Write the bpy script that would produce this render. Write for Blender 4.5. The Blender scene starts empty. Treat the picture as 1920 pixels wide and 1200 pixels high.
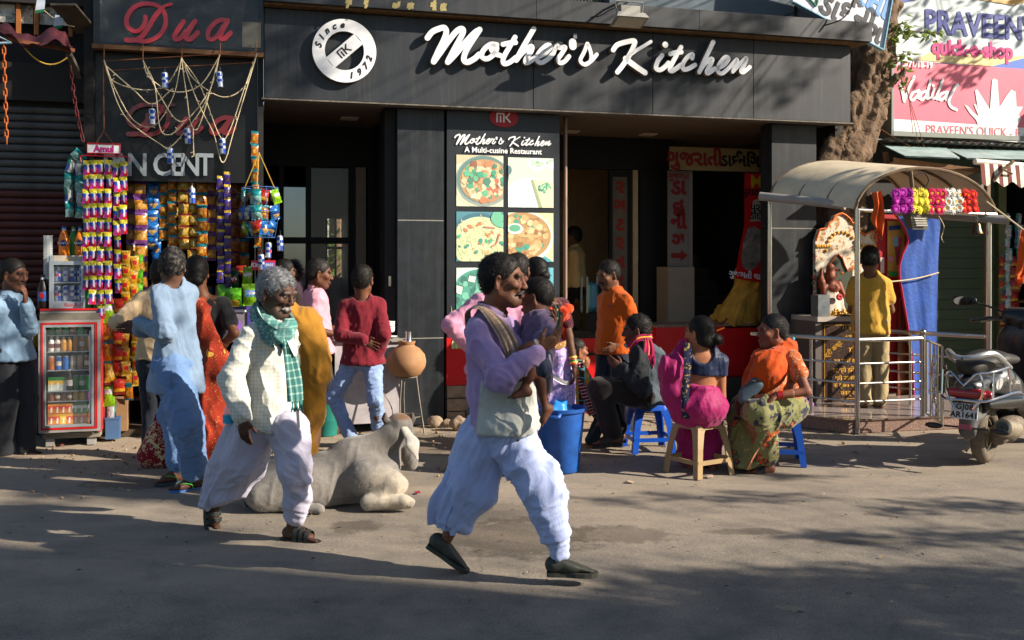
import bpy,math,random,time
import numpy as np
from mathutils import Vector,Matrix,Quaternion
T0=time.time()
C=bpy.context.scene.collection
SC=bpy.context.scene
V=Vector
R=math.radians
F,CX,HY,CH=1867.0,960.0,490.0,1.65
cam=bpy.data.objects.new('camera',bpy.data.cameras.new('camera'))
C.objects.link(cam)
cam.location=(0,0,CH)
cam.rotation_euler=(R(90),0,0)
cam.data.sensor_width=36.0
cam.data.lens=36.0*F/1920.0
cam.data.shift_y=-(600-HY)/1920.0
cam.data.clip_end=2000
cam.data.dof.use_dof=True
cam.data.dof.focus_distance=5.6
cam.data.dof.aperture_fstop=10.0
SC.camera=cam
SUN_TRAVEL=V((-0.97,0.27,-0.54)).normalized()
world=bpy.data.worlds.new('World')
SC.world=world
world.use_nodes=True
wn=world.node_tree
bg=wn.nodes['Background']
sky=wn.nodes.new('ShaderNodeTexSky')
sky.sky_type='NISHITA'
sky.sun_disc=False
sky.sun_elevation=R(28)
sky.sun_rotation=R(104)
sky.air_density=1.0
sky.dust_density=0.8
wn.links.new(sky.outputs[0],bg.inputs[0])
bg.inputs[1].default_value=0.07
sun=bpy.data.objects.new('sun',bpy.data.lights.new('sun','SUN'))
C.objects.link(sun)
sun.data.energy=5.0
sun.data.angle=R(0.55)
sun.data.color=(1.0,0.88,0.73)
sun.rotation_mode='QUATERNION'
sun.rotation_quaternion=SUN_TRAVEL.to_track_quat('-Z','Y')
sun.location=(20,-5,12)
SC.view_settings.view_transform='Standard'
SC.view_settings.look='None'
SC.view_settings.exposure=1.08
SC.view_settings.gamma=1.0
SC.view_settings.use_curve_mapping=False
SC.render.engine='CYCLES'
SC.cycles.use_denoising=True
SC.cycles.max_bounces=6
SC.cycles.transparent_max_bounces=12
SC.cycles.caustics_reflective=False
SC.cycles.caustics_refractive=False
SC.cycles.sample_clamp_indirect=6.0
O=V((-2.348,9.43,0))
PHI=math.atan2(0.2671,0.9637)
UX=V((math.cos(PHI),math.sin(PHI),0))
NX=V((-math.sin(PHI),math.cos(PHI),0))
def ray(px,py):return V(((px-CX)/F,1.0,-(py-HY)/F))
def FL(px,py,w):
 "point of the shop-front plane set back by w metres, in shop-front coordinates"
 d=ray(px,py);o=V((0,0,CH))
 t=(w-(o-O).dot(NX))/d.dot(NX)
 p=o+d*t
 return V(((p-O).dot(UX),w,p.z))
def FW(u,w,z):return O+UX*u+NX*w+V((0,0,z))
def G(px,py,z=0.0):
 t=F*(CH-z)/(py-HY)
 return V(((px-CX)/F*t,t,z))
def D(px,py,d):return V(((px-CX)/F*d,d,CH-(py-HY)/F*d))
def lin(c):
 if isinstance(c,str):
  c=c.lstrip('#');c=[int(c[i:i+2],16)/255 for i in(0,2,4)]
 return tuple((x/12.92 if x<=0.04045 else((x+0.055)/1.055)**2.4)for x in c[:3])
MATS={}
def wrinkles(nt,tc,bp,amt):
 "soft creases of worn cloth under the weave"
 w=nt.nodes.new('ShaderNodeTexNoise');w.inputs['Scale'].default_value=13;w.inputs['Detail'].default_value=2.5;w.inputs['Distortion'].default_value=1.2
 mp=nt.nodes.new('ShaderNodeMapping');mp.inputs['Scale'].default_value=(1,1,.55);mp.inputs['Rotation'].default_value=(.2,.5,.1)
 nt.links.new(tc.outputs['Object'],mp.inputs[0]);nt.links.new(mp.outputs[0],w.inputs['Vector'])
 ab=nt.nodes.new('ShaderNodeMath');ab.operation='SUBTRACT';ab.inputs[1].default_value=.5;nt.links.new(w.outputs[0],ab.inputs[0])
 a2=nt.nodes.new('ShaderNodeMath');a2.operation='ABSOLUTE';nt.links.new(ab.outputs[0],a2.inputs[0])
 b2=nt.nodes.new('ShaderNodeBump');b2.invert=True;b2.inputs['Strength'].default_value=amt;b2.inputs['Distance'].default_value=.035
 nt.links.new(a2.outputs[0],b2.inputs['Height']);nt.links.new(b2.outputs[0],bp.inputs['Normal'])
def _var(nt,src,var,scale,coord='Object',detail=5):
 n=nt.nodes
 tc=n.new('ShaderNodeTexCoord');nz=n.new('ShaderNodeTexNoise')
 nz.inputs['Scale'].default_value=scale;nz.inputs['Detail'].default_value=detail;nz.inputs['Roughness'].default_value=0.62
 nt.links.new(tc.outputs[coord],nz.inputs['Vector'])
 mr=n.new('ShaderNodeMapRange');mr.inputs[1].default_value=0.3;mr.inputs[2].default_value=0.7
 mr.inputs[3].default_value=1-var;mr.inputs[4].default_value=1+var*0.6
 nt.links.new(nz.outputs[0],mr.inputs[0])
 mx=n.new('ShaderNodeMix');mx.data_type='RGBA';mx.blend_type='MULTIPLY';mx.inputs[0].default_value=1
 if isinstance(src,tuple):mx.inputs[6].default_value=(*src,1)
 else:nt.links.new(src,mx.inputs[6])
 nt.links.new(mr.outputs[0],mx.inputs[7])
 return mx.outputs[2],tc
def mat(key,col=None,rough=0.6,metal=0.0,var=0.12,vscale=7.0,bump=0.0,bscale=80.0,spec=0.4,coat=0.0,sheen=0.0,vcol=False,alpha=1.0,trans=0.0,emit=0.0,bdist=0.002,sss=0.0,wrinkle=0.0):
 if key in MATS:return MATS[key]
 m=bpy.data.materials.new(key);m.use_nodes=True
 nt=m.node_tree;b=nt.nodes['Principled BSDF']
 src=lin(col)if col is not None else(0.5,0.5,0.5)
 if vcol:
  a=nt.nodes.new('ShaderNodeVertexColor');a.layer_name='Col';src=a.outputs[0]
 out,tc=_var(nt,src,var,vscale)
 nt.links.new(out,b.inputs['Base Color'])
 b.inputs['Roughness'].default_value=rough;b.inputs['Metallic'].default_value=metal
 b.inputs['Specular IOR Level'].default_value=spec
 b.inputs['Coat Weight'].default_value=coat;b.inputs['Coat Roughness'].default_value=0.08
 b.inputs['Sheen Weight'].default_value=sheen;b.inputs['Sheen Roughness'].default_value=0.5
 b.inputs['Alpha'].default_value=alpha;b.inputs['Transmission Weight'].default_value=trans
 if sss:
  b.inputs['Subsurface Weight'].default_value=sss
  b.inputs['Subsurface Radius'].default_value=(0.012,0.005,0.003);b.inputs['Subsurface Scale'].default_value=0.6
 if emit:
  nt.links.new(out,b.inputs['Emission Color']);b.inputs['Emission Strength'].default_value=emit
 if bump:
  nz=nt.nodes.new('ShaderNodeTexNoise');nz.inputs['Scale'].default_value=bscale;nz.inputs['Detail'].default_value=6
  nt.links.new(tc.outputs['Object'],nz.inputs['Vector'])
  bp=nt.nodes.new('ShaderNodeBump');bp.inputs['Strength'].default_value=bump;bp.inputs['Distance'].default_value=bdist
  nt.links.new(nz.outputs[0],bp.inputs['Height']);nt.links.new(bp.outputs[0],b.inputs['Normal'])
  if wrinkle:wrinkles(nt,tc,bp,wrinkle)
 MATS[key]=m
 return m
def nodes_of(m):return m.node_tree,m.node_tree.nodes['Principled BSDF']
def tag(o,label=None,cat=None,group=None,kind=None):
 if label:o['label']=label
 if cat:o['category']=cat
 if group:o['group']=group
 if kind:o['kind']=kind
 return o
def thing(name,label,cat,loc=(0,0,0),rotz=0.0,group=None):
 o=bpy.data.objects.new(name,None);C.objects.link(o)
 o.empty_display_size=0.1
 o.location=loc;o.rotation_euler=(0,0,rotz)
 return tag(o,label,cat,group)
def fthing(name,label,cat,u,w,z,group=None,rot=0.0):
 return thing(name,label,cat,FW(u,w,z),PHI+rot,group)
def link(name,me,parent=None,loc=None,rot=None,label=None):
 o=bpy.data.objects.new(name,me);C.objects.link(o)
 if parent is not None:o.parent=parent
 if loc is not None:o.location=loc
 if rot is not None:o.rotation_euler=rot
 if label:o['label']=label
 return o
def copy_tree(o,parent=None):
 c=o.copy();C.objects.link(c);c.parent=parent
 for ch in o.children:copy_tree(ch,c)
 return c
class MB:
 "collects shapes; build() links them as one mesh object"
 def __init__(s):s.v=[];s.f=[];s.m=[];s.c=[];s.uv=[]
 def add(s,vs,fs,mi=0,col=None,uvs=None):
  b=len(s.v);s.v+=[tuple(p)for p in vs]
  for i,q in enumerate(fs):
   s.f.append(tuple(b+k for k in q));s.m.append(mi);s.c.append(col)
   s.uv.append([uvs[k]for k in q]if uvs else None)
  return s
 def box(s,x0,x1,y0,y1,z0,z1,mi=0,col=None):
  vs=[(x,y,z)for z in(z0,z1)for y in(y0,y1)for x in(x0,x1)]
  return s.add(vs,[(0,2,3,1),(4,5,7,6),(0,1,5,4),(2,6,7,3),(0,4,6,2),(1,3,7,5)],mi,col)
 def bar(s,a,b,w,h,mi=0,col=None,up=(0,0,1)):
  a,b=V(a),V(b);d=(b-a).normalized();u=V(up)
  if abs(d.dot(u))>0.98:u=V((1,0,0))
  x=d.cross(u).normalized()*(w/2);y=x.cross(d).normalized()*(h/2)
  vs=[p+sx*x+sy*y for p in(a,b)for sx,sy in((-1,-1),(1,-1),(1,1),(-1,1))]
  return s.add(vs,[(3,2,1,0),(4,5,6,7),(0,1,5,4),(1,2,6,5),(2,3,7,6),(3,0,4,7)],mi,col)
 def tube(s,pts,r,n=6,mi=0,col=None,cap=True,closed=False,flat=None):
  pts=[V(p)for p in pts];m=len(pts)
  rs=r if isinstance(r,(list,tuple))else[r]*m
  vs=[];prev=None
  for i,p in enumerate(pts):
   if closed:t=pts[(i+1)%m]-pts[i-1]
   else:t=pts[min(i+1,m-1)]-pts[max(i-1,0)]
   t=t.normalized()if t.length>1e-9 else V((0,0,1))
   if prev is None:
    a=V((0,0,1))if abs(t.z)<0.9 else V((1,0,0))
    x=t.cross(a).normalized()
   else:
    x=prev-t*prev.dot(t)
    x=x.normalized()if x.length>1e-6 else t.orthogonal().normalized()
   prev=x;y=t.cross(x)
   for k in range(n):
    an=2*math.pi*k/n
    vs.append(p+(x*math.cos(an)+y*math.sin(an)*(flat or 1))*rs[i])
  fs=[]
  for i in range(m if closed else m-1):
   j=(i+1)%m
   for k in range(n):
    l=(k+1)%n
    fs.append((i*n+k,i*n+l,j*n+l,j*n+k))
  if cap and not closed:
   fs.append(tuple(range(n))[::-1]);fs.append(tuple((m-1)*n+k for k in range(n)))
  return s.add(vs,fs,mi,col)
 def cyl(s,a,b,ra,rb=None,n=12,mi=0,col=None):return s.tube([a,b],[ra,ra if rb is None else rb],n,mi,col)
 def lathe(s,prof,n=20,o=(0,0,0),mi=0,cols=None,cap=True,M=None):
  o=V(o);vs=[];m=len(prof)
  for r,z in prof:
   for k in range(n):
    a=2*math.pi*k/n
    q=V((r*math.cos(a),r*math.sin(a),z))
    vs.append((M@q if M is not None else q)+o)
  b=len(s.v);s.v+=[tuple(p)for p in vs]
  for i in range(m-1):
   for k in range(n):
    l=(k+1)%n
    s.f.append((b+i*n+k,b+i*n+l,b+(i+1)*n+l,b+(i+1)*n+k));s.m.append(mi)
    s.c.append(cols[i]if cols else None);s.uv.append(None)
  if cap:
   s.f.append(tuple(b+k for k in range(n))[::-1]);s.m.append(mi);s.c.append(cols[0]if cols else None);s.uv.append(None)
   s.f.append(tuple(b+(m-1)*n+k for k in range(n)));s.m.append(mi);s.c.append(cols[-1]if cols else None);s.uv.append(None)
  return s
 def prism(s,pts,y0,y1,mi=0,col=None):
  "outline in x,z (counter-clockwise seen from -y), pushed from y0 (front) to y1"
  n=len(pts)
  vs=[(x,y0,z)for x,z in pts]+[(x,y1,z)for x,z in pts]
  fs=[tuple(range(n)),tuple(range(n,2*n))[::-1]]+[(i,i+n,(i+1)%n+n,(i+1)%n)for i in range(n)]
  return s.add(vs,fs,mi,col)
 def face(s,pts,y,col=None,mi=0):
  return s.add([(x,y,z)for x,z in pts],[tuple(range(len(pts)))],mi,col)
 def disc(s,x,z,rx,rz,y,col=None,n=20,mi=0,rot=0.0):
  ca,sa=math.cos(rot),math.sin(rot)
  return s.face([(x+rx*math.cos(t)*ca-rz*math.sin(t)*sa,z+rx*math.cos(t)*sa+rz*math.sin(t)*ca)for t in(2*math.pi*i/n for i in range(n))],y,col,mi)
 def ball(s,c,r,n=8,m=6,mi=0,col=None,sc=(1,1,1)):
  vs=[];c=V(c)
  for i in range(m+1):
   th=math.pi*i/m
   for k in range(n):
    a=2*math.pi*k/n
    vs.append((c.x+r*sc[0]*math.sin(th)*math.cos(a),c.y+r*sc[1]*math.sin(th)*math.sin(a),c.z-r*sc[2]*math.cos(th)))
  fs=[(i*n+k,i*n+(k+1)%n,(i+1)*n+(k+1)%n,(i+1)*n+k)for i in range(m)for k in range(n)]
  return s.add(vs,fs,mi,col)
 def weld(s):
  seen={};mp=[];nv=[]
  for p in s.v:
   k=(round(p[0],5),round(p[1],5),round(p[2],5))
   if k not in seen:seen[k]=len(nv);nv.append(p)
   mp.append(seen[k])
  F,M,Cc,U=[],[],[],[]
  for f,m,cc,u in zip(s.f,s.m,s.c,s.uv):
   g,gu=[],[]
   for i,q in enumerate(f):
    if mp[q]not in g:g.append(mp[q]);gu.append(u[i]if u else None)
   if len(g)>2:F.append(tuple(g));M.append(m);Cc.append(cc);U.append(gu if u else None)
  s.v,s.f,s.m,s.c,s.uv=nv,F,M,Cc,U
 def mesh(s,name,mats,smooth=False,angle=None):
  if smooth:s.weld()
  me=bpy.data.meshes.new(name)
  me.from_pydata([tuple(p)for p in s.v],[],s.f)
  for mm in(mats if isinstance(mats,(list,tuple))else[mats]):me.materials.append(mm)
  if any(s.m):me.polygons.foreach_set('material_index',s.m)
  if any(c is not None for c in s.c):
   ca=me.color_attributes.new('Col','FLOAT_COLOR','CORNER');arr=[]
   for p,c in zip(me.polygons,s.c):
    q=lin(c)if c is not None else(0.8,0.8,0.8)
    arr+=[q[0],q[1],q[2],1.0]*p.loop_total
   ca.data.foreach_set('color',arr)
  if any(u is not None for u in s.uv):
   ul=me.uv_layers.new(name='UVMap');arr=[]
   for p,u in zip(me.polygons,s.uv):
    for k in range(p.loop_total):arr+=list(u[k])if u else[0,0]
   ul.data.foreach_set('uv',arr)
  if smooth:
   me.polygons.foreach_set('use_smooth',[True]*len(me.polygons))
   if angle:
    try:me.set_sharp_from_angle(angle=R(angle))
    except Exception:pass
  me.update()
  return me
 def build(s,name,mats,parent=None,smooth=False,loc=None,rot=None,label=None,angle=40):
  return link(name,s.mesh(name,mats,smooth,angle),parent,loc,rot,label)
def smooth_path(pts,n=6):
 "Catmull-Rom through the points"
 P=[V(p)for p in pts];P=[P[0]*2-P[1]]+P+[P[-1]*2-P[-2]];out=[]
 for i in range(1,len(P)-2):
  p0,p1,p2,p3=P[i-1:i+3]
  for k in range(n):
   t=k/n
   out.append(0.5*((2*p1)+(p2-p0)*t+(2*p0-5*p1+4*p2-p3)*t*t+(3*p1-p0-3*p2+p3)*t**3))
 out.append(P[-2]);return out
def sag(a,b,drop,n=10):
 a,b=V(a),V(b)
 return[a.lerp(b,i/n)-V((0,0,drop*4*(i/n)*(1-i/n)))for i in range(n+1)]
def stroke(mb,pts,width,y0,y1,mi=0,col=None,n=6,taper=(1,1)):
 "a brush stroke: ribbon round a smoothed 2-D path (x,z) with round ends, pushed from y0 to y1"
 P=smooth_path([V((p[0],p[1],0))for p in pts],n)if len(pts)>1 else[V((*pts[0],0)),V((pts[0][0]+1e-4,pts[0][1],0))]
 m=len(P);L=[];Rr=[]
 for i,p in enumerate(P):
  t=P[min(i+1,m-1)]-P[max(i-1,0)]
  t=t.normalized()if t.length>1e-9 else V((1,0,0))
  nn=V((-t.y,t.x,0));f=i/max(m-1,1)
  w=width/2*(taper[0]*(1-f)+taper[1]*f)
  L.append(p+nn*w);Rr.append(p-nn*w)
 vs=[(p.x,y,p.y)for y in(y0,y1)for p in L+Rr];k=2*m;fs=[]
 for i in range(m-1):
  fs.append((m+i,m+i+1,i+1,i));fs.append((k+i,k+i+1,k+m+i+1,k+m+i))
  fs.append((i,i+1,k+i+1,k+i));fs.append((m+i+1,m+i,k+m+i,k+m+i+1))
 mb.add(vs,fs,mi,col)
 e=0.0003
 for p,w in((P[0],width/2*taper[0]),(P[-1],width/2*taper[1])):
  q=[(p.x+w*math.cos(a),p.y+w*math.sin(a))for a in(2*math.pi*j/12 for j in range(12))]
  mb.prism(q,y0+e,y1-e,mi,col);e+=0.0002
def txt(s,size,parent,loc,m,name='lettering',rot=(0,0,0),extrude=0.0,bold=0.0,shear=0.0,align='CENTER',wscale=1.0,space=1.0):
 "text that stands in the x-z plane facing -y"
 cu=bpy.data.curves.new(name,'FONT');cu.body=s;cu.size=size;cu.extrude=extrude;cu.offset=bold
 cu.shear=shear;cu.align_x=align;cu.align_y='CENTER';cu.resolution_u=3;cu.space_character=space
 t=bpy.data.objects.new(name,cu);C.objects.link(t)
 me=bpy.data.meshes.new_from_object(t.evaluated_get(bpy.context.evaluated_depsgraph_get()))
 bpy.data.objects.remove(t)
 me.transform(Matrix.Diagonal((wscale,1,1,1)));me.transform(Matrix.Rotation(R(90),4,'X'))
 me.materials.clear();me.materials.append(m)
 return link(name,me,parent,loc,rot)
def vnoise(p,seed=0):
 i=np.floor(p).astype(np.int64);f=p-i;u=f*f*(3-2*f);out=0
 for dx in(0,1):
  for dy in(0,1):
   for dz in(0,1):
    h=(i[:,0]+dx)*374761393+(i[:,1]+dy)*668265263+(i[:,2]+dz)*1440662683+seed*974634541
    h=(h^(h>>13))*1274126177;h=(h^(h>>16))&0xffff
    w=(u[:,0]if dx else 1-u[:,0])*(u[:,1]if dy else 1-u[:,1])*(u[:,2]if dz else 1-u[:,2])
    out=out+w*(h/65535.0)
 return out
def fbm(p,seed=0,oct=3):
 a=0;w=0.5
 for k in range(oct):a=a+w*vnoise(p*(2**k),seed+k);w*=0.5
 return a
def folds(p,d,freq,stretch=0.15,seed=0,warp=0.05):
 "ridged noise drawn out along d: +1 on a fold's crest, about 0 between"
 d=np.array(d,float)
 if d.ndim==1:
  d=d/np.linalg.norm(d);al=(p@d)[:,None]*d
 else:
  al=(p*d).sum(1)[:,None]*d
 q=(p-al)+al*stretch
 w=np.stack([vnoise(p*6,seed+11+k)-0.5 for k in range(3)],1)*warp
 n=vnoise((q+w)*freq,seed)
 return 2.2*(1-np.abs(2*n-1))**2.2-.75
def cone(a,b,ra,rb,k=0.03,flat=None,s=1.0,op='+'):return dict(t='c',a=np.array(a,float),b=np.array(b,float),ra=ra,rb=rb,k=k,f=None if flat is None else np.array(flat,float)/np.linalg.norm(flat),s=s,op=op)
def ell(c,r,k=0.03,rot=None,op='+'):
 r=np.array((r,r,r)if not hasattr(r,'__len__')else r,float)
 return dict(t='e',c=np.array(c,float),r=r,k=k,M=None if rot is None else np.array(rot,float),op=op)
def plane(n,c,k=0.004):return dict(t='p',n=np.array(n,float),c=c,k=k,op='-')
def sdf_eval(o,X,Y,Z):
 if o['t']=='c':
  qx,qy,qz=X-o['a'][0],Y-o['a'][1],Z-o['a'][2];ba=o['b']-o['a']
  sc=1.0
  if o['f']is not None:
   f=o['f'];dt=(qx*f[0]+qy*f[1]+qz*f[2])*(1/o['s']-1)
   qx,qy,qz=qx+f[0]*dt,qy+f[1]*dt,qz+f[2]*dt
   ba=ba+f*(ba@f)*(1/o['s']-1);sc=min(1.0,o['s'])
  L=max(ba@ba,1e-9)
  t=np.clip((qx*ba[0]+qy*ba[1]+qz*ba[2])/L,0,1)
  d=np.sqrt((qx-ba[0]*t)**2+(qy-ba[1]*t)**2+(qz-ba[2]*t)**2)-(o['ra']+(o['rb']-o['ra'])*t)
  return d*(0.5+0.5*sc)
 if o['t']=='e':
  qx,qy,qz=X-o['c'][0],Y-o['c'][1],Z-o['c'][2]
  if o['M']is not None:
   M=o['M'];qx,qy,qz=(M[0,0]*qx+M[1,0]*qy+M[2,0]*qz,M[0,1]*qx+M[1,1]*qy+M[2,1]*qz,M[0,2]*qx+M[1,2]*qy+M[2,2]*qz)
  r=o['r'];l=np.sqrt((qx/r[0])**2+(qy/r[1])**2+(qz/r[2])**2)
  l2=np.sqrt((qx/r[0]**2)**2+(qy/r[1]**2)**2+(qz/r[2]**2)**2)
  return l*(l-1)/np.maximum(l2,1e-6)
 return X*o['n'][0]+Y*o['n'][1]+Z*o['n'][2]-o['c']
def sdf_box(o):
 if o['t']=='c':
  r=max(o['ra'],o['rb'])*max(1.0,o['s']);return np.minimum(o['a'],o['b'])-r,np.maximum(o['a'],o['b'])+r
 r=o['r']if o['M']is None else np.array([max(o['r'])]*3)
 return o['c']-r,o['c']+r
def sdf_mesh(ops,vox):
 "blend the solids and pull one skin over them (surface nets)"
 bb=[sdf_box(o)for o in ops if o['op']=='+']
 lo=np.min([b[0]for b in bb],0)-3*vox;hi=np.max([b[1]for b in bb],0)+3*vox
 n=np.ceil((hi-lo)/vox).astype(int)+1
 ax=[lo[i]+vox*np.arange(n[i])for i in range(3)]
 d=np.full(n,0.3,np.float32)
 for o in ops:
  if o['t']=='p':
   X,Y,Z=np.meshgrid(*ax,indexing='ij',sparse=True)
   e=sdf_eval(o,X,Y,Z);d=np.maximum(d,e).astype(np.float32);continue
  b0,b1=sdf_box(o);pad=o['k']+2.5*vox
  i0=np.clip(np.floor((b0-pad-lo)/vox).astype(int),0,n-1);i1=np.clip(np.ceil((b1+pad-lo)/vox).astype(int)+1,1,n)
  if np.any(i1<=i0):continue
  sl=tuple(slice(a,b)for a,b in zip(i0,i1))
  X,Y,Z=np.meshgrid(*[ax[i][sl[i]]for i in range(3)],indexing='ij',sparse=True)
  e=sdf_eval(o,X,Y,Z);g=d[sl];k=max(o['k'],1e-5)
  if o['op']=='+':
   h=np.clip(0.5+0.5*(g-e)/k,0,1);d[sl]=g*(1-h)+e*h-k*h*(1-h)
  else:
   e=-e;h=np.clip(0.5-0.5*(g-e)/k,0,1);d[sl]=g*(1-h)+e*h+k*h*(1-h)
 S=d<0
 cs=[(i,j,k)for i in(0,1)for j in(0,1)for k in(0,1)]
 cnt=sum(S[i:n[0]-1+i,j:n[1]-1+j,k:n[2]-1+k].astype(np.int8)for i,j,k in cs)
 act=(cnt>0)&(cnt<8);I=np.argwhere(act)
 idx=np.full(act.shape,-1,np.int64);idx[act]=np.arange(len(I))
 dv={c:d[I[:,0]+c[0],I[:,1]+c[1],I[:,2]+c[2]]for c in cs}
 acc=np.zeros((len(I),3));num=np.zeros(len(I))
 for a in cs:
  for x in range(3):
   if a[x]:continue
   b=list(a);b[x]=1;b=tuple(b);da,db=dv[a],dv[b]
   m=(da<0)!=(db<0);t=np.where(m,da/np.where(m,da-db,1),0)
   p=np.array(a,float)[None,:]+np.zeros((len(I),3));p[:,x]+=t
   acc+=p*m[:,None];num+=m
 vs=lo+(I+acc/num[:,None])*vox
 fs=[]
 for x in range(3):
  y,z=(x+1)%3,(x+2)%3
  s0=[slice(None)]*3;s1=[slice(None)]*3;s0[x]=slice(0,n[x]-1);s1[x]=slice(1,n[x])
  a,b=S[tuple(s0)],S[tuple(s1)]
  E=np.argwhere(a!=b)
  ok=(E[:,y]>0)&(E[:,z]>0)&(E[:,y]<n[y]-1)&(E[:,z]<n[z]-1);E=E[ok]
  if not len(E):continue
  q=[]
  for dy,dz in((0,0),(-1,0),(-1,-1),(0,-1)):
   e=E.copy();e[:,y]+=dy;e[:,z]+=dz;q.append(idx[e[:,0],e[:,1],e[:,2]])
  q=np.stack(q,1);fl=~a[E[:,0],E[:,1],E[:,2]]
  q[fl]=q[fl][:,::-1];fs.append(q)
 return vs,np.concatenate(fs)
def vnormals(v,f):
 n=np.cross(v[f[:,2]]-v[f[:,0]],v[f[:,3]]-v[f[:,1]]);out=np.zeros_like(v)
 for k in range(4):np.add.at(out,f[:,k],n)
 return out/np.maximum(np.linalg.norm(out,axis=1,keepdims=True),1e-12)
def relax(v,f,it=1,lam=0.5):
 for _ in range(it):
  acc=np.zeros_like(v);cnt=np.zeros(len(v))
  for k in range(4):
   np.add.at(acc,f[:,k],v[f[:,(k+1)%4]]);np.add.at(cnt,f[:,k],1)
   np.add.at(acc,f[:,(k+1)%4],v[f[:,k]]);np.add.at(cnt,f[:,(k+1)%4],1)
  v=v+lam*(acc/cnt[:,None]-v)
 return v
def np_mesh(name,v,f,mats,col=None,smooth=True):
 me=bpy.data.meshes.new(name)
 f=np.asarray(f);me.vertices.add(len(v));me.vertices.foreach_set('co',np.asarray(v,np.float32).ravel())
 k=f.shape[1]
 me.loops.add(f.size);me.loops.foreach_set('vertex_index',f.astype(np.int32).ravel())
 me.polygons.add(len(f));me.polygons.foreach_set('loop_start',np.arange(0,f.size,k,dtype=np.int32))
 try:me.polygons.foreach_set('loop_total',np.full(len(f),k,np.int32))
 except Exception:pass
 me.polygons.foreach_set('use_smooth',np.full(len(f),smooth))
 for mm in(mats if isinstance(mats,(list,tuple))else[mats]):me.materials.append(mm)
 if col is not None:
  ca=me.color_attributes.new('Col','FLOAT_COLOR','POINT')
  ca.data.foreach_set('color',np.concatenate([col,np.ones((len(v),1))],1).astype(np.float32).ravel())
 me.update(calc_edges=True);me.validate()
 return me
VCOL=mat('print',rough=0.45,vcol=True,var=0.08,vscale=30)
VCOLM=mat('print matt',rough=0.8,vcol=True,var=0.12,vscale=20,spec=0.2)
VPLAST=mat('packet film',rough=0.28,vcol=True,var=0.10,vscale=40,bump=0.6,bscale=60,bdist=0.004)
def ground():
 def axis(lo,hi,a,b,st):
  g=list(np.arange(a,b+1e-6,st));x=a;s=st
  while x>lo:s*=1.5;x-=s;g.insert(0,max(x,lo))
  x=b;s=st
  while x<hi:s*=1.5;x+=s;g.append(min(x,hi))
  return np.array(g)
 xs=axis(-150,150,-6,7,0.055);ys=axis(-60,160,3.6,14,0.055)
 X,Y=np.meshgrid(xs,ys,indexing='ij')
 P=np.stack([X.ravel(),Y.ravel(),0*X.ravel()],1)
 w=(P[:,:2]-np.array([O.x,O.y]))@np.array([NX.x,NX.y])
 dirt=np.clip((w+2.0)/1.2,0,1)
 near=(np.abs(P[:,0])<8)&(P[:,1]<15)
 z=(fbm(P*1.1,3)-0.45)*0.012+dirt*((fbm(P*5.0,5)-0.45)*0.022+(fbm(P*17,9)-0.45)*0.014)
 P[:,2]=np.where(near,z,0)-0.006
 nx,ny=len(xs),len(ys)
 i,j=np.meshgrid(np.arange(nx-1),np.arange(ny-1),indexing='ij');i,j=i.ravel(),j.ravel()
 f=np.stack([i*ny+j,(i+1)*ny+j,(i+1)*ny+j+1,i*ny+j+1],1)
 m=bpy.data.materials.new('dusty asphalt');m.use_nodes=True
 nt,b=nodes_of(m);n=nt.nodes;L=nt.links.new
 tc=n.new('ShaderNodeTexCoord')
 def noise(s,det=6,ro=0.6,mp=None):
  k=n.new('ShaderNodeTexNoise');k.inputs['Scale'].default_value=s;k.inputs['Detail'].default_value=det;k.inputs['Roughness'].default_value=ro
  L(mp or tc.outputs['Object'],k.inputs['Vector']);return k.outputs[0]
 def rng(x,a,bb,c,d):
  k=n.new('ShaderNodeMapRange');k.inputs[1].default_value=a;k.inputs[2].default_value=bb;k.inputs[3].default_value=c;k.inputs[4].default_value=d
  L(x,k.inputs[0]);return k.outputs[0]
 def mix(fac,a,bb,mode='MIX'):
  k=n.new('ShaderNodeMix');k.data_type='RGBA';k.blend_type=mode
  for s_,v in((0,fac),(6,a),(7,bb)):
   if isinstance(v,tuple):k.inputs[s_].default_value=(*v,1)
   elif isinstance(v,(int,float)):k.inputs[s_].default_value=v
   else:L(v,k.inputs[s_])
  return k.outputs[2]
 def math_(op,a,bb=0.0):
  k=n.new('ShaderNodeMath');k.operation=op;k.use_clamp=False
  for s_,v in((0,a),(1,bb)):
   if isinstance(v,(int,float)):k.inputs[s_].default_value=v
   else:L(v,k.inputs[s_])
  return k.outputs[0]
 mp=n.new('ShaderNodeMapping');mp.inputs['Scale'].default_value=(0.35,1.3,1);L(tc.outputs['Object'],mp.inputs[0])
 asph=mix(rng(noise(3.0),.35,.65,0,1),(0.118,0.110,0.100),(0.215,0.188,0.152))
 grain=rng(noise(110,3,.75),.3,.72,.48,1.42)
 asph=mix(1.0,asph,grain,'MULTIPLY')
 dust=mix(rng(noise(9),.3,.7,0,1),(0.25,0.188,0.125),(0.34,0.26,0.175))
 dust=mix(1.0,dust,rng(noise(60,5,.75),.3,.7,.72,1.2),'MULTIPLY')
 sep=n.new('ShaderNodeSeparateXYZ');L(tc.outputs['Object'],sep.inputs[0])
 wd=math_('ADD',math_('MULTIPLY',sep.outputs[0],NX.x),math_('MULTIPLY',sep.outputs[1],NX.y))
 wd=math_('SUBTRACT',wd,O.x*NX.x+O.y*NX.y)
 wd=math_('ADD',wd,math_('MULTIPLY',math_('SUBTRACT',noise(1.3,8,.65),0.5),2.6))
 col=mix(rng(wd,-2.3,-0.7,0,1),asph,dust)
 col=mix(math_('MULTIPLY',math_('MULTIPLY',rng(noise(1.0,7,.7,mp.outputs[0]),.40,.60,.25,1),.85),rng(wd,-5.0,-3.4,.12,1)),col,(0.31,0.26,0.20))
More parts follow.
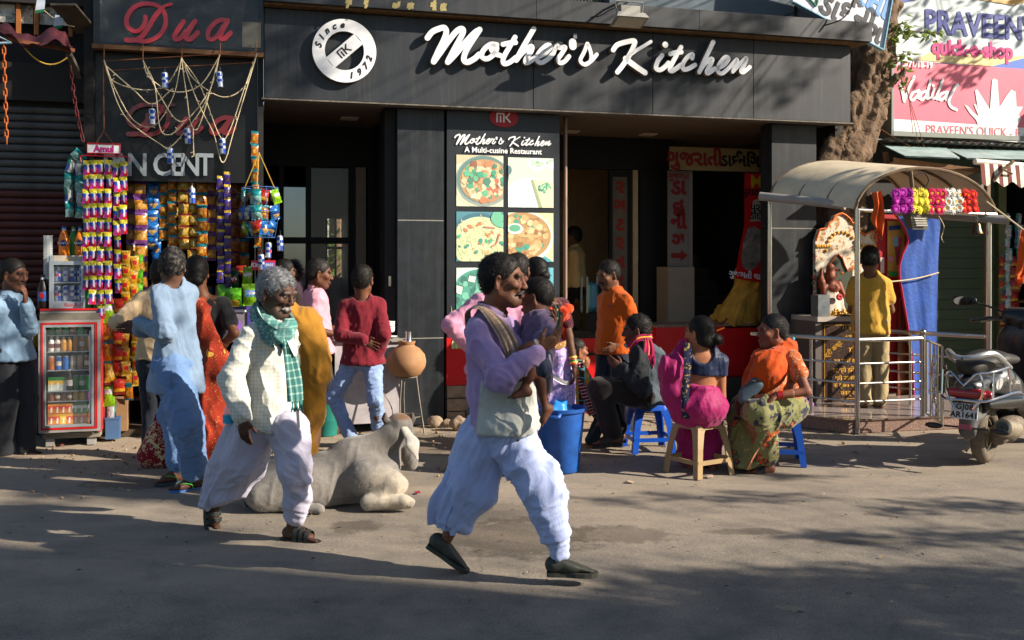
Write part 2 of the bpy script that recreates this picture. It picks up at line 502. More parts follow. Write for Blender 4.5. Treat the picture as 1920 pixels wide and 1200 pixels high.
 for px,py,rx,ry,st in((665,985,.17,.17,.55),(960,1005,.55,.45,.55),(930,960,.34,.3,.35),(1150,1000,.4,.22,.45),(270,905,.5,.2,.5),(1400,995,.25,.08,.5),(820,830,.6,.6,.5),(1620,1015,.3,.07,.4)):
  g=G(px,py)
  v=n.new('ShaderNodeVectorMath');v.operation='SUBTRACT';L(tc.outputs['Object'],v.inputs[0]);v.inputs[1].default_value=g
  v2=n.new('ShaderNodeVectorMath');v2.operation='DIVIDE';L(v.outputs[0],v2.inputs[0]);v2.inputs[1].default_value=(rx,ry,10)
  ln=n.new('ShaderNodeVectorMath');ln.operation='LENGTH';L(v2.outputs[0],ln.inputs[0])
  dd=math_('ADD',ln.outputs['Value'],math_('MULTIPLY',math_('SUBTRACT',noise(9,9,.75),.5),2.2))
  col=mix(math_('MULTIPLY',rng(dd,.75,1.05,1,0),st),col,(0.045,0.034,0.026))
 vo=n.new('ShaderNodeTexVoronoi');vo.feature='DISTANCE_TO_EDGE';vo.inputs['Scale'].default_value=.55
 wv=n.new('ShaderNodeMix');wv.data_type='VECTOR';wv.inputs[0].default_value=.25;L(tc.outputs['Object'],wv.inputs[4])
 nz=n.new('ShaderNodeTexNoise');nz.inputs['Scale'].default_value=2.5;nz.inputs['Detail'].default_value=8;L(tc.outputs['Object'],nz.inputs['Vector']);L(nz.outputs[1],wv.inputs[5]);L(wv.outputs[1],vo.inputs['Vector'])
 crack=math_('MULTIPLY',rng(vo.outputs['Distance'],0.0,.008,.22,0),rng(noise(.7,3),.5,.6,0,1))
 col=mix(crack,col,(0.05,0.042,0.035))
 L(col,b.inputs['Base Color']);b.inputs['Roughness'].default_value=.85;b.inputs['Specular IOR Level'].default_value=.3
 bp=n.new('ShaderNodeBump');bp.inputs['Strength'].default_value=.55;bp.inputs['Distance'].default_value=.006
 h=math_('ADD',noise(150,3,.7),math_('MULTIPLY',noise(28,5,.7),1.4));h=math_('SUBTRACT',h,math_('MULTIPLY',crack,3.0))
 L(h,bp.inputs['Height']);L(bp.outputs[0],b.inputs['Normal'])
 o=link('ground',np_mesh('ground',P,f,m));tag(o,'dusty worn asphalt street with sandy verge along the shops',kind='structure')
ground()
BLACK=mat('charcoal cladding','#252a30',.5,var=.3,vscale=2.2,bump=.12,bscale=25,spec=.4)
def streaks(m,amt=.4):
 "rain streaks and dust running down the panels"
 nt,b=nodes_of(m);src=b.inputs['Base Color'].links[0].from_socket;tc=nt.nodes.new('ShaderNodeTexCoord');mp=nt.nodes.new('ShaderNodeMapping');mp.inputs['Scale'].default_value=(9,9,.5);nz=nt.nodes.new('ShaderNodeTexNoise');nz.inputs['Scale'].default_value=1.6;nz.inputs['Detail'].default_value=7;nz.inputs['Roughness'].default_value=.7
 nt.links.new(tc.outputs['Object'],mp.inputs[0]);nt.links.new(mp.outputs[0],nz.inputs['Vector']);r=nt.nodes.new('ShaderNodeMapRange');r.inputs[1].default_value=.48;r.inputs[2].default_value=.78;r.inputs[4].default_value=amt;nt.links.new(nz.outputs[0],r.inputs[0])
 mx=nt.nodes.new('ShaderNodeMix');mx.data_type='RGBA';mx.inputs[7].default_value=(.085,.082,.078,1);nt.links.new(r.outputs[0],mx.inputs[0]);nt.links.new(src,mx.inputs[6]);nt.links.new(mx.outputs[2],b.inputs['Base Color'])
streaks(BLACK)
BLACK2=mat('black stone tile','#20252a',.42,var=.35,vscale=9,bump=.12,bscale=40)
streaks(BLACK2,.3)
DARK=mat('dark paint','#1c1a19',.7,var=.3,vscale=4)
DARKER=mat('near black paint','#0e0d0d',.7)
CEIL=mat('ceiling board','#6a5d50',.85,var=.15)
CREAM=mat('cream plaster','#b9a584',.85,var=.15)
ALU=mat('white aluminium','#c9cac8',.4,.2)
STEEL=mat('stainless steel','#b9b6b0',.22,1.0,var=.06)
RED=mat('red laminate','#c2161a',.38,var=.1,vscale=5)
WHITE=mat('white enamel','#e4e6e8',.35,var=.05)
WHITE2=mat('dusty white','#c9c5bc',.6,var=.15,vscale=10)
REDP=mat('red letters','#b3152a',.32,coat=.3,var=.1)
WOOD=mat('weathered wood','#6a4a2e',.75,var=.35,vscale=14)
ROPE=mat('jute cord','#cfbf9c',.9)
GLASS=mat('tinted window glass','#6a747e',.05,.85,spec=1.0,var=.12,vscale=2)
CLEAR=mat('clear glass','#dfe6e6',.02,alpha=.10,spec=.9,var=0)
STONE=mat('rough stone','#8c7a66',.9,var=.35,vscale=12,bump=.8,bscale=18,bdist=.02)
YELP=mat('ochre trunk paint','#b98d34',.8,var=.35,vscale=6,bump=.8,bscale=14,bdist=.02)
BARK=mat('bark','#6b5745',.95,var=.45,vscale=9,bump=1.0,bscale=16,bdist=.03)
LEAF=mat('leaf','#4f6b2a',.5,var=.4,vscale=3,spec=.4)
RUST=mat('rusty iron','#7a4a30',.8,.2,var=.4,vscale=18)
def leaf_translucent(m):
 nt,b=nodes_of(m);b.inputs['Transmission Weight'].default_value=0
 tr=nt.nodes.new('ShaderNodeBsdfTranslucent');tr.inputs[0].default_value=(.25,.36,.06,1)
 mx=nt.nodes.new('ShaderNodeMixShader');mx.inputs[0].default_value=.35
 nt.links.new(b.outputs[0],mx.inputs[1]);nt.links.new(tr.outputs[0],mx.inputs[2])
 nt.links.new(mx.outputs[0],nt.nodes['Material Output'].inputs[0])
leaf_translucent(LEAF)
def restaurant():
 b=thing('restaurant_building','black fronted restaurant building with overhanging fascia and dark open bays','building',O,PHI)
 def px(p,w=0):return FL(p,400,w).x
 e=[0.0,px(1000),px(1224),px(1413),6.364]
 panel=None
 for i in range(4):
  MB().box(e[i]+.004,e[i+1]-.004,0,.03,3.203,4.05,0).build('fascia_panel',BLACK,b)
 MB().box(0,6.36,.032,.16,3.2,4.06).build('fascia_backing',DARKER,b)
 MB().box(-.02,6.40,-.012,.16,3.185,3.198).build('drip_edge',mat('chipped edge','#6d675e',.8,var=.5,vscale=30),b)
 for x0,x1 in((0.0,e[1]-.02),(e[1]-.015,e[2]+.45),(e[2]+.455,6.52)):
  MB().box(x0,x1,-.17,.40,4.08,4.29).build('coping',BLACK,b)
 MB().box(0,6.5,-.12,.3,4.062,4.078).build('coping_underside',mat('leaf litter brown','#6d5234',.9,var=.5,vscale=20),b)
 mb=MB();rn=random.Random(8)
 for p,q,n in((655,4,3),(690,6,3),(743,8,4),(770,8,4),(815,10,5),(832,12,6)):
  for i in range(n):a=FL(p+rn.uniform(-5,5),q+rn.uniform(-7,6),-.173);mb.face([(a.x-.02,a.z-.03),(a.x+rn.uniform(0,.03),a.z-.03),(a.x+.02,a.z+rn.uniform(0,.03)),(a.x-.01,a.z+.02)],-.1735-.0001*i,'#a89a6a')
 tag(mb.build('flaked_lettering',VCOLM,b),kind='stuff')
 uw=mat('blue grey render','#59656d',.85,var=.25,vscale=3)
 x0,x1=FL(1062,10,.42).x,FL(1143,10,.42).x
 MB().box(0.0,x0,.42,.6,4.29,7).build('upper_wall',uw,b)
 MB().box(x1,6.3,.42,.6,4.29,7).build('upper_wall',uw,b)
 MB().box(x0,x1,.42,.6,5.6,7).build('upper_wall',uw,b)
 w=MB().box(x0,x1,.58,.62,4.29,5.6).build('window',GLASS,b)
 g=MB()
 for i in range(14):
  t=i/13
  g.bar((x0+(x1-x0)*t-.3,.5,4.30),(x0+(x1-x0)*t+.3,.505,5.5),.006,.006)
  g.bar((x0+(x1-x0)*t+.3,.51,4.30),(x0+(x1-x0)*t-.3,.515,5.5),.006,.006)
 g.build('wire_mesh',mat('green wire','#5c6a60',.6),w)
 MB().box(0.02,6.34,.17,3.0,3.205,3.28).build('ceiling',CEIL,b)
 for p,q in((1070,247),(1215,252),(1175,216),(1320,222),(655,222),(1183,261)):
  r=ray(p,q);t=(3.2-CH)/r.z;pt=V((0,0,CH))+r*t-O
  u,w_=pt.dot(UX),pt.dot(NX)
  if .25<w_<2.9:MB().box(u-.09,u+.09,w_-.09,w_+.09,3.190,3.2045).build('ceiling_light',mat('unlit lamp cover','#cdbfa8',.5),b)
 def pillar(xa,xb,depth,rows):
  p=MB().box(xa+.004,xb-.004,.206,.2+depth,0,3.185).build('pillar',DARKER,b)
  joint=mat('tile joint','#8f8c84',.8)
  for z0,z1 in zip(rows[:-1],rows[1:]):
   MB().box(xa,xb,.196,.2045,z0+.006,z1-.006).build('tile',BLACK2,p)
   MB().box(xa-.004,xa-.0005,.2,.2+depth,z0+.006,z1-.006).build('tile',BLACK2,p)
  for z in rows[1:-1]:MB().box(xa+.002,xb-.002,.199,.2055,z-.006,z+.006).build('joint',joint,p)
  return p
 z1,z2=FL(790,413,.2).z,FL(790,634,.2).z
 pillar(1.303,1.775,.45,[0.0,z2,z1,3.185])
 pillar(5.494,6.053,.24,[0.0,FL(1490,620,.2).z,FL(1490,428,.2).z,3.185])
 MB().box(1.19,1.297,.3,.65,0,3.2).build('pier',DARK,b)
 MB().box(1.78,3.0,.3,.65,0,3.2).build('pier',DARK,b)
 h=MB().box(1.225,1.25,.285,.299,1.40,1.50).build('door_handle',STEEL,b)
 MB().box(-.05,1.19,.3,5.5,0.0,.12).build('floor',DARK,b)
 MB().box(3.0,6.3,1.6,5.5,0.0,.42).build('floor',mat('brown floor','#4b3a2c',.6),b)
 MB().box(-.05,0.0,.3,5.5,.12,3.2).build('side_wall',DARK,b)
 MB().box(1.28,1.36,.66,5.5,.12,3.2).build('side_wall',DARK,b)
 MB().box(2.9,3.0,.66,5.5,.12,3.2).build('side_wall',CREAM,b)
 MB().box(6.3,6.4,.2,5.5,0,4.0).build('side_wall',DARK,b)
 MB().box(-.05,6.4,3.0,5.6,3.1,3.19).build('ceiling',CEIL,b)
 bw=5.4
 a0,a1=FL(610,400,bw).x,FL(648,400,bw).x;zz0,zz1=FL(630,520,bw).z,FL(630,410,bw).z
 back=mat('brown interior plaster','#5b4a3a',.9)
 MB().box(-.05,a0,bw,bw+.1,.12,3.1).build('back_wall',back,b)
 MB().box(a1,1.36,bw,bw+.1,.12,3.1).build('back_wall',back,b)
 MB().box(a0,a1,bw,bw+.1,.12,zz0).build('back_wall',back,b)
 MB().box(a0,a1,bw,bw+.1,zz1,3.1).build('back_wall',back,b)
 MB().box(3.0,6.3,4.4,4.5,.42,3.1).build('back_wall',CREAM,b)
 wf=MB().box(a0,a0+.03,bw-.02,bw,zz0,zz1).box(a1-.03,a1,bw-.02,bw,zz0,zz1).box((a0+a1)/2-.015,(a0+a1)/2+.015,bw-.02,bw,zz0,zz1).box(a0+.03,a1-.03,bw-.025,bw-.005,(zz0+zz1)/2-.02,(zz0+zz1)/2+.02).build('garden_window',DARKER,b)
 W2=1.9
 MB().box(0,1.28,W2+.003,W2+.12,FL(600,312,W2).z,3.2).build('header',DARKER,b)
 fr=MB()
 def xx(p):return FL(p,400,W2).x
 zt=FL(600,312,W2).z;zm0,zm1=FL(600,457,W2).z,FL(600,445,W2).z
 for p0,p1 in((524,532),(573,583),(653,665)):fr.box(xx(p0),xx(p1),W2-.03,W2+.03,.12,zt)
 fr.box(xx(532),xx(573),W2-.027,W2+.027,zm0,zm1).box(xx(583),xx(653),W2-.027,W2+.027,zm0,zm1)
 f=fr.build('window_frame',DARKER,b)
 MB().box(xx(532),xx(573),W2-.006,W2+.006,zm1,FL(600,352,W2).z).build('pane',GLASS,f)
 MB().box(xx(532),xx(573),W2-.006,W2+.006,.5,zm0).build('pane',GLASS,f)
 MB().box(xx(583),xx(653),W2-.006,W2+.006,zm1,zt-.02).build('pane',CLEAR,f)
 MB().box(xx(583),xx(653),W2-.006,W2+.006,.5,zm0).build('pane',CLEAR,f)
 MB().box(xx(667),xx(686),W2,W2+.05,.12,zt).build('door_jamb',mat('dim cream','#8d8070',.8),b)
 MB().box(xx(690),1.28,W2,W2+.05,.12,zt).build('door_panel',DARKER,b)
 W3=2.0
 def yx(p,w=W3):return FL(p,400,w).x
 zh=FL(1150,318,W3).z
 MB().box(3.0,yx(1258),W3-.05,W3+.1,zh,3.2).build('header',DARKER,b)
 MB().box(yx(1197),yx(1252),W3-.06,W3+.12,.42,zh-.003).build('wall',DARKER,b)
 MB().box(yx(1185),yx(1194),W3-.04,W3+.04,.42,zh-.003).build('door_jamb',CREAM,b)
 dr=MB().box(yx(1141),yx(1147),W3-.03,W3+.03,.42,zh-.02).box(yx(1176),yx(1183),W3-.03,W3+.03,.42,zh-.02).box(yx(1147),yx(1176),W3-.03,W3+.03,zh-.09,zh-.02).box(yx(1147),yx(1176),W3-.03,W3+.03,.42,.62).build('door',DARKER,b)
 MB().box(yx(1147),yx(1176),W3-.006,W3+.006,.62,zh-.09).build('pane',mat('dim door glass','#6d655a',.12,var=.25,vscale=4),dr)
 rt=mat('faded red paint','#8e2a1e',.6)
 xm=(yx(1147)+yx(1176))/2
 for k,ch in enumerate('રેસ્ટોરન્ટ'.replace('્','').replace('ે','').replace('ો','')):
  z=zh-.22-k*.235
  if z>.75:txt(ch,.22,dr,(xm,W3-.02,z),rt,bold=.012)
 p=FL(1060,400,.5)
 MB().cyl((p.x,.5,.0),(p.x,.5,3.2),.022,n=10).build('pole',mat('maroon and white pole','#8a7468',.5,.4),b)
 wd=fthing('water_dispenser','steel framed stand with an upturned blue water bottle inside the doorway','dispenser',yx(1110,1.5),1.5,.42)
 MB().box(-.09,.09,-.09,.09,0,.62).build('stand',DARKER,wd);mb=MB()
 for sx in(-.1,.1):
  for sy in(-.1,.1):mb.box(sx-.012,sx+.012,sy-.012,sy+.012,.62,1.05)
 mb.build('frame',STEEL,wd);MB().lathe([(.03,.63),(.075,.68),(.075,.95),(.03,.98)],14).build('bottle',mat('blue water bottle','#3f7f9a',.2),wd,smooth=True)
 W4=1.5
 x0,x1=FL(1253,400,W4).x,FL(1291,400,W4).x
 zb,zt=FL(1270,500,W4).z,FL(1270,320,W4).z
 nb=MB().box(x0,x1,W4,W4+.03,zb,zt).build('notice_board',mat('shade dimmed notice board','#77716a',.7,var=.15),b)  # board colour lowered to hold the shade of the bay
 MB().box(x1+.002,x1+.05,W4-.01,W4+.05,.4,zt).build('board_post',mat('grey post','#7d7a74',.6),b)
 xm=(x0+x1)/2;rt2=mat('shade dimmed red paint','#7e1715',.6,var=.25,vscale=20)  # darker copy of the red, with the bay's shade in its colour
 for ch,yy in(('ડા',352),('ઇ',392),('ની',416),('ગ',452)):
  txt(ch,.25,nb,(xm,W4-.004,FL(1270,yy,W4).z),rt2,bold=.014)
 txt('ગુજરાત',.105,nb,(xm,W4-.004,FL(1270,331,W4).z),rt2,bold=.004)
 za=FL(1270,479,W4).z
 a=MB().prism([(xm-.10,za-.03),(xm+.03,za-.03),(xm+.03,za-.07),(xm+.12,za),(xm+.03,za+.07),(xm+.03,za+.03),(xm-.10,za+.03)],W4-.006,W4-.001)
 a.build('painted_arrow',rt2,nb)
 MB().box(x0-.02,x1+.06,W4-.04,W4+.3,.42,zb-.004).build('pedestal',mat('pale pedestal','#8d8272',.8,var=.12),b)
 W5=1.3
 x0,x1=FL(1256,400,W5).x,FL(1424,400,W5).x
 bn=MB().box(x0,x1,W5,W5+.02,FL(1330,320,W5).z,FL(1330,277,W5).z).build('banner',mat('shade dimmed cream banner','#8f7c50',.8,var=.15),b)  # cream darkened in the colour itself to stand for the shade here
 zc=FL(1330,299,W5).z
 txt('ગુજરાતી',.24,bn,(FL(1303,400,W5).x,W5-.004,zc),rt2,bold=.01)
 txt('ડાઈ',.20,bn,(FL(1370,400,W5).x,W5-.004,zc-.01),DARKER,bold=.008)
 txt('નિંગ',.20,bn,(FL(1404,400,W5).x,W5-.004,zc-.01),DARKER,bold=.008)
 for k in range(7):
  MB().box(FL(1300,400,2.2).x,6.28,1.9+.28*k,1.9+.28*(k+1),.42,.42+.19*(k+1)).build('stair_step',mat('stair stone','#4a3f34',.8,var=.3),b)
 x0,x1=FL(1230,660,.9).x,5.75
 pl=MB().box(x0,x1-.45,.9,1.55,.30,.885).box(x1-.447,x1,.9,1.55,.30,.86).build('plinth',RED,b)
 MB().box(x0+.25,x1,.72,.896,0.0,.295).build('step',mat('black granite step','#38342f',.4),b)
 MB().box(3.0,x0+.245,.95,1.56,0.0,.2).build('step',mat('pale step','#8b8073',.8),b)
 MB().box(x0,x1-.01,.95,1.5,.885,.91).build('ledge',STONE,b)
 MB().box(1.80,2.38,.18,.29,FL(860,722,.2).z,FL(860,632,.2).z).build('red_panel',RED,b)
 rng=random.Random(4)
 z0=0
 for r_ in range(3):
  x=1.80
  while x<2.55:
   wd=rng.uniform(.16,.3)
   st=MB().box(x+.008,min(x+wd,2.6)-.008,.16+rng.uniform(-.02,.02),.4,z0+.006,z0+.125)
   st.build('stone',STONE,b);x+=wd
  z0+=.13
 MB().box(1.79,2.6,.2,.45,0,.40).build('footing',DARK,b)
 x0,x1=FL(1085,700,.5).x,FL(1117,700,.5).x
 ct=MB().box(x0-.3,x1,.5,.95,0,FL(1100,634,.5).z).build('red_counter',RED,b)
 MB().box(x0-.31,x1+.01,.49,.96,FL(1100,633,.5).z,FL(1100,625,.5).z).build('counter_top',DARKER,ct)
 MB().box(x1-.2,x1+.02,.455,.496,FL(1100,666,.5).z,FL(1100,661,.5).z).build('counter_shelf',DARKER,ct)
 rb=fthing('red_banner','red banner with white print and Gujarati lettering hanging beside the stairs','banner',0,0,0);rb.location.z=0;w=1.0
 q=lambda x,y:(lambda p:(p.x,p.z))(FL(x,y,w))
 def sheet(nm,pts,m,dy):return MB().prism([q(*p)for p in pts][::-1],w-dy,w-dy+.002).build(nm,m,rb)
 sheet('banner_sheet',[(1396,325),(1428,325),(1428,530),(1378,522),(1386,470),(1396,420)],RED,0)
 pale=mat('dim white print','#a89f92',.6,var=.2)
 sheet('white_panel',[(1412,376),(1428,370),(1428,414),(1406,416)],pale,.004);sheet('oval_print',[(1390,480),(1394,452),(1402,428),(1414,424),(1426,432),(1428,480),(1420,500),(1404,508),(1392,500)],mat('grey figure print','#8f877c',.6,var=.8,vscale=9),.004)
 for s_,x,y,sz,m in(('M',1418,342,.22,mat('yellow print','#c9a81c',.5)),('પુરોહિ',1409,360,.12,DARKER),('પુરો',1418,390,.13,DARKER),('ડાઈ',1417,405,.12,DARKER),('ગુજરાતી થાળી',1403,517,.10,WHITE)):
  p=FL(x,y,w);txt(s_,sz,rb,(p.x,w-.007,p.z),m,rot=(0,R(6)if y>500 else 0,0),bold=.003)
 yt=thing('painted_trunk','ochre painted tree trunk with spreading roots standing on the red plinth','tree',FW(FL(1400,600,1.2).x,1.2,.9),PHI);o_=FL(1400,600,1.2)
 P=lambda x,y,ww:np.array([FL(x,y,ww).x-o_.x,ww-1.2,FL(x,y,ww).z-.9])
 ops=[cone(P(1425,610,1.25),P(1432,420,1.35),.28,.20,.1),cone(P(1352,612,1.1),P(1400,520,1.2),.06,.12,.08),cone(P(1400,520,1.2),P(1430,420,1.3),.12,.10,.08),cone(P(1375,612,1.0),P(1415,530,1.15),.08,.10,.06),cone(P(1405,614,1.0),P(1420,520,1.15),.09,.10,.06),cone(P(1338,600,1.25),P(1392,545,1.3),.05,.09,.06),plane((0,0,-1),.01)]
 v,f=sdf_mesh(ops,.02);n=vnormals(v,f);v=v+n*(.022*folds(v,(.4,0,1),13,.15,3,.08)+.02*(fbm(v*9,4)-.5))[:,None];link('trunk',np_mesh('trunk',v,f,YELP),yt)
 MB().tube(sag(FW(FL(1340,600,.95).x,.95,.96),FW(5.34,.95,.98),.05),.016,6).build('chain',RUST,None).parent=None
 ch=bpy.data.objects['chain'];tag(ch,'thick rusty chain lying round the foot of the ochre trunk','chain')
 return b
REST=restaurant()
def sign():
 s=fthing('sign_lettering','white raised brush script letters spelling the restaurant name across the black fascia','sign',0,0,0)
 s.location.z=0
 face=mat('white sign face','#e6e8ea',.35,var=.06,vscale=10);side=mat('aged return edge','#8a7a66',.6,.2)
 WF=-.085
 def tr(pts,ox,oy,sc):return[(lambda q:(q.x,q.z))(FL(ox+x/sc,oy+y/sc,WF))for x,y in pts]
 A=(780,30,5.486);B=(1130,60,6.4)
 L=[(A,.056,[[(118,225),(165,165),(225,135),(290,120),(312,165),(285,250),(230,360),(180,470)],[(182,470),(240,390),(340,250),(420,155),(475,132),(480,180),(400,330),(325,475)],[(327,475),(400,400),(500,280),(600,175),(655,140)],[(655,140),(580,250),(510,370),(492,450),(530,475),(600,440),(650,395)]]),(A,.050,[[(832,295),(765,292),(695,350),(677,415),(730,440),(800,395),(832,330),(800,305),(775,340),(810,385),(865,405)]]),(A,.050,[[(1020,218),(960,320),(900,430),(905,488),(960,478),(1030,425)],[(895,292),(960,278),(1025,272)]]),(A,.052,[[(1212,132),(1130,270),(1030,450)],[(1030,455),(1095,375),(1185,312),(1185,360),(1130,450),(1145,480),(1235,420)]]),(A,.048,[[(1245,425),(1330,385),(1385,320),(1350,300),(1275,365),(1240,440),(1285,480),(1360,440),(1415,380)]]),(A,.046,[[(1415,375),(1450,305),(1475,325),(1535,320),(1500,385),(1462,445),(1485,482),(1530,465),(1575,415)]]),(A,.080,[[(1611,270),(1614,310)]]),(A,.040,[[(1762,285),(1730,370),(1692,455),(1735,500),(1790,470),(1805,410),(1785,330),(1765,285)],[(1735,500),(1800,465),(1860,395)]]),(B,.052,[[(128,215),(175,155),(270,122),(375,105),(380,150),(320,280),(245,395),(178,480)]]),(B,.036,[[(580,115),(500,165),(400,225),(310,290),(268,322)]]),(B,.058,[[(275,318),(380,400),(510,488)]]),(B,.050,[[(715,280),(665,345),(640,430),(690,455),(750,415),(790,370)]]),(B,.066,[[(752,152),(754,154)]]),(B,.050,[[(942,182),(885,280),(810,430),(825,468),(875,445),(940,395)],[(812,262),(880,245),(945,240)]]),(B,.048,[[(1075,315),(1078,268),(1020,300),(965,380),(970,445),(1030,440),(1110,395)]]),(B,.050,[[(1328,120),(1260,260),(1160,480)],[(1160,475),(1220,385),(1310,322),(1300,380),(1250,470),(1270,492),(1345,440)]]),(B,.046,[[(1365,440),(1450,400),(1512,325),(1470,302),(1395,395),(1385,475),(1435,495),(1500,445),(1550,395)]]),(B,.046,[[(1550,395),(1612,330),(1600,390),(1562,475)],[(1565,470),(1650,380),(1725,312),(1700,390),(1660,465),(1690,480),(1765,420)]]),]
 for k,(fr,wd,sts)in enumerate(L):
  mb=MB();dy=0
  for st in sts:
   stroke(mb,tr(st,*fr),wd,WF-dy,-.015,1);dy+=.0012
  me=mb.mesh('letter',[face,side])
  idx=[0 if p.normal.y<-.9 else 1 for p in me.polygons]
  me.polygons.foreach_set('material_index',idx)
  link('letter',me,s)
 c=FL(1078,71,-.05)
 MB().box(c.x-.018,c.x+.018,-.06,-.012,c.z-.01,c.z+.04).build('bracket',mat('galvanised','#8a8d90',.4,.7),s)
 WB=-.07
 c0=FL(646,95,WB);rz=.305;rx=.305
 bd=fthing('round_badge','round white badge with a diagonal bar mounted on the fascia','sign',c0.x,0,c0.z)
 n=56;ri=.187;mb=MB()
 an=[2*math.pi*i/n for i in range(n)]
 for y,flip in((WB,0),(-.012,1)):
  for i in range(n):
   j=(i+1)%n
   q=[(rx*math.cos(an[i]),y,rz*math.sin(an[i])),(rx*math.cos(an[j]),y,rz*math.sin(an[j])),(ri*math.cos(an[j]),y,ri*math.sin(an[j])),(ri*math.cos(an[i]),y,ri*math.sin(an[i]))]
   mb.add(q if flip else q[::-1],[(0,1,2,3)],0)
 for i in range(n):
  j=(i+1)%n
  for r_ in(rx,ri):
   q=[(r_*math.cos(an[i]),WB,r_*math.sin(an[i])),(r_*math.cos(an[j]),WB,r_*math.sin(an[j])),(r_*math.cos(an[j]),-.012,r_*math.sin(an[j])),(r_*math.cos(an[i]),-.012,r_*math.sin(an[i]))]
   mb.add(q,[(0,1,2,3)],1)
 mb.build('ring',[face,side],bd)
 ca,sa=math.cos(R(42)),math.sin(R(42));hw=.062
 mb=MB();L_=.18
 mb.prism([(-L_*ca+hw*sa,-L_*sa-hw*ca),(L_*ca+hw*sa,L_*sa-hw*ca),(L_*ca-hw*sa,L_*sa+hw*ca),(-L_*ca-hw*sa,-L_*sa+hw*ca)],WB+.001,-.014)
 mb.build('diagonal_bar',face,bd)
 ink=mat('black vinyl','#15171a',.5)
 def mk(parent,s_,rot,y,m,off=(0,0)):
  "the two-letter monogram: an angular M joined to a K"
  mb=MB();w_=.16
  def q(a,b_):
   mb2=[(a[0],a[1]),(b_[0],b_[1])]
   stroke(mb,[(p[0]*s_*math.cos(rot)-p[1]*s_*math.sin(rot)+off[0],p[0]*s_*math.sin(rot)+p[1]*s_*math.cos(rot)+off[1])for p in mb2],w_*s_,y-len(mb.v)*1e-6,y+.002,n=1)
  q((-.75,-.42),(-.75,.42));q((-.75,.42),(-.02,.42));q((-.02,.42),(-.02,-.42));q((-.38,.15),(-.38,-.42));q((.6,.45),(.22,.05));q((.22,.05),(.65,-.42));q((.2,.1),(.2,.0))
  return mb.build('monogram',m,parent)
 mk(bd,.085,R(42),WB-.002,ink)
 for i,ch in enumerate('Since'):
  a=R(172-i*19);rr=.246
  txt(ch,.085,bd,(rr*math.cos(a),WB-.003,rr*math.sin(a)),ink,rot=(0,-(a-R(90)),0),shear=.35,bold=.004)
 for i,ch in enumerate('1972'):
  a=R(-76+i*20);rr=.246
  txt(ch,.082,bd,(rr*math.cos(a),WB-.003,rr*math.sin(a)),ink,rot=(0,-(a+R(90)),0),shear=.35,bold=.004)
 return tr,L,mk
SIGN_TR,SIGN_L,MONOGRAM=sign()
def floodlight():
 p=FL(1180,26,-.55)
 t=fthing('floodlight','grey floodlight on a bracket tilted over the black fascia','floodlight',p.x,-.55,p.z)
 grey=mat('dusty grey metal','#8d8c86',.6,.3)
 mb=MB()
 mb.add([(-.17,-.1,-.05),(.17,-.1,-.05),(.17,.1,-.11),(-.17,.1,-.11),(-.14,-.07,.0),(.14,-.07,.0),(.14,.08,-.05),(-.14,.08,-.05)],[(0,1,5,4),(1,2,6,5),(2,3,7,6),(3,0,4,7),(4,5,6,7),(3,2,1,0)])
 mb.build('housing',grey,t)
 MB().box(-.10,.10,-.04,.05,-.02,.075).build('gear_box',grey,t)
 mb=MB();mb.add([(-.145,-.094,-.06),(.145,-.094,-.06),(.145,.09,-.115),(-.145,.09,-.115)],[(3,2,1,0)]);mb.build('lens',mat('lamp glass','#b8b3a2',.15),t)
 MB().tube([(-.13,.0,-.03),(-.15,0,.12),(.15,0,.12),(.13,0,-.03)],.008).build('bracket',grey,t)
 MB().tube([(-.02,.0,.12),(.0,.3,.2),(.02,.95,.1)],.012).build('arm',grey,t)
 MB().tube(smooth_path([(.0,.02,.12),(-.15,.1,.06),(-.22,.3,.03),(-.3,.5,.08)]),.006).build('cable',DARKER,t)
floodlight()
def arr(v):return np.array([v[0],v[1],v[2]],float)
def unit(v):return v/max(np.linalg.norm(v),1e-9)
def yawv(deg):return np.array([math.cos(R(deg)),math.sin(R(deg)),0.0])
UP=np.array([0,0,1.0])
def ik(a,c,l1,l2,pole):
 d=c-a;L=np.linalg.norm(d);mx=(l1+l2)
 if L>mx*0.995:
  s=min(L/(mx*0.995),1.10);l1*=s;l2*=s
  if L>(l1+l2)*.995:L=(l1+l2)*.995
 u=unit(d);c=a+u*L
 x=(l1*l1-l2*l2+L*L)/(2*L);h=math.sqrt(max(l1*l1-x*x,0))
 p=pole-u*(pole@u)
 return a+u*x+unit(p)*h,c
def skin_mat():
 m=mat('skin',rough=.58,vcol=True,var=.14,vscale=30,spec=.30,bump=.35,bscale=220,bdist=.001)
 return m
SKIN=skin_mat()
HAIRM={}
def hair_mat(col):
 if col not in HAIRM:HAIRM[col]=mat('hair '+col,col,.42,var=.45,vscale=60,spec=.45,bump=.5,bscale=150)
 return HAIRM[col]
def cloth(key,col,**kw):
 kw.setdefault('rough',.88);kw.setdefault('var',.10);kw.setdefault('bump',.30);kw.setdefault('bscale',420);kw.setdefault('sheen',.15);kw.setdefault('spec',.2);kw.setdefault('wrinkle',.22)
 return mat(key,col,**kw)
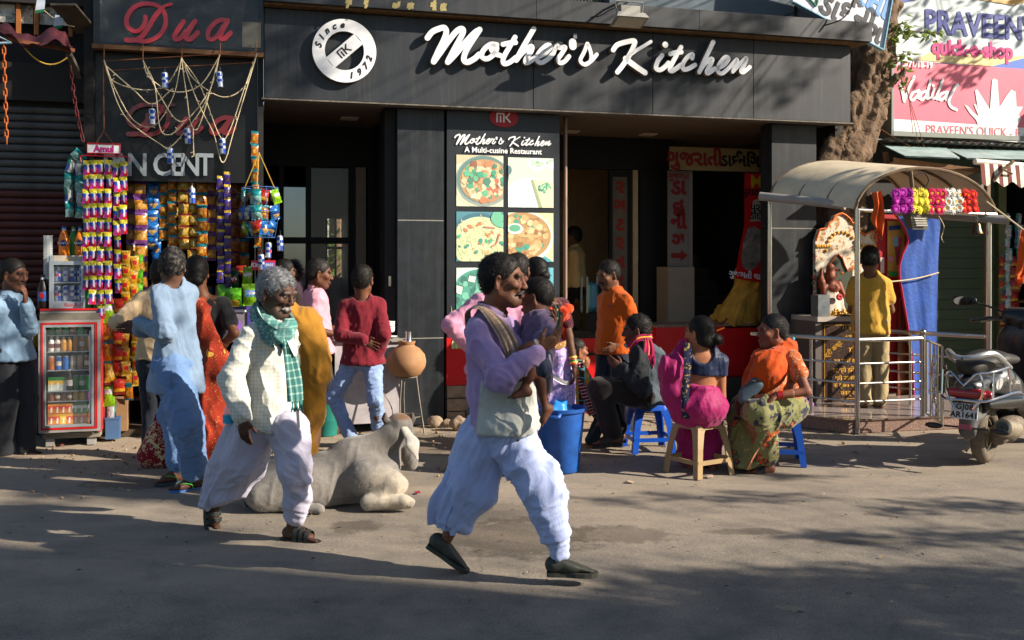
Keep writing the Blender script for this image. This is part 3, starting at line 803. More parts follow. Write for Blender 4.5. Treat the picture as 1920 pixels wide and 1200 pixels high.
class Person:
 def __init__(s,label,d,px,k=1.0,skin='#5b3a29',vox=.011,ground=0.0,group=None,cat='person',name='person'):
  w=D(px,HY,d);s.d=d;s.k=k;s.vox=vox;s.gz=ground
  s.o=arr((w.x,w.y,0));s.root=thing(name,label,cat,(w.x,w.y,0),0,group)
  s.skin=np.array(lin(skin))*1.25
  s.bops=[];s.fine=[];s.parts=[]
 def P(s,px,py,dd=0.0):return arr(D(px,py,s.d+dd))-s.o
 def pose(s,yaw,hip,neck,head,hyaw=None,hpitch=0,hroll=0,syaw=None,fL=None,fR=None,hL=None,hR=None,eL=None,eR=None,kL=None,kR=None,hs=1.15,shw=.150):
  k=s.k;s.f=yawv(yaw);s.l=np.array([-s.f[1],s.f[0],0]);s.yaw=yaw
  s.hip=s.P(*hip);s.neck=s.P(*neck);s.head=s.P(*head);s.hs=hs
  sy=yaw if syaw is None else syaw;s.sf=yawv(sy);s.sl=np.array([-s.sf[1],s.sf[0],0])
  up=unit(s.neck-s.hip);s.up=up
  s.sl=unit(s.sl-up*(s.sl@up));s.sf=unit(np.cross(s.sl,up))
  s.sh={q:s.neck+s.sl*(sg*shw*k)-up*.088*k for q,sg in(('L',1),('R',-1))}
  s.hj={q:s.hip+s.l*(sg*.088*k)for q,sg in(('L',1),('R',-1))}
  s.chest=s.hip+(s.neck-s.hip)*.68
  s.an,s.kn,s.ft,s.el,s.wr={},{},{},{},{}
  for q,ft,kp in(('L',fL,kL),('R',fR,kR)):
   if ft is None:ft=(None,0,0)
   if ft[0]is None:a=s.hj[q]-UP*.80*k
   else:a=s.P(*ft[0])
   fy=yaw if len(ft)<2 else ft[1];pit=0 if len(ft)<3 else ft[2]
   pole=s.f if kp is None else(s.P(*kp)-(s.hj[q]+a)/2)
   s.kn[q],s.an[q]=ik(s.hj[q],a,.435*k,.415*k,pole)
   fd=yawv(fy);s.ft[q]=fd*math.cos(R(pit))+UP*math.sin(R(pit))
  for q,h,e in(('L',hL,eL),('R',hR,eR)):
   w=s.sh[q]-UP*.50*k+s.sf*.06 if h is None else s.P(*h)
   pole=-s.sf*.6-UP*.5+(s.sl if q=='L' else-s.sl)*.5 if e is None else(s.P(*e)-(s.sh[q]+w)/2)
   s.el[q],s.wr[q]=ik(s.sh[q],w,.285*k,.25*k,pole)
  hy=sy if hyaw is None else hyaw
  f=yawv(hy);l=np.array([-f[1],f[0],0]);u=UP
  c,sn=math.cos(R(hpitch)),math.sin(R(hpitch));f,u=f*c+u*sn,u*c-f*sn
  c,sn=math.cos(R(hroll)),math.sin(R(hroll));l,u=l*c+u*sn,u*c-l*sn
  s.HM=np.stack([f,l,u],1)
  return s
 def H(s,x,y,z):return s.head+s.HM@(np.array([x,y,z])*s.hs)
 def hc(s,a,b,ra,rb,k=.008,op='+'):return cone(s.H(*a),s.H(*b),ra*s.hs,rb*s.hs,k*s.hs,op=op)
 def he(s,c,r,k=.008,op='+'):return ell(s.H(*c),np.array(r if hasattr(r,'__len__')else(r,r,r))*s.hs,k*s.hs,rot=s.HM,op=op)
 def head_mesh(s,vox,hair='#14100e',brow=True,moustache=None,stubble=0.0,age=0.0,fat=0.0,lipc='#6b3a33',eyes=True):
  e=s.he;c=s.hc;w=1+fat
  ops=[e((-.012,0,.030),(.094,.074*(1+fat*.4),.086),.01),e((.028,0,-.028),(.060,.060*w,.084),.03),e((.058,0,-.092),(.027,.026*w,.021),.025),c((-.005,.05*w,-.055),(.05,.022,-.098),.02,.018,.03),c((-.005,-.05*w,-.055),(.05,-.022,-.098),.02,.018,.03),c((.083,0,.020),(.104,0,-.026),.0080,.0118,.012),e((.096,.012,-.030),(.011,.008,.007),.008),e((.096,-.012,-.030),(.011,.008,.007),.008),c((.079,.040,.024),(.083,-.040,.024),.0125,.0125,.014),e((.062,.046*w,-.016),(.022,.020,.018),.02),e((.062,-.046*w,-.016),(.022,.020,.018),.02)]
  for sg in(1,-1):
   ops.append(e((.094,sg*.031,.004),(.016,.019,.012),.01,'-'))
   if eyes:
    ops.append(e((.076,sg*.031,.004),(.0135,.0145,.0125),.003));ops.append(c((.084,sg*.018,.0145),(.080,sg*.045,.0125),.0042,.0042,.004))
   ops.append(c((-.002,sg*.074,.018),(-.010,sg*.078,-.03),.013,.009,.008));ops.append(e((.002,sg*.084,.0),(.008,.006,.018),.006,'-'))
  ops+=[c((.090,.019,-.060),(.090,-.019,-.060),.0068,.0068,.007),c((.088,.016,-.0695),(.088,-.016,-.0695),.0075,.0075,.007),c((.099,.02,-.0648),(.099,-.02,-.0648),.0018,.0018,.003,'-')]
  if age:ops+=[c((.088,.024,-.035),(.076,.042,-.07),.0025,.0025,.004,'-'),c((.088,-.024,-.035),(.076,-.042,-.07),.0025,.0025,.004,'-'),e((.075,.042,-.05),(.02,.016,.018),.014,'-'),e((.075,-.042,-.05),(.02,.016,.018),.014,'-')]
  if moustache:ops+=[c((.094,0,-.047),(.079,.034,-.059),.0062,.004,.005),c((.094,0,-.047),(.079,-.034,-.059),.0062,.004,.005)]
  nb=s.neck-s.up*.05*s.k
  ops+=[cone(s.H(-.028,0,-.05),nb,.052*s.hs*w,.060*s.k*w,.03),cone(nb+s.sl*.09*s.k,nb-s.sl*.09*s.k,.045*s.k,.045*s.k,.05)]
  v,f=sdf_mesh(ops,vox)
  q=(v-s.head)@s.HM/s.hs
  col=np.tile(s.skin,(len(v),1))*(0.88+.26*vnoise(v*28,3))[:,None]
  def paint(m,c_,a=1.0):
   m=np.clip(m,0,1)[:,None]*a;col[:]=col*(1-m)+np.array(c_)*m
  front=q[:,0]>.04
  hc=np.array(lin(hair))
  paint(front&(np.abs(q[:,1])<.026)&(q[:,2]<-.052)&(q[:,2]>-.078)&(q[:,0]>.083),lin(lipc),.7)
  nose=np.clip(1-np.linalg.norm((q-np.array([.105,0,-.02]))/np.array([.03,.02,.03]),axis=1),0,1);paint(nose,s.skin*1.15,.5)
  if brow:
   by=np.abs(q[:,1]);paint((q[:,0]>.06)&(by>.012)&(by<.052)&(np.abs(q[:,2]-(.0265-.10*np.maximum(by-.036,0)))<.0058),hc,.75)
  if eyes:
   for sg in(1,-1):
    ec=np.array([.076,sg*.031,.004]);dd=np.linalg.norm(q-ec,axis=1)
    paint((dd<.0152)&(q[:,0]>.0850)&(np.abs(q[:,2]-.003)<.0052),(.20,.175,.15),.85)
    paint((np.linalg.norm(q[:,1:]-ec[1:],axis=1)<.0072)&(q[:,0]>.0835),(.012,.008,.006))
    paint((dd<.018)&(np.abs(q[:,2]-.0108)<.0022)&(q[:,0]>.078),(.015,.01,.008),.85)
  if moustache:
   paint(front&(q[:,2]>-.066-.12*np.abs(q[:,1])*0)&(q[:,2]<-.040)&(np.abs(q[:,1])<.040)&(q[:,0]>.078)&(np.abs(q[:,2]+.047+.36*np.abs(q[:,1]))<.0105),lin(moustache),.92)
  if stubble:
   m=np.clip((-.03-q[:,2])/.03,0,1)*(q[:,2]>-.13)*np.clip((q[:,0]-.0)/.03,0,1);paint(m*(vnoise(v*400,9)>.35),hc,stubble)
  return v,f,col
 def hand_ops(s,q,d=None,n=None,curl=.5,sc=1.0,spread=.0):
  w=s.wr[q];k=s.k*sc
  d=unit(w-s.el[q])if d is None else unit(np.array(d,float))
  if n is None:n=-s.sl if q=='L' else s.sl
  n=np.array(n,float);n=unit(n-d*(n@d));ac=np.cross(n,d)
  if q=='R':ac=-ac
  ac=unit(ac)
  M=np.stack([d,ac,n],1)
  o=[cone(s.el[q]+(w-s.el[q])*.5,w,.036*k,.026*k,.01),cone(w,w+d*.03*k,.026*k,.028*k,.012,flat=n,s=.7),ell(w+d*.055*k,(.050*k,.041*k,.0155*k),.012,rot=M)]
  for i,(off,ln)in enumerate(((.029,.072),(.0095,.082),(-.010,.076),(-.028,.060))):
   b=w+(d*.088+ac*off)*k;a0=curl*(.55+.12*i);dr=d+ac*(off*spread*12)
   p=b-d*.012*k
   for j,(fr,an)in enumerate(((.45,.5),(.32,1.0),(.23,1.4))):
    a=a0*an*1.15;dv=unit(unit(dr)*math.cos(a)+n*math.sin(a));e=p+dv*ln*fr*k*1.12
    o.append(cone(p,e,(.0092-.0008*j)*k,(.0086-.0009*j)*k,.0025));p=e
  tb=w+(d*.025+ac*.028)*k;t1=tb+unit(d*.75+ac*.7+n*.25)*.042*k;t2=t1+unit(d*.95+ac*.2+n*.35*(1+curl))*.034*k
  o+=[cone(tb,t1,.0135*k,.0105*k,.008),cone(t1,t2,.0102*k,.0085*k,.003)]
  return o
 def foot_ops(s,q,toes=True):
  a=s.an[q];f=s.ft[q];k=s.k;l=unit(np.cross(UP,f));u=np.cross(f,l)
  sg=1 if q=='L' else-1
  o=[ell(a-u*.045*k-f*.03*k,(.034*k,.031*k,.034*k),.02,rot=np.stack([f,l,u],1)),cone(a-u*.02*k+f*.02*k,a-u*.060*k+f*.125*k,.036*k,.022*k,.02),cone(a-u*.055*k-f*.02*k,a-u*.062*k+f*.12*k+l*sg*.018*k,.028*k,.019*k,.02),cone(a-u*.055*k-f*.02*k,a-u*.062*k+f*.115*k-l*sg*.022*k,.028*k,.019*k,.02)]
  if toes:
   for i in range(5):
    y=-sg*(.030-.0145*i)*k;ln=(.178-.006*i-.003*i*i)*k
    o.append(cone(a-u*.065*k+f*.13*k+l*y,a-u*.070*k+f*ln+l*y,(.0125 if i==0 else .009)*k,(.011 if i==0 else .0078)*k,.004))
  return o
 def sole(s,q,col,name='sandal',th=.02,strap='thong',strapc=None,closed=False,wide=1.0):
  "footwear; closed=True makes a shoe round the foot"
  a=s.an[q];f=s.ft[q];k=s.k;l=unit(np.cross(UP,f));u=np.cross(f,l)
  m=mat('footwear '+col,col,.6,var=.2,vscale=30,bump=.2);m2=mat('footwear '+(strapc or col),strapc or col,.55,var=.2,vscale=30)
  mb=MB();out=[];n=22
  prof=[(-.068,.026),(-.060,.031),(-.03,.033),(.03,.031),(.08,.041),(.125,.045),(.16,.040),(.185,.026),(.195,.010)]
  pts=[(x,y*wide)for x,y in prof]+[(x,-y*wide)for x,y in prof[::-1]]
  base=a-u*.079*k
  vs=[base+f*x*k+l*y*k-u*z for z in(0,th)for x,y in pts];m_=len(pts)
  mb.add(vs,[tuple(range(m_)),tuple(range(m_,2*m_))[::-1]]+[(i,i+m_,(i+1)%m_+m_,(i+1)%m_)for i in range(m_)])
  so=mb.build(name,m,s.root)
  if closed:
   ops=[cone(a-u*.045*k-f*.035*k,a-u*.055*k+f*.06*k,.040*k,.040*k,.02),cone(a-u*.05*k+f*.05*k,a-u*.060*k+f*.15*k,.043*k,.034*k,.02,flat=u,s=.8),cone(a-u*.045*k-f*.03*k,a+f*.02*k-u*.02*k,.040*k,.036*k,.02),plane(-u,-(base-u*.004)@u)]
   ops.append(dict(plane(u+f*.35,0),c=(a-u*.012*k)@(u+f*.35)))
   v,f_=sdf_mesh(ops,.006);link('shoe_upper',np_mesh('shoe_upper',v,f_,m),so)
  else:
   st=MB()
   if strap=='thong':
    for sg in(1,-1):
     st.tube(smooth_path([base+f*.12*k+u*.025,base+f*.10*k+l*sg*.025*k+u*.045*k,base+f*.045*k+l*sg*.040*k+u*.030*k,base+f*.03*k+l*sg*.040*k]),.008*k,6,flat=.5)
   else:
    for x0,wv in((.030,.030),(.068,.026),(.106,.030))if strap=='bands' else((.085,.075),):
     h=lambda y,z:base+f*(x0+.01)*k+l*y*k+u*z*k;tp=.088-.30*(x0-.02)
     strip('strap',[h(.050,-.004),h(.047,tp*.55),h(.026,tp*.93),h(0,tp),h(-.026,tp*.93),h(-.047,tp*.55),h(-.050,-.004)],wv*k,f-u*.28,m2,so,3,.0008,1)
   if st.v:st.build('strap',m2,so,smooth=True)
  return so
 def body(s,hands=(('L',{}),('R',{})),feet='LR',headkw=None,hv=.006,legs=True,belly=0,bust=0,handvox=.006):
  k=s.k
  o=[ell(s.hip,(.10*k,.130*k,.11*k),.06,rot=np.stack([s.f,s.l,UP],1)),cone(s.hip+s.up*.08*k,s.chest,.122*k,.138*k,.06,flat=s.sf,s=.70),cone(s.sh['L']*.8+s.sh['R']*.2,s.sh['R']*.8+s.sh['L']*.2,.07*k,.07*k,.05),cone(s.neck-s.up*.05*k,s.neck+(s.head-s.neck)*.5,.062*k,.052*k,.04)]
  if belly:o.append(ell(s.hip+s.up*.14*k+s.sf*.05,(.12+belly,.15+belly,.13),.06,rot=np.stack([s.sf,s.sl,s.up],1)))
  for q in 'LR':
   o+=[cone(s.sh[q],s.el[q],.050*k,.038*k,.03),cone(s.el[q],s.wr[q],.038*k,.026*k,.015)]
   if legs:o+=[cone(s.hj[q],s.kn[q],.070*k,.046*k,.03),cone(s.kn[q],s.an[q],.046*k,.034*k,.02),ell(s.kn[q]*.68+s.an[q]*.32-s.f*.018*k,(.043*k,.042*k,.09*k),.03)]
  V_,F_,C_=[],[],[];b=0
  def put(v,f,c):
   nonlocal b
   V_.append(v);F_.append(f+b);C_.append(c);b+=len(v)
  v,f=sdf_mesh(o,s.vox*1.25);put(v,f,np.tile(s.skin,(len(v),1))*(.9+.2*vnoise(v*20,5))[:,None])
  for q,kw in hands:
   v,f=sdf_mesh(s.hand_ops(q,**kw),handvox);put(v,f,np.tile(s.skin,(len(v),1))*(.85+.3*vnoise(v*60,7))[:,None])
  for q in feet:
   v,f=sdf_mesh(s.foot_ops(q)+[cone(s.an[q],s.an[q]+(s.kn[q]-s.an[q])*.45,.034*k,.046*k,.02)],handvox);put(v,f,np.tile(s.skin,(len(v),1))*(.85+.3*vnoise(v*60,8))[:,None])
  if headkw is not None:put(*s.head_mesh(hv,**headkw))
  return link('body',np_mesh('body',np.concatenate(V_),np.concatenate(F_),SKIN,np.concatenate(C_)),s.root)
 def hair(s,col='#14100e',vox=.007,style='short',n=2200,ln=.018,rough=.005,grey=None,bun=None,recede=0.0,extra=()):
  e=s.he
  g=.005
  ops=[e((-.016,0,.040),(.097+g*.4,.079+g*.5,.086+g),.01),e((-.048,0,-.002),(.058,.072,.070),.02)]
  ops+=list(extra)
  def hp(nx,ny,nz,c):
   nn=s.HM@np.array([nx,ny,nz]);nn=unit(nn);return plane(nn,nn@s.H(c[0],c[1],c[2]),.01)
  ops.append(dict(s.he((.135,0,-.02+recede),(.105,.105,.098),.02,'-')))
  ops.append(hp(.75,0,-1,(-.02,0,-.058)))
  for sg in(1,-1):ops.append(s.he((.01,sg*.085,-.035),(.030,.028,.045),.012,'-'))
  if bun is not None:ops.append(s.he(bun,(.042,.045,.040),.015))
  v,f=sdf_mesh(ops,vox)
  nrm=vnormals(v,f)
  v=v+nrm*((fbm(v*38,21,3)-.45)*rough*2)[:,None]
  rng=np.random.default_rng(int(abs(s.o[0])*1000)%9999)
  q=(v-s.head)@s.HM/s.hs
  Vs,Fs=[v],[f]
  if n:
   n=int(n*1.4)
   ok=np.where((nrm@(s.HM@np.array([-.2,0,.6]))>-.55))[0]
   pick=rng.choice(ok,n)
   p=v[pick];nn=nrm[pick]
   if style=='short':fl=nn*.30+(s.HM@np.array([-.25,0,-.25]))+rng.normal(0,.35,(n,3))
   elif style=='swept':fl=nn*.35+(s.HM@np.array([.5,.25,-.05]))+rng.normal(0,.30,(n,3))
   else:fl=nn*.12+(s.HM@np.array([-.8,0,-.25]))+rng.normal(0,.12,(n,3))
   fl=fl/np.linalg.norm(fl,axis=1,keepdims=True);L_=ln*rng.uniform(.5,1.2,(n,1))
   sd=np.cross(fl,nn+rng.normal(0,.3,(n,3)));sd=sd/np.maximum(np.linalg.norm(sd,axis=1,keepdims=True),1e-6)*.0011
   mid=p+fl*L_*.5+nn*.002;tip=p+fl*L_+nn*(-.003)-UP*.004
   st=np.stack([p-sd,p+sd,mid+sd*.8,mid-sd*.8,tip-sd*.2,tip+sd*.2],1).reshape(-1,3)
   b=len(v)+np.arange(n)*6
   Fs.append(np.concatenate([np.stack([b,b+1,b+2,b+3],1),np.stack([b+3,b+2,b+5,b+4],1)]));Vs.append(st)
  V_=np.concatenate(Vs);F_=np.concatenate(Fs)
  base=np.array(lin(col));c=np.tile(base,(len(V_),1))*(.8+.4*vnoise(V_*90,4))[:,None]
  if grey is not None:
   m=np.clip((fbm(V_*60,5,3)*1.14-grey[1])*3+.4,0,1)[:,None];c=c*(1-m)+np.array(lin(grey[0]))*(.8+.3*vnoise(V_*90,8))[:,None]*m
  return link('hair',np_mesh('hair',V_,F_,mat('hair strands',rough=.6,vcol=True,var=.15,vscale=60,spec=.25),c),s.root)
 def torso_ops(s,off=.02,hem=None,flare=.0,bottom=None,w=0.0):
  k=s.k;lo=s.hip-UP*.05*k if bottom is None else bottom
  return[cone(s.chest,s.hip+s.up*.06*k,.152*k+off+w,.150*k+off+w,.05,flat=s.sf,s=.72),cone(s.hip+s.up*.06*k,lo,.150*k+off+w,.158*k+off+flare,.05,flat=s.f,s=.78),cone(s.sh['L']*.86+s.sh['R']*.14,s.sh['R']*.86+s.sh['L']*.14,.055*k+off,.055*k+off,.05),cone(s.neck-s.up*.03*k,s.sh['L']+s.up*.015*k,.05*k+off*.6,.04*k+off*.6,.04),cone(s.neck-s.up*.03*k,s.sh['R']+s.up*.015*k,.05*k+off*.6,.04*k+off*.6,.04),cone(s.neck-s.up*.07*k,s.neck+s.up*.012*k+s.sf*.0,.09*k+off,.058*k+off*.6,.05)]
 def sleeve_ops(s,q,off=.018,upto=1.0,r=(.050,.042,.033)):
  k=s.k;o=[cone(s.sh[q],s.el[q],r[0]*k+off,r[1]*k+off,.03)]if upto>=.5 else[cone(s.sh[q],s.sh[q]+(s.el[q]-s.sh[q])*upto*2,r[0]*k+off,r[0]*k+off*1.3,.03)]
  if upto>.5:o.append(cone(s.el[q],s.el[q]+(s.wr[q]-s.el[q])*(upto-.5)*2,r[1]*k+off,r[2]*k+off,.02))
  return o
 def leg_ops(s,q,r=(.098,.078,.062),upto=.92):
  k=s.k;return[cone(s.hj[q],s.kn[q],r[0]*k,r[1]*k,.04),cone(s.kn[q],s.kn[q]+(s.an[q]-s.kn[q])*upto,r[1]*k,r[2]*k,.02)]
 def seat_ops(s,off=.012):return[ell(s.hip,(.125*s.k+off,.160*s.k+off,.12*s.k+off),.06,rot=np.stack([s.f,s.l,UP],1))]
 def garment(s,name,ops,m,vox=None,fold=(),it=1,fine=.0025,label=None,seed=0,col=None,arms=0.0):
  vox=vox or s.vox
  v,f=sdf_mesh(ops,vox)
  if it:v=relax(v,f,it,.4)
  n=vnormals(v,f);dsp=np.zeros(len(v))
  for i,fo in enumerate(fold):
   d,fr,amp=fo[0],fo[1],fo[2];st=fo[3]if len(fo)>3 else .15;wp=fo[4]if len(fo)>4 else .05
   dsp+=amp*folds(v,d,fr,st,seed+i*7,wp)
  if arms:
   for q in 'LR':
    for a,b in((s.sh[q],s.el[q]),(s.el[q],s.wr[q])):
     ax=unit(b-a);L_=np.linalg.norm(b-a);t=np.clip(((v-a)@ax),0,L_);near=np.clip((.11-np.linalg.norm(v-a-t[:,None]*ax,axis=1))/.04,0,1)
     cr=unit(np.cross(ax,np.array([.1,1,.1])));w_=near*(.25+.75*np.exp(-((np.linalg.norm(v-s.el[q],axis=1))/.11)**2))
     dsp+=arms*w_*folds(v,unit(cr+ax*(.45 if ax[2]<0 else-.45)),24,.22,seed+60,.04)
  if fine:dsp+=.0020*folds(v,unit(s.up+s.sl*.25+s.sf*.1),27,.09,seed+77,.05)
  if fine:dsp+=fine*(fbm(v*22,seed+40)-.5)*2
  v=v+n*dsp[:,None]
  c=col(v,n)if col is not None else None
  return link(name,np_mesh(name,v,f,m,c),s.root,label=label)
 def shirt(s,m,hem,sleeve=1.0,off=.020,soff=.014,flare=.015,amp=.006,arms=.005,seed=1,name='shirt',bottom=None,cut=(0,0,-1),extra=(),w=0.0,label=None,vox=None):
  h=s.P(*hem);nn=unit(np.array(cut,float))
  ops=s.torso_ops(off,flare=flare,bottom=(h+UP*.02)*np.array([0,0,1])+s.hip*np.array([1,1,0])if bottom is None else s.P(*bottom),w=w)
  for q in 'LR':ops+=s.sleeve_ops(q,soff,sleeve)
  ops+=list(extra)+[plane(nn,nn@h),s.hc((-.03,0,-.13),(-.01,0,.02),.058,.07,.01,'-')]
  o=s.garment(name,ops,m,vox or s.vox*.85,fold=((unit(s.up+s.sl*.15),9,amp,.14,.10),(unit(s.sl*.7-UP*.7),18,amp*.6,.3,.06)),seed=seed,fine=.003,arms=arms,label=label)
  cb=[s.neck+s.sf*x*s.k+s.sl*y*s.k+s.up*z*s.k for x,y,z in((.075,-.03,-.01),(.03,-.066,.022),(-.05,-.045,.038),(-.05,.045,.038),(.03,.066,.022),(.075,.03,-.01))]
  strip('collar',cb,[.03,.045,.045,.045,.045,.03],s.up,m,s.root,4,.001,1)
  return o
 def trousers(s,m,r=(.098,.076,.062),upto=.95,amp=.006,seed=3,name='trousers',rings=0.0,label=None,vox=None):
  ops=s.seat_ops(.008)+s.leg_ops('L',r,upto)+s.leg_ops('R',r,upto)
  fo=[((.1,.1,1),11,amp,.15,.08)]
  if rings:fo.append(((1,.3,.25),34,rings,.25,.05))
  return s.garment(name,ops,m,vox or s.vox*.9,fold=fo,seed=seed,label=label)
def strip(name,path,width,side,m,parent,nv=10,pleat=.006,npl=4,uvs=(1.0,1.0),thick=.004,seed=0,label=None):
 "a length of cloth swept along a path with pleats across it; UV in metres"
 P=smooth_path([V(p)for p in path],6);n=len(P)
 ws=width if isinstance(width,(list,tuple))else[width]*len(path)
 sides=side if isinstance(side,list)else[side]*len(path)
 vs=[];uv=[];L=0;rng=random.Random(seed);ph=rng.uniform(0,6)
 for i,p in enumerate(P):
  t=i/(n-1)*(len(path)-1);j=min(int(t),len(path)-2);fr=t-j
  w=ws[j]*(1-fr)+ws[j+1]*fr;sd=(V(sides[j])*(1-fr)+V(sides[j+1])*fr).normalized()
  tg=(P[min(i+1,n-1)]-P[max(i-1,0)]).normalized();sd=(sd-tg*sd.dot(tg)).normalized();nn=sd.cross(tg)
  if i:L+=(P[i]-P[i-1]).length
  for q in range(nv+1):
   x=q/nv-.5
   vs.append(p+sd*(w*x)+nn*(pleat*math.sin(ph+x*npl*6.28+.7*math.sin(L*9+seed))+pleat*.5*math.sin(L*14+x*5)))
   uv.append((x*(sum(ws)/len(ws))*uvs[0],L*uvs[1]))
 mb=MB();fs=[(i*(nv+1)+q,i*(nv+1)+q+1,(i+1)*(nv+1)+q+1,(i+1)*(nv+1)+q)for i in range(n-1)for q in range(nv)]
 mb.add(vs,fs,0,None,uv)
 o=mb.build(name,m,parent,smooth=True,label=label,angle=None)
 return o,P
def fringe(mb,a,b,n,ln,r=.002,seed=0):
 rng=random.Random(seed);a,b=V(a),V(b)
 for i in range(n):
  p=a.lerp(b,(i+.5)/n);q=p-V((rng.uniform(-.012,.012),rng.uniform(-.008,.008),ln*rng.uniform(.7,1.15)))
  mb.tube([p,p.lerp(q,.5)+V((rng.uniform(-.006,.006),rng.uniform(-.006,.006),0)),q],r,4)
def pat_nodes(key,rough=.85):
 m=bpy.data.materials.new(key);m.use_nodes=True;nt,b=nodes_of(m);b.inputs['Roughness'].default_value=rough;b.inputs['Specular IOR Level'].default_value=.2;b.inputs['Sheen Weight'].default_value=.15
 tc=nt.nodes.new('ShaderNodeTexCoord')
 nz=nt.nodes.new('ShaderNodeTexNoise');nz.inputs['Scale'].default_value=400;nt.links.new(tc.outputs['Object'],nz.inputs['Vector'])
 bp=nt.nodes.new('ShaderNodeBump');bp.inputs['Strength'].default_value=.3;bp.inputs['Distance'].default_value=.002;nt.links.new(nz.outputs[0],bp.inputs['Height']);nt.links.new(bp.outputs[0],b.inputs['Normal'])
 wrinkles(nt,tc,bp,.2)
 return m,nt,b,tc
def NM(nt,op,a,b=0.0,clamp=False):
 k=nt.nodes.new('ShaderNodeMath');k.operation=op;k.use_clamp=clamp
 for i,v in enumerate((a,b)):
  if isinstance(v,(int,float)):k.inputs[i].default_value=v
  else:nt.links.new(v,k.inputs[i])
 return k.outputs[0]
def NMIX(nt,fac,a,b):
 k=nt.nodes.new('ShaderNodeMix');k.data_type='RGBA'
 for i,v in((0,fac),(6,a),(7,b)):
  if isinstance(v,(int,float)):k.inputs[i].default_value=v
  elif isinstance(v,str):k.inputs[i].default_value=(*lin(v),1)
  else:nt.links.new(v,k.inputs[i])
 return k.outputs[2]
def plaid_mat(key,base,lines,uv=False,axes=('x','z')):
 "lines: (axis 0/1, period, width, colour, strength)"
 m,nt,b,tc=pat_nodes(key);sp=nt.nodes.new('ShaderNodeSeparateXYZ');nt.links.new(tc.outputs['UV' if uv else 'Object'],sp.inputs[0])
 ch=(sp.outputs[0],sp.outputs[1])if uv else tuple(sp.outputs['xyz'.index(a)]for a in axes)
 col=NMIX(nt,0.0,base,base)
 for ax,per,wd,c,st in lines:
  fr=NM(nt,'FRACT',NM(nt,'DIVIDE',ch[ax],per));msk=NM(nt,'MULTIPLY',NM(nt,'LESS_THAN',fr,wd),st)
  col=NMIX(nt,msk,col,c)
 nt.links.new(col,b.inputs['Base Color']);return m
def dots_mat(key,base,spots,warp=0.0,zfade=None,rough=.85):
 "spots: (scale, radius, colour, strength, ring colour or None)"
 m,nt,b,tc=pat_nodes(key,rough);col=NMIX(nt,0.0,base,base)
 for i,(sc,rad,c,st,ring)in enumerate(spots):
  vo=nt.nodes.new('ShaderNodeTexVoronoi');vo.inputs['Scale'].default_value=sc
  mp=nt.nodes.new('ShaderNodeMapping');mp.inputs['Location'].default_value=(i*3.3,i*1.7,0);nt.links.new(tc.outputs['Object'],mp.inputs[0])
  src=mp.outputs[0]
  if warp:
   nz=nt.nodes.new('ShaderNodeTexNoise');nz.inputs['Scale'].default_value=sc*1.6;nz.inputs['Detail'].default_value=3;nt.links.new(src,nz.inputs['Vector'])
   mv=nt.nodes.new('ShaderNodeMix');mv.data_type='VECTOR';mv.inputs[0].default_value=warp;nt.links.new(src,mv.inputs[4]);nt.links.new(nz.outputs[1],mv.inputs[5]);src=mv.outputs[1]
  nt.links.new(src,vo.inputs['Vector']);d=vo.outputs['Distance']
  if ring:col=NMIX(nt,NM(nt,'MULTIPLY',NM(nt,'LESS_THAN',d,rad*1.35),st),col,ring)
  msk=NM(nt,'MULTIPLY',NM(nt,'LESS_THAN',d,rad),st)
  if zfade is not None:
   sp=nt.nodes.new('ShaderNodeSeparateXYZ');nt.links.new(tc.outputs['Object'],sp.inputs[0]);msk=NM(nt,'MULTIPLY',msk,NM(nt,'LESS_THAN',sp.outputs[2],zfade))
  col=NMIX(nt,msk,col,c)
 nt.links.new(col,b.inputs['Base Color']);return m
def two(A,B,vox):
 va,fa=sdf_mesh(A,vox);vb,fb=sdf_mesh(B,vox);return np.concatenate([va,vb]),np.concatenate([fa,fb+len(va)])
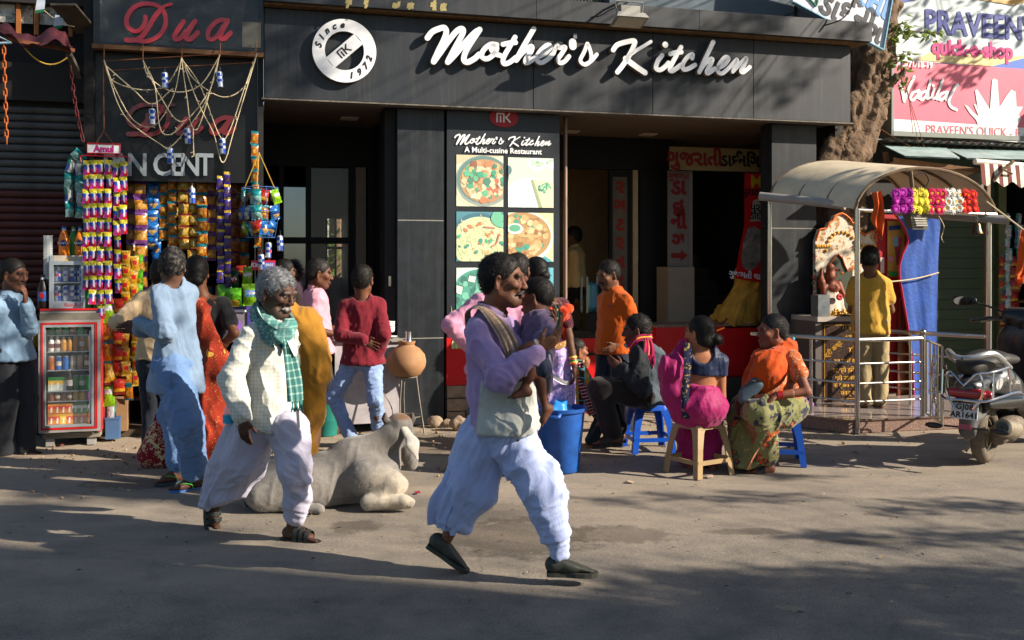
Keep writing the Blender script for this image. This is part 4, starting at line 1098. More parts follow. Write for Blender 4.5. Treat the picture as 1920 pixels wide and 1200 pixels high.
def walker():
 s=Person('man in lilac shirt and white dhoti striding past with a child on his arm',5.2,930,1.0,'#5e3c2b',.0105)
 s.pose(-14,(928,765),(920,590),(943,527),hyaw=-14,hpitch=0,syaw=-26,fR=((1050,1042,-.10),-3,0),fL=((838,1008,.10),-6,-32),kR=(1035,900,-.1),kL=(915,905,.08),hR=(1010,655,-.20),eR=(968,720,-.30),hL=(1032,618,.10),eL=(985,690,.2),hs=1.15)
 s.kn['L']=s.P(893,900,.09)
 s.body(hands=(('R',dict(d=(.8,0,.5),n=(-.3,.8,.4),curl=.7)),('L',dict(d=(.25,-.75,.6),n=(-.9,-.1,.2),curl=.55,spread=.3))),feet='',headkw=dict(hair='#15100e',moustache='#1d1613',stubble=.45,age=.5,lipc='#7a4038'),hv=.004,handvox=.0045)
 s.hair('#120e0d',.006,'short',3000,.015,.006,grey=('#4a4440',.80))
 lil=cloth('lilac cotton','#9a86ad',var=.08)
 hem=s.P(940,806)
 ops=s.torso_ops(.012,flare=.02,bottom=s.P(943,800),w=-.006)+[ell(s.P(965,760,-.03),(.11,.10,.15),.06),ell(s.P(950,795,-.02),(.165,.165,.10),.06),ell(s.P(950,690,-.04),(.12,.11,.16),.06)]
 ops+=s.sleeve_ops('R',.015,.93)+s.sleeve_ops('L',.015,.9)
 ops+=[plane((.02,0,-1),-hem[2]),s.hc((-.03,0,-.13),(-.01,0,.02),.062,.07,.01,'-')]
 xa,xb=s.P(903,690),s.P(898,806)
 def col(v,n):
  c=np.tile(np.array(lin('#9a82ad')),(len(v),1))
  t=np.clip((v[:,0]-xa[0]-.10*(v[:,2]-xa[2]))/.012,0,1)*np.clip((s.P(900,706)[2]+.25*(v[:,0]-xa[0])-v[:,2])/.02,0,1)
  t=t*(np.linalg.norm(v-s.el['R'],axis=1)>.088)*(np.linalg.norm(v-(s.wr['R']*.5+s.el['R']*.5),axis=1)>.10)*(np.linalg.norm(v-s.wr['R'],axis=1)>.08)
  return c*(1-t[:,None])+np.array(lin('#aeb1ab'))*t[:,None]
 sm=mat('dyed cotton',rough=.88,vcol=True,var=.08,vscale=9,bump=.3,bscale=420,sheen=.2,spec=.2,wrinkle=.25)
 s.garment('shirt',ops,sm,.008,fold=(((.15,.1,1),9,.007,.16,.10),((.8,0,-.6),17,.006,.3,.06)),seed=2,col=col,fine=.004,arms=.006)
 col_=[s.neck+s.sf*x+s.sl*y+s.up*z for x,y,z in((.085,-.03,-.005),(.03,-.075,.028),(-.05,-.05,.045),(-.05,.05,.045),(.03,.075,.028),(.085,.03,-.005))]
 strip('collar',col_,[.03,.05,.05,.05,.05,.03],s.up,lil,s.root,4,.001,1)
 tw=plaid_mat('checked towel','#9d8673',((0,.018,.4,'#6d5a4a',.8),(0,.075,.10,'#a8323a',.9),(0,.05,.2,'#d3c6b4',.7),(1,.03,.3,'#7d6a5a',.5)),True)
 pth=[s.neck-s.sf*.12-s.up*.13,s.neck-s.sf*.10-s.sl*.06+s.up*.015,s.neck-s.sl*.10+s.up*.045,s.neck+s.sf*.10-s.sl*.12-s.up*.03,s.neck+s.sf*.165-s.sl*.11-s.up*.15,s.neck+s.sf*.175-s.sl*.09-s.up*.28,s.neck+s.sf*.18-s.sl*.08-s.up*.34]
 strip('towel',pth,[.10,.10,.085,.09,.085,.07,.05],[s.sl,s.sl-s.sf*.3,-s.sf*.4+s.sl,s.sl*.9+s.sf*.6,s.sl*.7+s.sf*.7,s.sl*.6+s.sf*.8,s.sl*.6+s.sf*.8],tw,s.root,12,.006,3)
 strip('towel_end',[s.P(1022,665,-.16),s.P(1024,700,-.17),s.P(1022,735,-.16)],[.05,.07,.08],(1,-.2,0),cloth('lilac grey cloth','#8f8496'),s.root,8,.008,3)
 fr=MB();fringe(fr,s.P(1012,733,-.16),s.P(1032,735,-.16),12,.05,.0025);fr.build('fringe',cloth('lilac grey cloth','#8f8496'),s.root)
 strip('placket',[s.P(984,700,-.20),s.P(984,750,-.225),s.P(983,804,-.215)],.012,s.sl,cloth('dark seam','#5d5f60'),s.root,2,.0005,1)
 q=s.P
 hipc=[ell(q(930,790),(.125,.14,.10),.06)]
 rear=hipc+[cone(q(914,815,.06),q(884,910,.08),.130,.120,.06),cone(q(884,910,.08),q(848,985,.10),.112,.078,.05),cone(q(848,985,.10),q(838,1030,.11),.078,.07,.03),cone(q(885,830,.05),q(828,972,.10),.082,.052,.06,flat=(0,1,0),s=1.5),cone(q(828,972,.10),q(812,1025,.12),.050,.035,.03)]
 rear.append(plane((-.38,0,-1),-(.38*q(868,1000)[0]+q(868,1000)[2])))
 front=hipc+[cone(q(960,818,-.02),q(1008,908,-.08),.128,.104,.06),cone(q(1008,908,-.08),q(1038,985,-.10),.100,.066,.05),cone(q(1038,985,-.10),q(1050,1050,-.10),.064,.040,.03),cone(q(1035,880,-.09),q(1046,960,-.10),.042,.042,.05),cone(q(1000,930,-.06),q(1030,1000,-.08),.055,.03,.04),plane((.05,0,-1),-q(1050,1034)[2]+.05*q(1050,1034)[0])]
 dm=cloth('white cotton dhoti','#a3b0d8',var=.05,sheen=.25)
 d1=unit(q(840,985)-q(930,800));d2=unit(q(1050,1020)-q(960,800))
 v,f=two(rear,front,.0072);n=vnormals(v,f)
 side=(v[:,0]>q(957,860)[0]).astype(float)[:,None]
 lo=np.clip((q(930,790)[2]-v[:,2])/.30,0,1)
 dirs=d2*side+d1*(1-side)
 swag=unit(np.array([.85,0,.42]))*side+unit(np.array([.75,0,-.66]))*(1-side)
 dsp=.012*folds(v,swag,6,.10,5,.10)*(.3+.7*lo)*(.4+.6*side[:,0])+.013*folds(v,dirs,8,.10,23,.06)*(1-.55*side[:,0])+.006*folds(v,unit(np.array([.3,0,.95])),15,.2,41,.08)+.003*folds(v,swag,17,.12,31,.05)*lo+.0035*folds(v,d1*(1-side)+swag*side,34,.07,51,.03)
 v=v+n*dsp[:,None]
 link('dhoti',np_mesh('dhoti',v,f,dm),s.root)
 for p0,p1,p2,p3 in(((905,805),(865,880),(826,945),(818,988)),((915,808),(884,880),(850,950),(838,998))):
  strip('dhoti_pleat',[q(*p0,-.02),q(*p1,-.03),q(*p2,.0),q(*p3,.04)],[.05,.10,.13,.10],(1,-.5,.2),dm,s.root,10,.012,2,seed=p0[0])
 for k_,c in(('R','#33352e'),('L','#33352e')):s.sole(k_,c,'shoe',.022,closed=True,wide=1.12)
 return s
def child():
 s=Person('small child in mauve hooded top and dark shorts carried on the lilac shirted man\'s arm',5.25,1005,.50,'#5a3626',.008)
 s.pose(160,(1004,684,-.12),(1012,598,.02),(1005,559,.10),hyaw=165,hpitch=-5,syaw=165,fL=((983,724,-.24),190,-10),fR=((1022,762,-.16),215,-50),kL=(985,680,-.3),kR=(1004,700,-.3),hL=(998,648,-.26),eL=(1020,640,-.3),hR=(985,630,.02),hs=.88,shw=.21)
 s.kn['L']=s.P(994,686,-.28);s.an['L']=s.P(984,727,-.28);s.kn['R']=s.P(1008,700,-.26);s.an['R']=s.P(1022,764,-.24)
 s.wr['L']=s.P(1004,643,-.28);s.el['L']=s.P(1022,632,-.18);s.sh['L']=s.P(1020,606,-.06);s.sh['R']=s.P(995,606,.06)
 s.body(hands=(('L',dict(d=(-.9,-.1,-.2),n=(0,.3,-1),curl=.5,sc=1.15)),),headkw=dict(hair='#15100e',fat=.12,lipc='#7a4a42'),hv=.0045,handvox=.0045)
 s.hair('#15110f',.006,'flat',1300,.010,.002)
 m=cloth('mauve sweatshirt','#64546f')
 ops=[cone(s.neck-UP*.02,s.hip+UP*.03,.070,.092,.03),cone(s.sh['L'],s.sh['R'],.045,.045,.03),cone(s.sh['L'],s.el['L'],.046,.040,.015),cone(s.el['L'],s.el['L']+(s.wr['L']-s.el['L'])*.55,.040,.034,.01),ell(s.P(1020,600,-.0),(.055,.06,.035),.02),ell(s.P(1008,604,-.05),(.04,.05,.025),.02)]
 s.garment('hooded_top',ops,m,.0075,fold=(((0,0,1),22,.006,.3),((1,0,.3),26,.005,.3)),seed=4)
 s.garment('shorts',[ell(s.hip,(.075,.085,.06),.03),cone(s.hip,s.P(1010,690,-.24),.062,.055,.03),cone(s.P(1018,672,-.16),s.P(1018,694,-.24),.05,.045,.02)],cloth('navy cotton','#1c2438'),.0075,fold=(((0,0,1),26,.003),))
 v=MB();v.tube([s.wr['L']+np.array([.012,0,.004]),s.wr['L']+np.array([.0,0,-.002])],[.021,.020],10);v.build('cuff',cloth('white rib','#c9c6c2'),s.root,smooth=True)
 if 0:strip('sling_cloth',[s.P(1022,640,-.25),s.P(1035,680,-.25),s.P(1020,705,-.30),s.P(1002,690,-.32)],[.05,.09,.08,.05],(0,.3,1),cloth('lilac cotton','#9a86ad'),s.root,8,.008,2)
 return s
WALKER=walker();CHILD=child()
def scarf_man():
 s=Person('thin grey haired man in white checked shirt, teal scarf and white dhoti walking',5.98,500,.96,'#3f281d',.010)
 s.pose(-42,(505,742),(506,604),(518,551),hyaw=-26,hpitch=-12,syaw=-38,fR=((405,940,.16),-40,-72),fL=((548,985,-.06),-14,-3),kR=(452,865,.10),kL=(560,880,-.2),hR=(456,786,-.27),eR=(436,705,-.2),hL=(548,765,.30),hs=1.21,shw=.14)
 s.body(hands=(('R',dict(d=(.1,-.1,-1),n=(.3,.9,0),curl=.75)),),headkw=dict(hair='#5b5754',moustache='#8b857f',stubble=.22,age=1,lipc='#4a2b26'),hv=.0042,handvox=.0048)
 s.hair('#5d5e61',.006,'swept',3400,.022,.005,grey=('#8b8e92',.42))
 m=plaid_mat('white checked shirting','#c4c4bc',((0,.022,.3,'#a9aa9c',.55),(1,.022,.3,'#a9aa9c',.55)),axes=('x','z'))
 hem=s.P(500,800)
 ops=s.torso_ops(.012,flare=.045,bottom=s.P(505,800),w=-.006)+s.sleeve_ops('R',.022,.93,(.048,.044,.040))+s.sleeve_ops('L',.014,.9)
 ops+=[plane((-.18,0,-1),-hem[2]+.18*0),s.hc((-.03,0,-.13),(-.01,0,.02),.06,.07,.01,'-')]
 s.garment('shirt',ops,m,.008,fold=(((.1,.1,1),8,.005,.14,.12),((.7,0,-.7),16,.007,.3,.06)),seed=8,fine=.003,arms=.0015)
 q=s.P
 strip('placket',[q(533,622,-.20),q(545,690,-.215),q(556,750,-.225),q(560,803,-.225)],.022,s.sl,cloth('shirt placket','#b9b3a2'),s.root,2,.001,1)
 mb=MB();cc=s.wr['R'];ax=unit(s.wr['R']-s.el['R']);mb.tube([cc-ax*.065,cc-ax*.012],[.047,.043],14);mb.build('cuff',m,s.root,smooth=True)
 strip('undershirt',[q(527,632,-.20),q(535,655,-.218),q(545,682,-.226)],[.06,.04,.012],s.sl,cloth('dark vest','#1d1714'),s.root,3,.001,1)
 for sg,(x0,x1)in((0,(515,523)),(1,(540,552))):strip('collar_flap',[q(x0,626,-.19),q(x1,655,-.225),q(x1+2,668,-.226)],[.06,.05,.015],s.sl,m,s.root,3,.001,1)
 sc=plaid_mat('teal checked scarf','#4a7d78',((0,.030,.25,'#9ab7ac',.75),(1,.045,.22,'#9ab7ac',.7),(0,.06,.12,'#1c5a5a',.8)),True)
 strip('scarf_collar',[s.P(479,568,.03),s.P(486,600,-.10),s.P(508,626,-.19),s.P(536,632,-.17),s.P(548,610,-.04),s.P(525,582,.1),s.P(490,574,.1),s.P(474,582,.0),s.P(487,612,-.13),s.P(514,638,-.215),s.P(541,640,-.19)],[.07,.085,.095,.08,.07,.07,.07,.07,.08,.08,.06],[UP*.8+s.sf*.3]*11,sc,s.root,10,.009,3,seed=3)
 s.garment('scarf_knot',[ell(q(533,632,-.20),(.05,.04,.042),.02),cone(q(498,605,-.08),q(531,630,-.18),.040,.042,.03),cone(q(533,630,-.18),q(547,605,-.06),.042,.036,.03),cone(q(482,582,.02),q(502,612,-.12),.042,.042,.03)],sc if False else plaid_mat('teal scarf wrap','#4a7d78',((0,.05,.25,'#8fb0a6',.6),(1,.045,.22,'#8fb0a6',.55),(1,.02,.2,'#1d5f5f',.6))),.008,fold=(((.8,.1,-.45),26,.010,.15,.05),),seed=5)
 end=[q(537,636,-.215),q(545,668,-.235),q(553,715,-.25),q(556,752,-.255)]
 strip('scarf_end',end,[.06,.085,.10,.105],s.sl+s.sf*.2,sc,s.root,12,.010,3,seed=6)
 fr=MB();a=V(q(546,752,-.26));b=V(q(567,750,-.24));fringe(fr,a,b,14,.06,.003,3);fr.build('fringe',cloth('teal cotton','#3c837c'),s.root)
 dm=cloth('dull white dhoti','#a9a6b8',var=.06,sheen=.2)
 hipc=[ell(q(505,790),(.14,.135,.11),.06)]
 rear=hipc+[cone(q(482,800,.02),q(456,868,.06),.128,.112,.06),cone(q(456,868,.06),q(428,930,.12),.108,.078,.05),cone(q(428,930,.12),q(410,975,.14),.078,.06,.03),cone(q(445,815,.08),q(395,925,.16),.08,.055,.06),cone(q(410,890,.14),q(384,960,.17),.055,.035,.03),plane((.30,0,-1),-q(410,948)[2]+.30*q(410,948)[0])]
 front=hipc+[cone(q(543,805,-.08),q(552,875,-.14),.120,.090,.06),cone(q(552,875,-.14),q(556,930,-.10),.088,.058,.05),cone(q(556,930,-.10),q(553,985,-.07),.056,.036,.03),plane((0,0,-1),-q(553,968)[2])]
 v,f=two(rear,front,.0075);n=vnormals(v,f)
 side=(v[:,0]>q(520,860)[0]).astype(float)[:,None];lo=np.clip((q(500,790)[2]-v[:,2])/.25,0,1)
 d1=unit(q(405,935)-q(490,800));d2=unit(np.array([.0,0,-1.0]))
 sw=unit(np.array([.8,0,-.6]))*side+unit(np.array([.75,0,.2]))*(1-side)
 v=v+n*(.013*folds(v,sw,7,.10,7,.10)*(.3+.7*lo)+0.009*folds(v,d2*side+d1*(1-side),10,.1,17,.06)+.004*folds(v,sw,20,.14,27,.05)*lo+.0035*folds(v,d1*(1-side)+sw*side,34,.07,51,.03))[:,None]
 link('dhoti',np_mesh('dhoti',v,f,dm),s.root)
 for p0,p1,p2,p3 in(((442,800),(418,855),(396,900),(385,935)),((455,808),(440,860),(420,905),(402,938))):
  strip('dhoti_pleat',[q(*p0,.06),q(*p1,.08),q(*p2,.12),q(*p3,.14)],[.05,.09,.11,.08],(1,-.3,.3),dm,s.root,10,.012,2,seed=p0[0])
 s.sole('L','#1f2423','sandal',.026,'bands',wide=1.1);s.sole('R','#1f2423','sandal',.026,'bands',wide=1.1)
 b=fthing
 t=thing('water_bottle','clear plastic water bottle with blue label held beside the scarfed man\'s cuff','bottle',FWB(s,428,790,.02))
 mb=MB();mb.lathe([(.0,-.09),(.03,-.09),(.032,-.08),(.032,.06),(.02,.085),(.014,.095),(.014,.11)],14);mb.build('bottle',mat('clear plastic','#cfdde0',.08,alpha=.45,spec=.6,var=0),t,smooth=True)
 mb=MB();mb.lathe([(.0335,-.01),(.0335,.04)],14,cap=False);mb.build('label',mat('cyan label','#2f9fc4',.4),t,smooth=True)
 return s
def FWB(s,px,py,dd):return V(s.P(px,py,dd)+s.o)
SCARF_MAN=scarf_man()
def blue_kurta_man():
 s=Person('grey haired man in pale blue kurta and pyjama seen from behind at the sweet stall',7.3,335,1.0,'#4a3024',.011)
 s.pose(160,(333,686),(326,530),(322,500),hyaw=118,hpitch=-4,syaw=150,fL=((366,893,-.06),222,0),fR=((338,880,.12),215,0),hL=(262,606,-.10),eL=(322,665,-.25),hR=(262,618,.12),eR=(300,660,.2),kL=(352,790,-.2),kR=(330,790,.2),hs=1.14,shw=.135)
 s.body(hands=(('L',dict(d=(-1,.1,.1),n=(0,0,-1),curl=.6)),('R',dict(d=(-1,-.1,.1),curl=.6))),headkw=dict(hair='#2c2826'),hv=.0055,handvox=.006)
 s.hair('#1f1c1b',.007,'flat',2200,.016,.004,grey=('#77736f',.62))
 kurta=cloth('pale blue cotton','#70859d')
 s.shirt(kurta,(330,732),1.0,.018,.018,.05,.006,.005,3,'kurta',w=-.012,bottom=(329,735),extra=(cone(s.P(310,650,.02),s.P(306,715,.02),.07,.11,.06),cone(s.P(350,650,.02),s.P(352,725,.02),.07,.11,.06)),cut=(-.06,0,-1))
 MB().prism([(0,0),(.03,0),(.014,.14)],0,.004).build('side_slit',cloth('deep blue shade cotton','#5b7396'),s.root,loc=V(s.P(318,731,-.235)))
 s.trousers(cloth('light blue pyjama cotton','#5f7ca6'),(.118,.108,.085),.88,.009,5,'pyjama',.004)
 for q,c in(('L','#3f6fb0'),('R','#2c3f4c')):s.sole(q,c,'flip_flop',.022,'thong','#4db84a')
 return s
def left_man():
 s=Person('man in light blue shirt and charcoal trousers holding food to his mouth beside the fridge',8.56,22,1.0,'#4e3123',.012)
 s.pose(-22,(22,652),(18,556),(26,516),hyaw=-14,hpitch=-6,syaw=-20,fL=((48,842,.05),-8),fR=((4,850,-.05),-60),hL=(47,568,-.14),eL=(62,625,-.25),hR=(-20,670,0),hs=1.14)
 s.body(hands=(('L',dict(d=(.1,-.1,1),n=(-1,-.2,.2),curl=.9)),),headkw=dict(hair='#14110f',moustache='#1b1614',stubble=.2),hv=.0055,handvox=.006)
 s.hair('#131110',.008,'flat',1500,.016,.003)
 s.shirt(cloth('sky blue shirting','#7590a8'),(20,675),.95,.018,.016,.03,.006,.006,4)
 s.trousers(cloth('charcoal wool','#25272c',sheen=.05),(.098,.086,.080),.96,.006,6)
 for q in 'LR':s.sole(q,'#2a1d16','sandal',.022,'wide')
 return s
def back_customer():
 s=Person('dark haired customer in beige shirt half hidden behind the pale blue kurta',8.3,298,1.0,'#3d281d',.014)
 s.pose(100,(300,680),(300,545),(303,516),syaw=100,fL=(None,95),fR=(None,80),hL=(275,612,-.05),hs=1.1)
 s.body(hands=(('L',dict(curl=.5)),),headkw=dict(hair='#131110'),hv=.007,handvox=.007);s.hair('#131110',.008,'flat',700)
 s.shirt(cloth('beige shirting','#b39c7c'),(300,672),.6,.024);s.trousers(cloth('dark denim','#1c222d'))
 for q in 'LR':s.sole(q,'#2a1d16','sandal',.022,'wide')
def sari_woman():
 s=Person('woman in black blouse and red bandhani sari with hand on hip at the snack stall',7.75,398,.96,'#54341f',.012)
 s.pose(100,(395,690),(380,555),(368,512),syaw=95,hyaw=110,fL=((372,868,0),100),fR=((402,872,0),80),hR=(402,664,-.06),eR=(450,640,-.15),hL=(345,650,.15),hs=1.1)
 s.body(hands=(('R',dict(curl=.5)),),headkw=dict(hair='#0f0d0c'),hv=.007,handvox=.007)
 s.hair('#0f0d0c',.008,'flat',900,.02,.003,bun=(-.10,0,-.05))
 s.garment('blouse',[cone(s.chest,s.chest-s.up*.10,.152,.148,.04,flat=s.sf,s=.72),cone(s.sh['L'],s.sh['R'],.062,.062,.04)]+s.sleeve_ops('R',.010,.32)+s.sleeve_ops('L',.010,.32),cloth('black cotton','#17181b'),fold=((s.up,14,.004),))
 m=dots_mat('red bandhani','#8e2a14',((34,.16,'#d9b06a',.85,None),(7,.17,'#c7a23c',.7,'#6d1c10')),warp=.1)
 q=s.P
 s.garment('sari',[ell(s.hip,(.15,.175,.13),.06),cone(q(395,690),q(392,850),.165,.165,.06),cone(q(410,700),q(420,850),.10,.11,.06),cone(q(375,575,-.14),q(408,690,-.12),.06,.09,.05),cone(q(372,555,.02),q(378,600,-.13),.06,.055,.04),plane(-UP,-.03)],m,fold=(((.12,0,1),10,.014,.08,.1),),seed=4)
 s.sole('L','#2a1d16','sandal',.02);s.sole('R','#2a1d16','sandal',.02)
 b=thing('cloth_bag','red and cream brocade cloth bag standing behind the pale blue pyjama','bag',FWB(s,300,0,-.15).xyz*V((1,1,0))if False else G(308,872))
 v,f=sdf_mesh([ell((0,0,.20),(.15,.12,.18),.05),cone((-.1,0,.08),(.1,0,.08),.11,.11,.08),plane((0,0,-1),0)],.012);n=vnormals(v,f);v=v+n*(.012*folds(v,(.2,0,1),9,.2,3))[:,None]
 link('bag_body',np_mesh('bag_body',v,f,dots_mat('brocade','#7c1420',((9,.34,'#c7b48a',.9,None),(11,.22,'#8e1a26',1,'#c9b88f')),warp=.35)),b)
 MB().tube(smooth_path([(-.08,0,.33),(-.05,0,.42),(.05,0,.42),(.08,0,.33)]),.012).build('handle',cloth('red cotton','#7c1420'),b)
def mustard_person():
 s=Person('figure wrapped in a mustard shawl behind the man with the teal scarf',6.75,560,.98,'#4a3022',.012)
 s.pose(95,(568,725),(528,592),(516,556),syaw=95,hyaw=100,fL=((560,890,0),110),fR=((578,888,.1),90),hR=(560,650,.12),eR=(622,690,-.05),hs=1.05)
 s.body(hands=(),headkw=dict(hair='#100e0d'),hv=.008);s.hair('#100e0d',.009,'flat',600)
 q=s.P;m=cloth('mustard cotton','#93671d',var=.08)
 s.garment('shawl',[cone(s.sh['R']+s.up*.02,s.el['R'],.075,.065,.05),cone(s.sh['L']+s.up*.02,s.sh['R']+s.up*.02,.065,.065,.05),cone(q(528,602),q(562,655),.11,.15,.06,flat=(0,1,0),s=.9),cone(q(535,575),q(550,620),.07,.09,.05),cone(q(560,630,-.02),q(592,692,-.06),.07,.085,.06),cone(q(592,690,-.06),q(586,760,-.04),.078,.07,.06),cone(q(562,640),q(568,770),.15,.12,.06),cone(q(575,740),q(572,850),.10,.065,.06)],m,.010,fold=(((.35,0,-1),8,.016,.12,.10),((.2,0,-1),18,.006,.12)),seed=9)
 for k in 'LR':s.sole(k,'#2a1d16','sandal',.02)
def pink_man():
 s=Person('man in pink shirt with rolled sleeves serving at the white food counter',9.5,598,1.0,'#553423',.013)
 s.pose(12,(596,640),(590,545),(599,514),hyaw=8,hpitch=-6,syaw=20,fL=((622,800,.1),20),fR=((598,806,-.05),10),hR=(628,626,-.10),eR=(572,640,-.25),hL=(648,622,.25),hs=1.18)
 s.body(hands=(('R',dict(curl=.6)),('L',dict(curl=.6))),headkw=dict(hair='#181412',stubble=.25),hv=.006,handvox=.007)
 s.hair('#1a1715',.008,'flat',1800,.014,.003,grey=('#55504c',.72))
 s.shirt(cloth('pink shirting','#c9909f'),(598,662),.62,.018,.016,.02,.006,.005,6)
 s.trousers(cloth('dark grey denim','#24262b'),(.10,.082,.07),.94,.006)
 for k in 'LR':s.sole(k,'#3a2a20','sandal',.02,'wide')
def maroon_boy():
 s=Person('young man in maroon shirt and faded jeans with one hand behind his back',8.93,680,.96,'#5c3a29',.0115)
 s.pose(92,(681,668),(679,556),(680,526),hyaw=80,syaw=94,fL=((660,823,-.05),170),fR=((712,812,.05),95),kL=(655,740,-.02),kR=(705,740,.0),hL=(682,638,-.20),eL=(632,640,-.14),hR=(707,672,-.03),eR=(722,620,-.1),hs=1.14)
 s.body(hands=(('L',dict(d=(.85,-.2,-.45),n=(0,-1,0),curl=.25,spread=.5)),('R',dict(d=(0,0,-1),curl=.5))),headkw=dict(hair='#151210'),hv=.006,handvox=.006)
 s.hair('#17130f',.007,'short',1800,.018,.004)
 s.shirt(cloth('maroon shirting','#6e1826'),(682,682),1.0,.016,.014,.035,.005,.004,8)
 s.trousers(cloth('faded denim','#8096bd',var=.2,vscale=10),(.088,.066,.056),.98,.005,4,'jeans',.006)
 for k in 'LR':s.sole(k,'#3a2a24','flip_flop',.02,'thong','#27364f')
def doorway_dark_man():
 s=Person('dark clothed man standing in the shade of the glazed doorway',10.3,532,1.0,'#4a2f22',.016)
 s.pose(30,(540,660),(532,545),(536,512),hyaw=10,syaw=60,hs=1.15)
 s.body(hands=(),feet='',headkw=dict(hair='#100e0d'),hv=.008);s.hair('#100e0d',.009,'flat',700)
 s.shirt(cloth('dark brown shirting','#241c1a'),(540,660),.9,.02);s.trousers(cloth('black cotton','#17181b'))
 for k in 'LR':s.sole(k,'#1d1613','shoe',.02,closed=True)
def hip_man():
 s=Person('man in pink shirt and blue jeans standing hand on hip behind the lilac shirted walker',7.75,915,1.0,'#54352a',.0115)
 s.pose(98,(918,690),(940,552),(972,508),hyaw=70,syaw=100,fL=((900,895,.0),150),fR=((950,900,-.05),200),hL=(884,652,-.02),eL=(835,612,-.12),hs=1.1)
 s.body(hands=(('L',dict(d=(.5,.3,-.7),curl=.4)),),headkw=dict(hair='#141110'),hv=.007,handvox=.007)
 s.hair('#151110',.008,'short',1200,.022,.006)
 s.shirt(cloth('rose pink shirting','#c78ba6'),(915,700),.95,.018,.020,.02,.007,.006,9)
 s.trousers(cloth('teal blue denim','#1f4562',var=.2),(.095,.075,.065),.96,.006,4,'jeans')
 for k in 'LR':s.sole(k,'#4a3328','sandal',.02)
def skirt_woman():
 s=Person('woman in orange veil and violet printed skirt with bangles beside the blue bin',8.1,1035,.97,'#4b2f20',.011)
 s.pose(125,(1040,672,.02),(1022,560),(1002,512),hyaw=140,syaw=118,fL=((1035,850,0),120),fR=((1060,850,0),100),hR=(1077,686,-.12),eR=(1072,640,-.16),hL=(1000,640,.15),hs=1.05)
 s.body(hands=(('R',dict(d=(.05,0,-1),n=(-1,.2,0),curl=.7)),),headkw=dict(hair='#0f0d0c'),hv=.007,handvox=.006)
 s.hair('#0f0d0c',.008,'flat',900,.02,.002,bun=(-.10,0,-.02))
 q=s.P
 s.garment('choli',[cone(s.chest,s.chest-s.up*.09,.150,.145,.04,flat=s.sf,s=.72),cone(s.sh['L'],s.sh['R'],.058,.058,.04)]+s.sleeve_ops('R',.010,.30)+s.sleeve_ops('L',.010,.30),dots_mat('maroon sequin','#3a1020',((60,.3,'#7a3a2c',.8,None),)),fold=((s.up,14,.003),))
 veil=dots_mat('orange veil','#c23a12',((26,.2,'#d8a04a',.35,None),))
 s.garment('veil',[cone(q(1005,548,-.06),q(1030,640,-.14),.075,.085,.05,flat=(.3,-1,0),s=.7),cone(q(1030,600,-.1),q(1062,580,-.06),.05,.05,.04),cone(q(1000,560,.0),q(1018,640,-.05),.09,.09,.05),cone(q(1058,590,-.02),q(1064,632,-.02),.045,.035,.03)],veil,.009,fold=(((.3,0,-1),13,.008,.15),),seed=3)
 strip('green_band',[q(1040,572,-.09),q(1047,592,-.15),q(1038,622,-.19),q(1020,650,-.19)],.05,(1,-.4,.3),dots_mat('green gold band','#0f4a44',((30,.3,'#c9a86a',.9,None),)),s.root,6,.003,1)
 strip('gold_trim',[q(1047,570,-.08),q(1055,594,-.14),q(1047,626,-.19),q(1028,654,-.20)],.022,(1,-.4,.3),cloth('gold trim','#b9935e'),s.root,4,.003,2)
 m=dots_mat('violet floral satin','#a48ac0',((10,.26,'#3d4f86',.75,'#c9b6d8'),(8,.2,'#d9cfe6',.8,None),(13,.14,'#4e8f5a',.8,None),(9,.18,'#7a4f9e',.8,None)),warp=.25,rough=.5)
 s.garment('skirt',[ell(q(1040,665),(.135,.135,.09),.05),cone(q(1040,670),q(1032,840),.14,.205,.06),plane(-UP,-.07)],m,.010,fold=(((.0,0,1),16,.014,.03,.03),((.1,0,1),30,.005,.03,.02)),seed=6)
 strip('waistband',[q(1012,642,-.13),q(1034,650,-.17),q(1056,646,-.14),q(1064,642,-.05)],.05,UP,dots_mat('gold brocade','#8e6a3c',((55,.3,'#d9c08a',.9,None),)),s.root,4,.002,1)
 strip('silver_belt',[q(1014,678,-.18),q(1030,700,-.22),q(1055,716,-.21),q(1066,718,-.14)],.035,UP,mat('beaded silver','#c9c5c9',.4,.5,bump=.8,bscale=160),s.root,4,.004,2)
 mb=MB();ax=unit(s.wr['R']-s.el['R'])
 for i,c in enumerate(('#c0392b','#e0b030','#2f7d3a','#c0392b','#d8c24a')):
  p=s.wr['R']-ax*(.012+.014*i);mb.tube([p-ax*.006,p+ax*.006],.034,12,0,c)
 mb.build('bangles',VCOL,s.root,smooth=True)
 for k in 'LR':s.sole(k,'#5a3a28','sandal',.02)
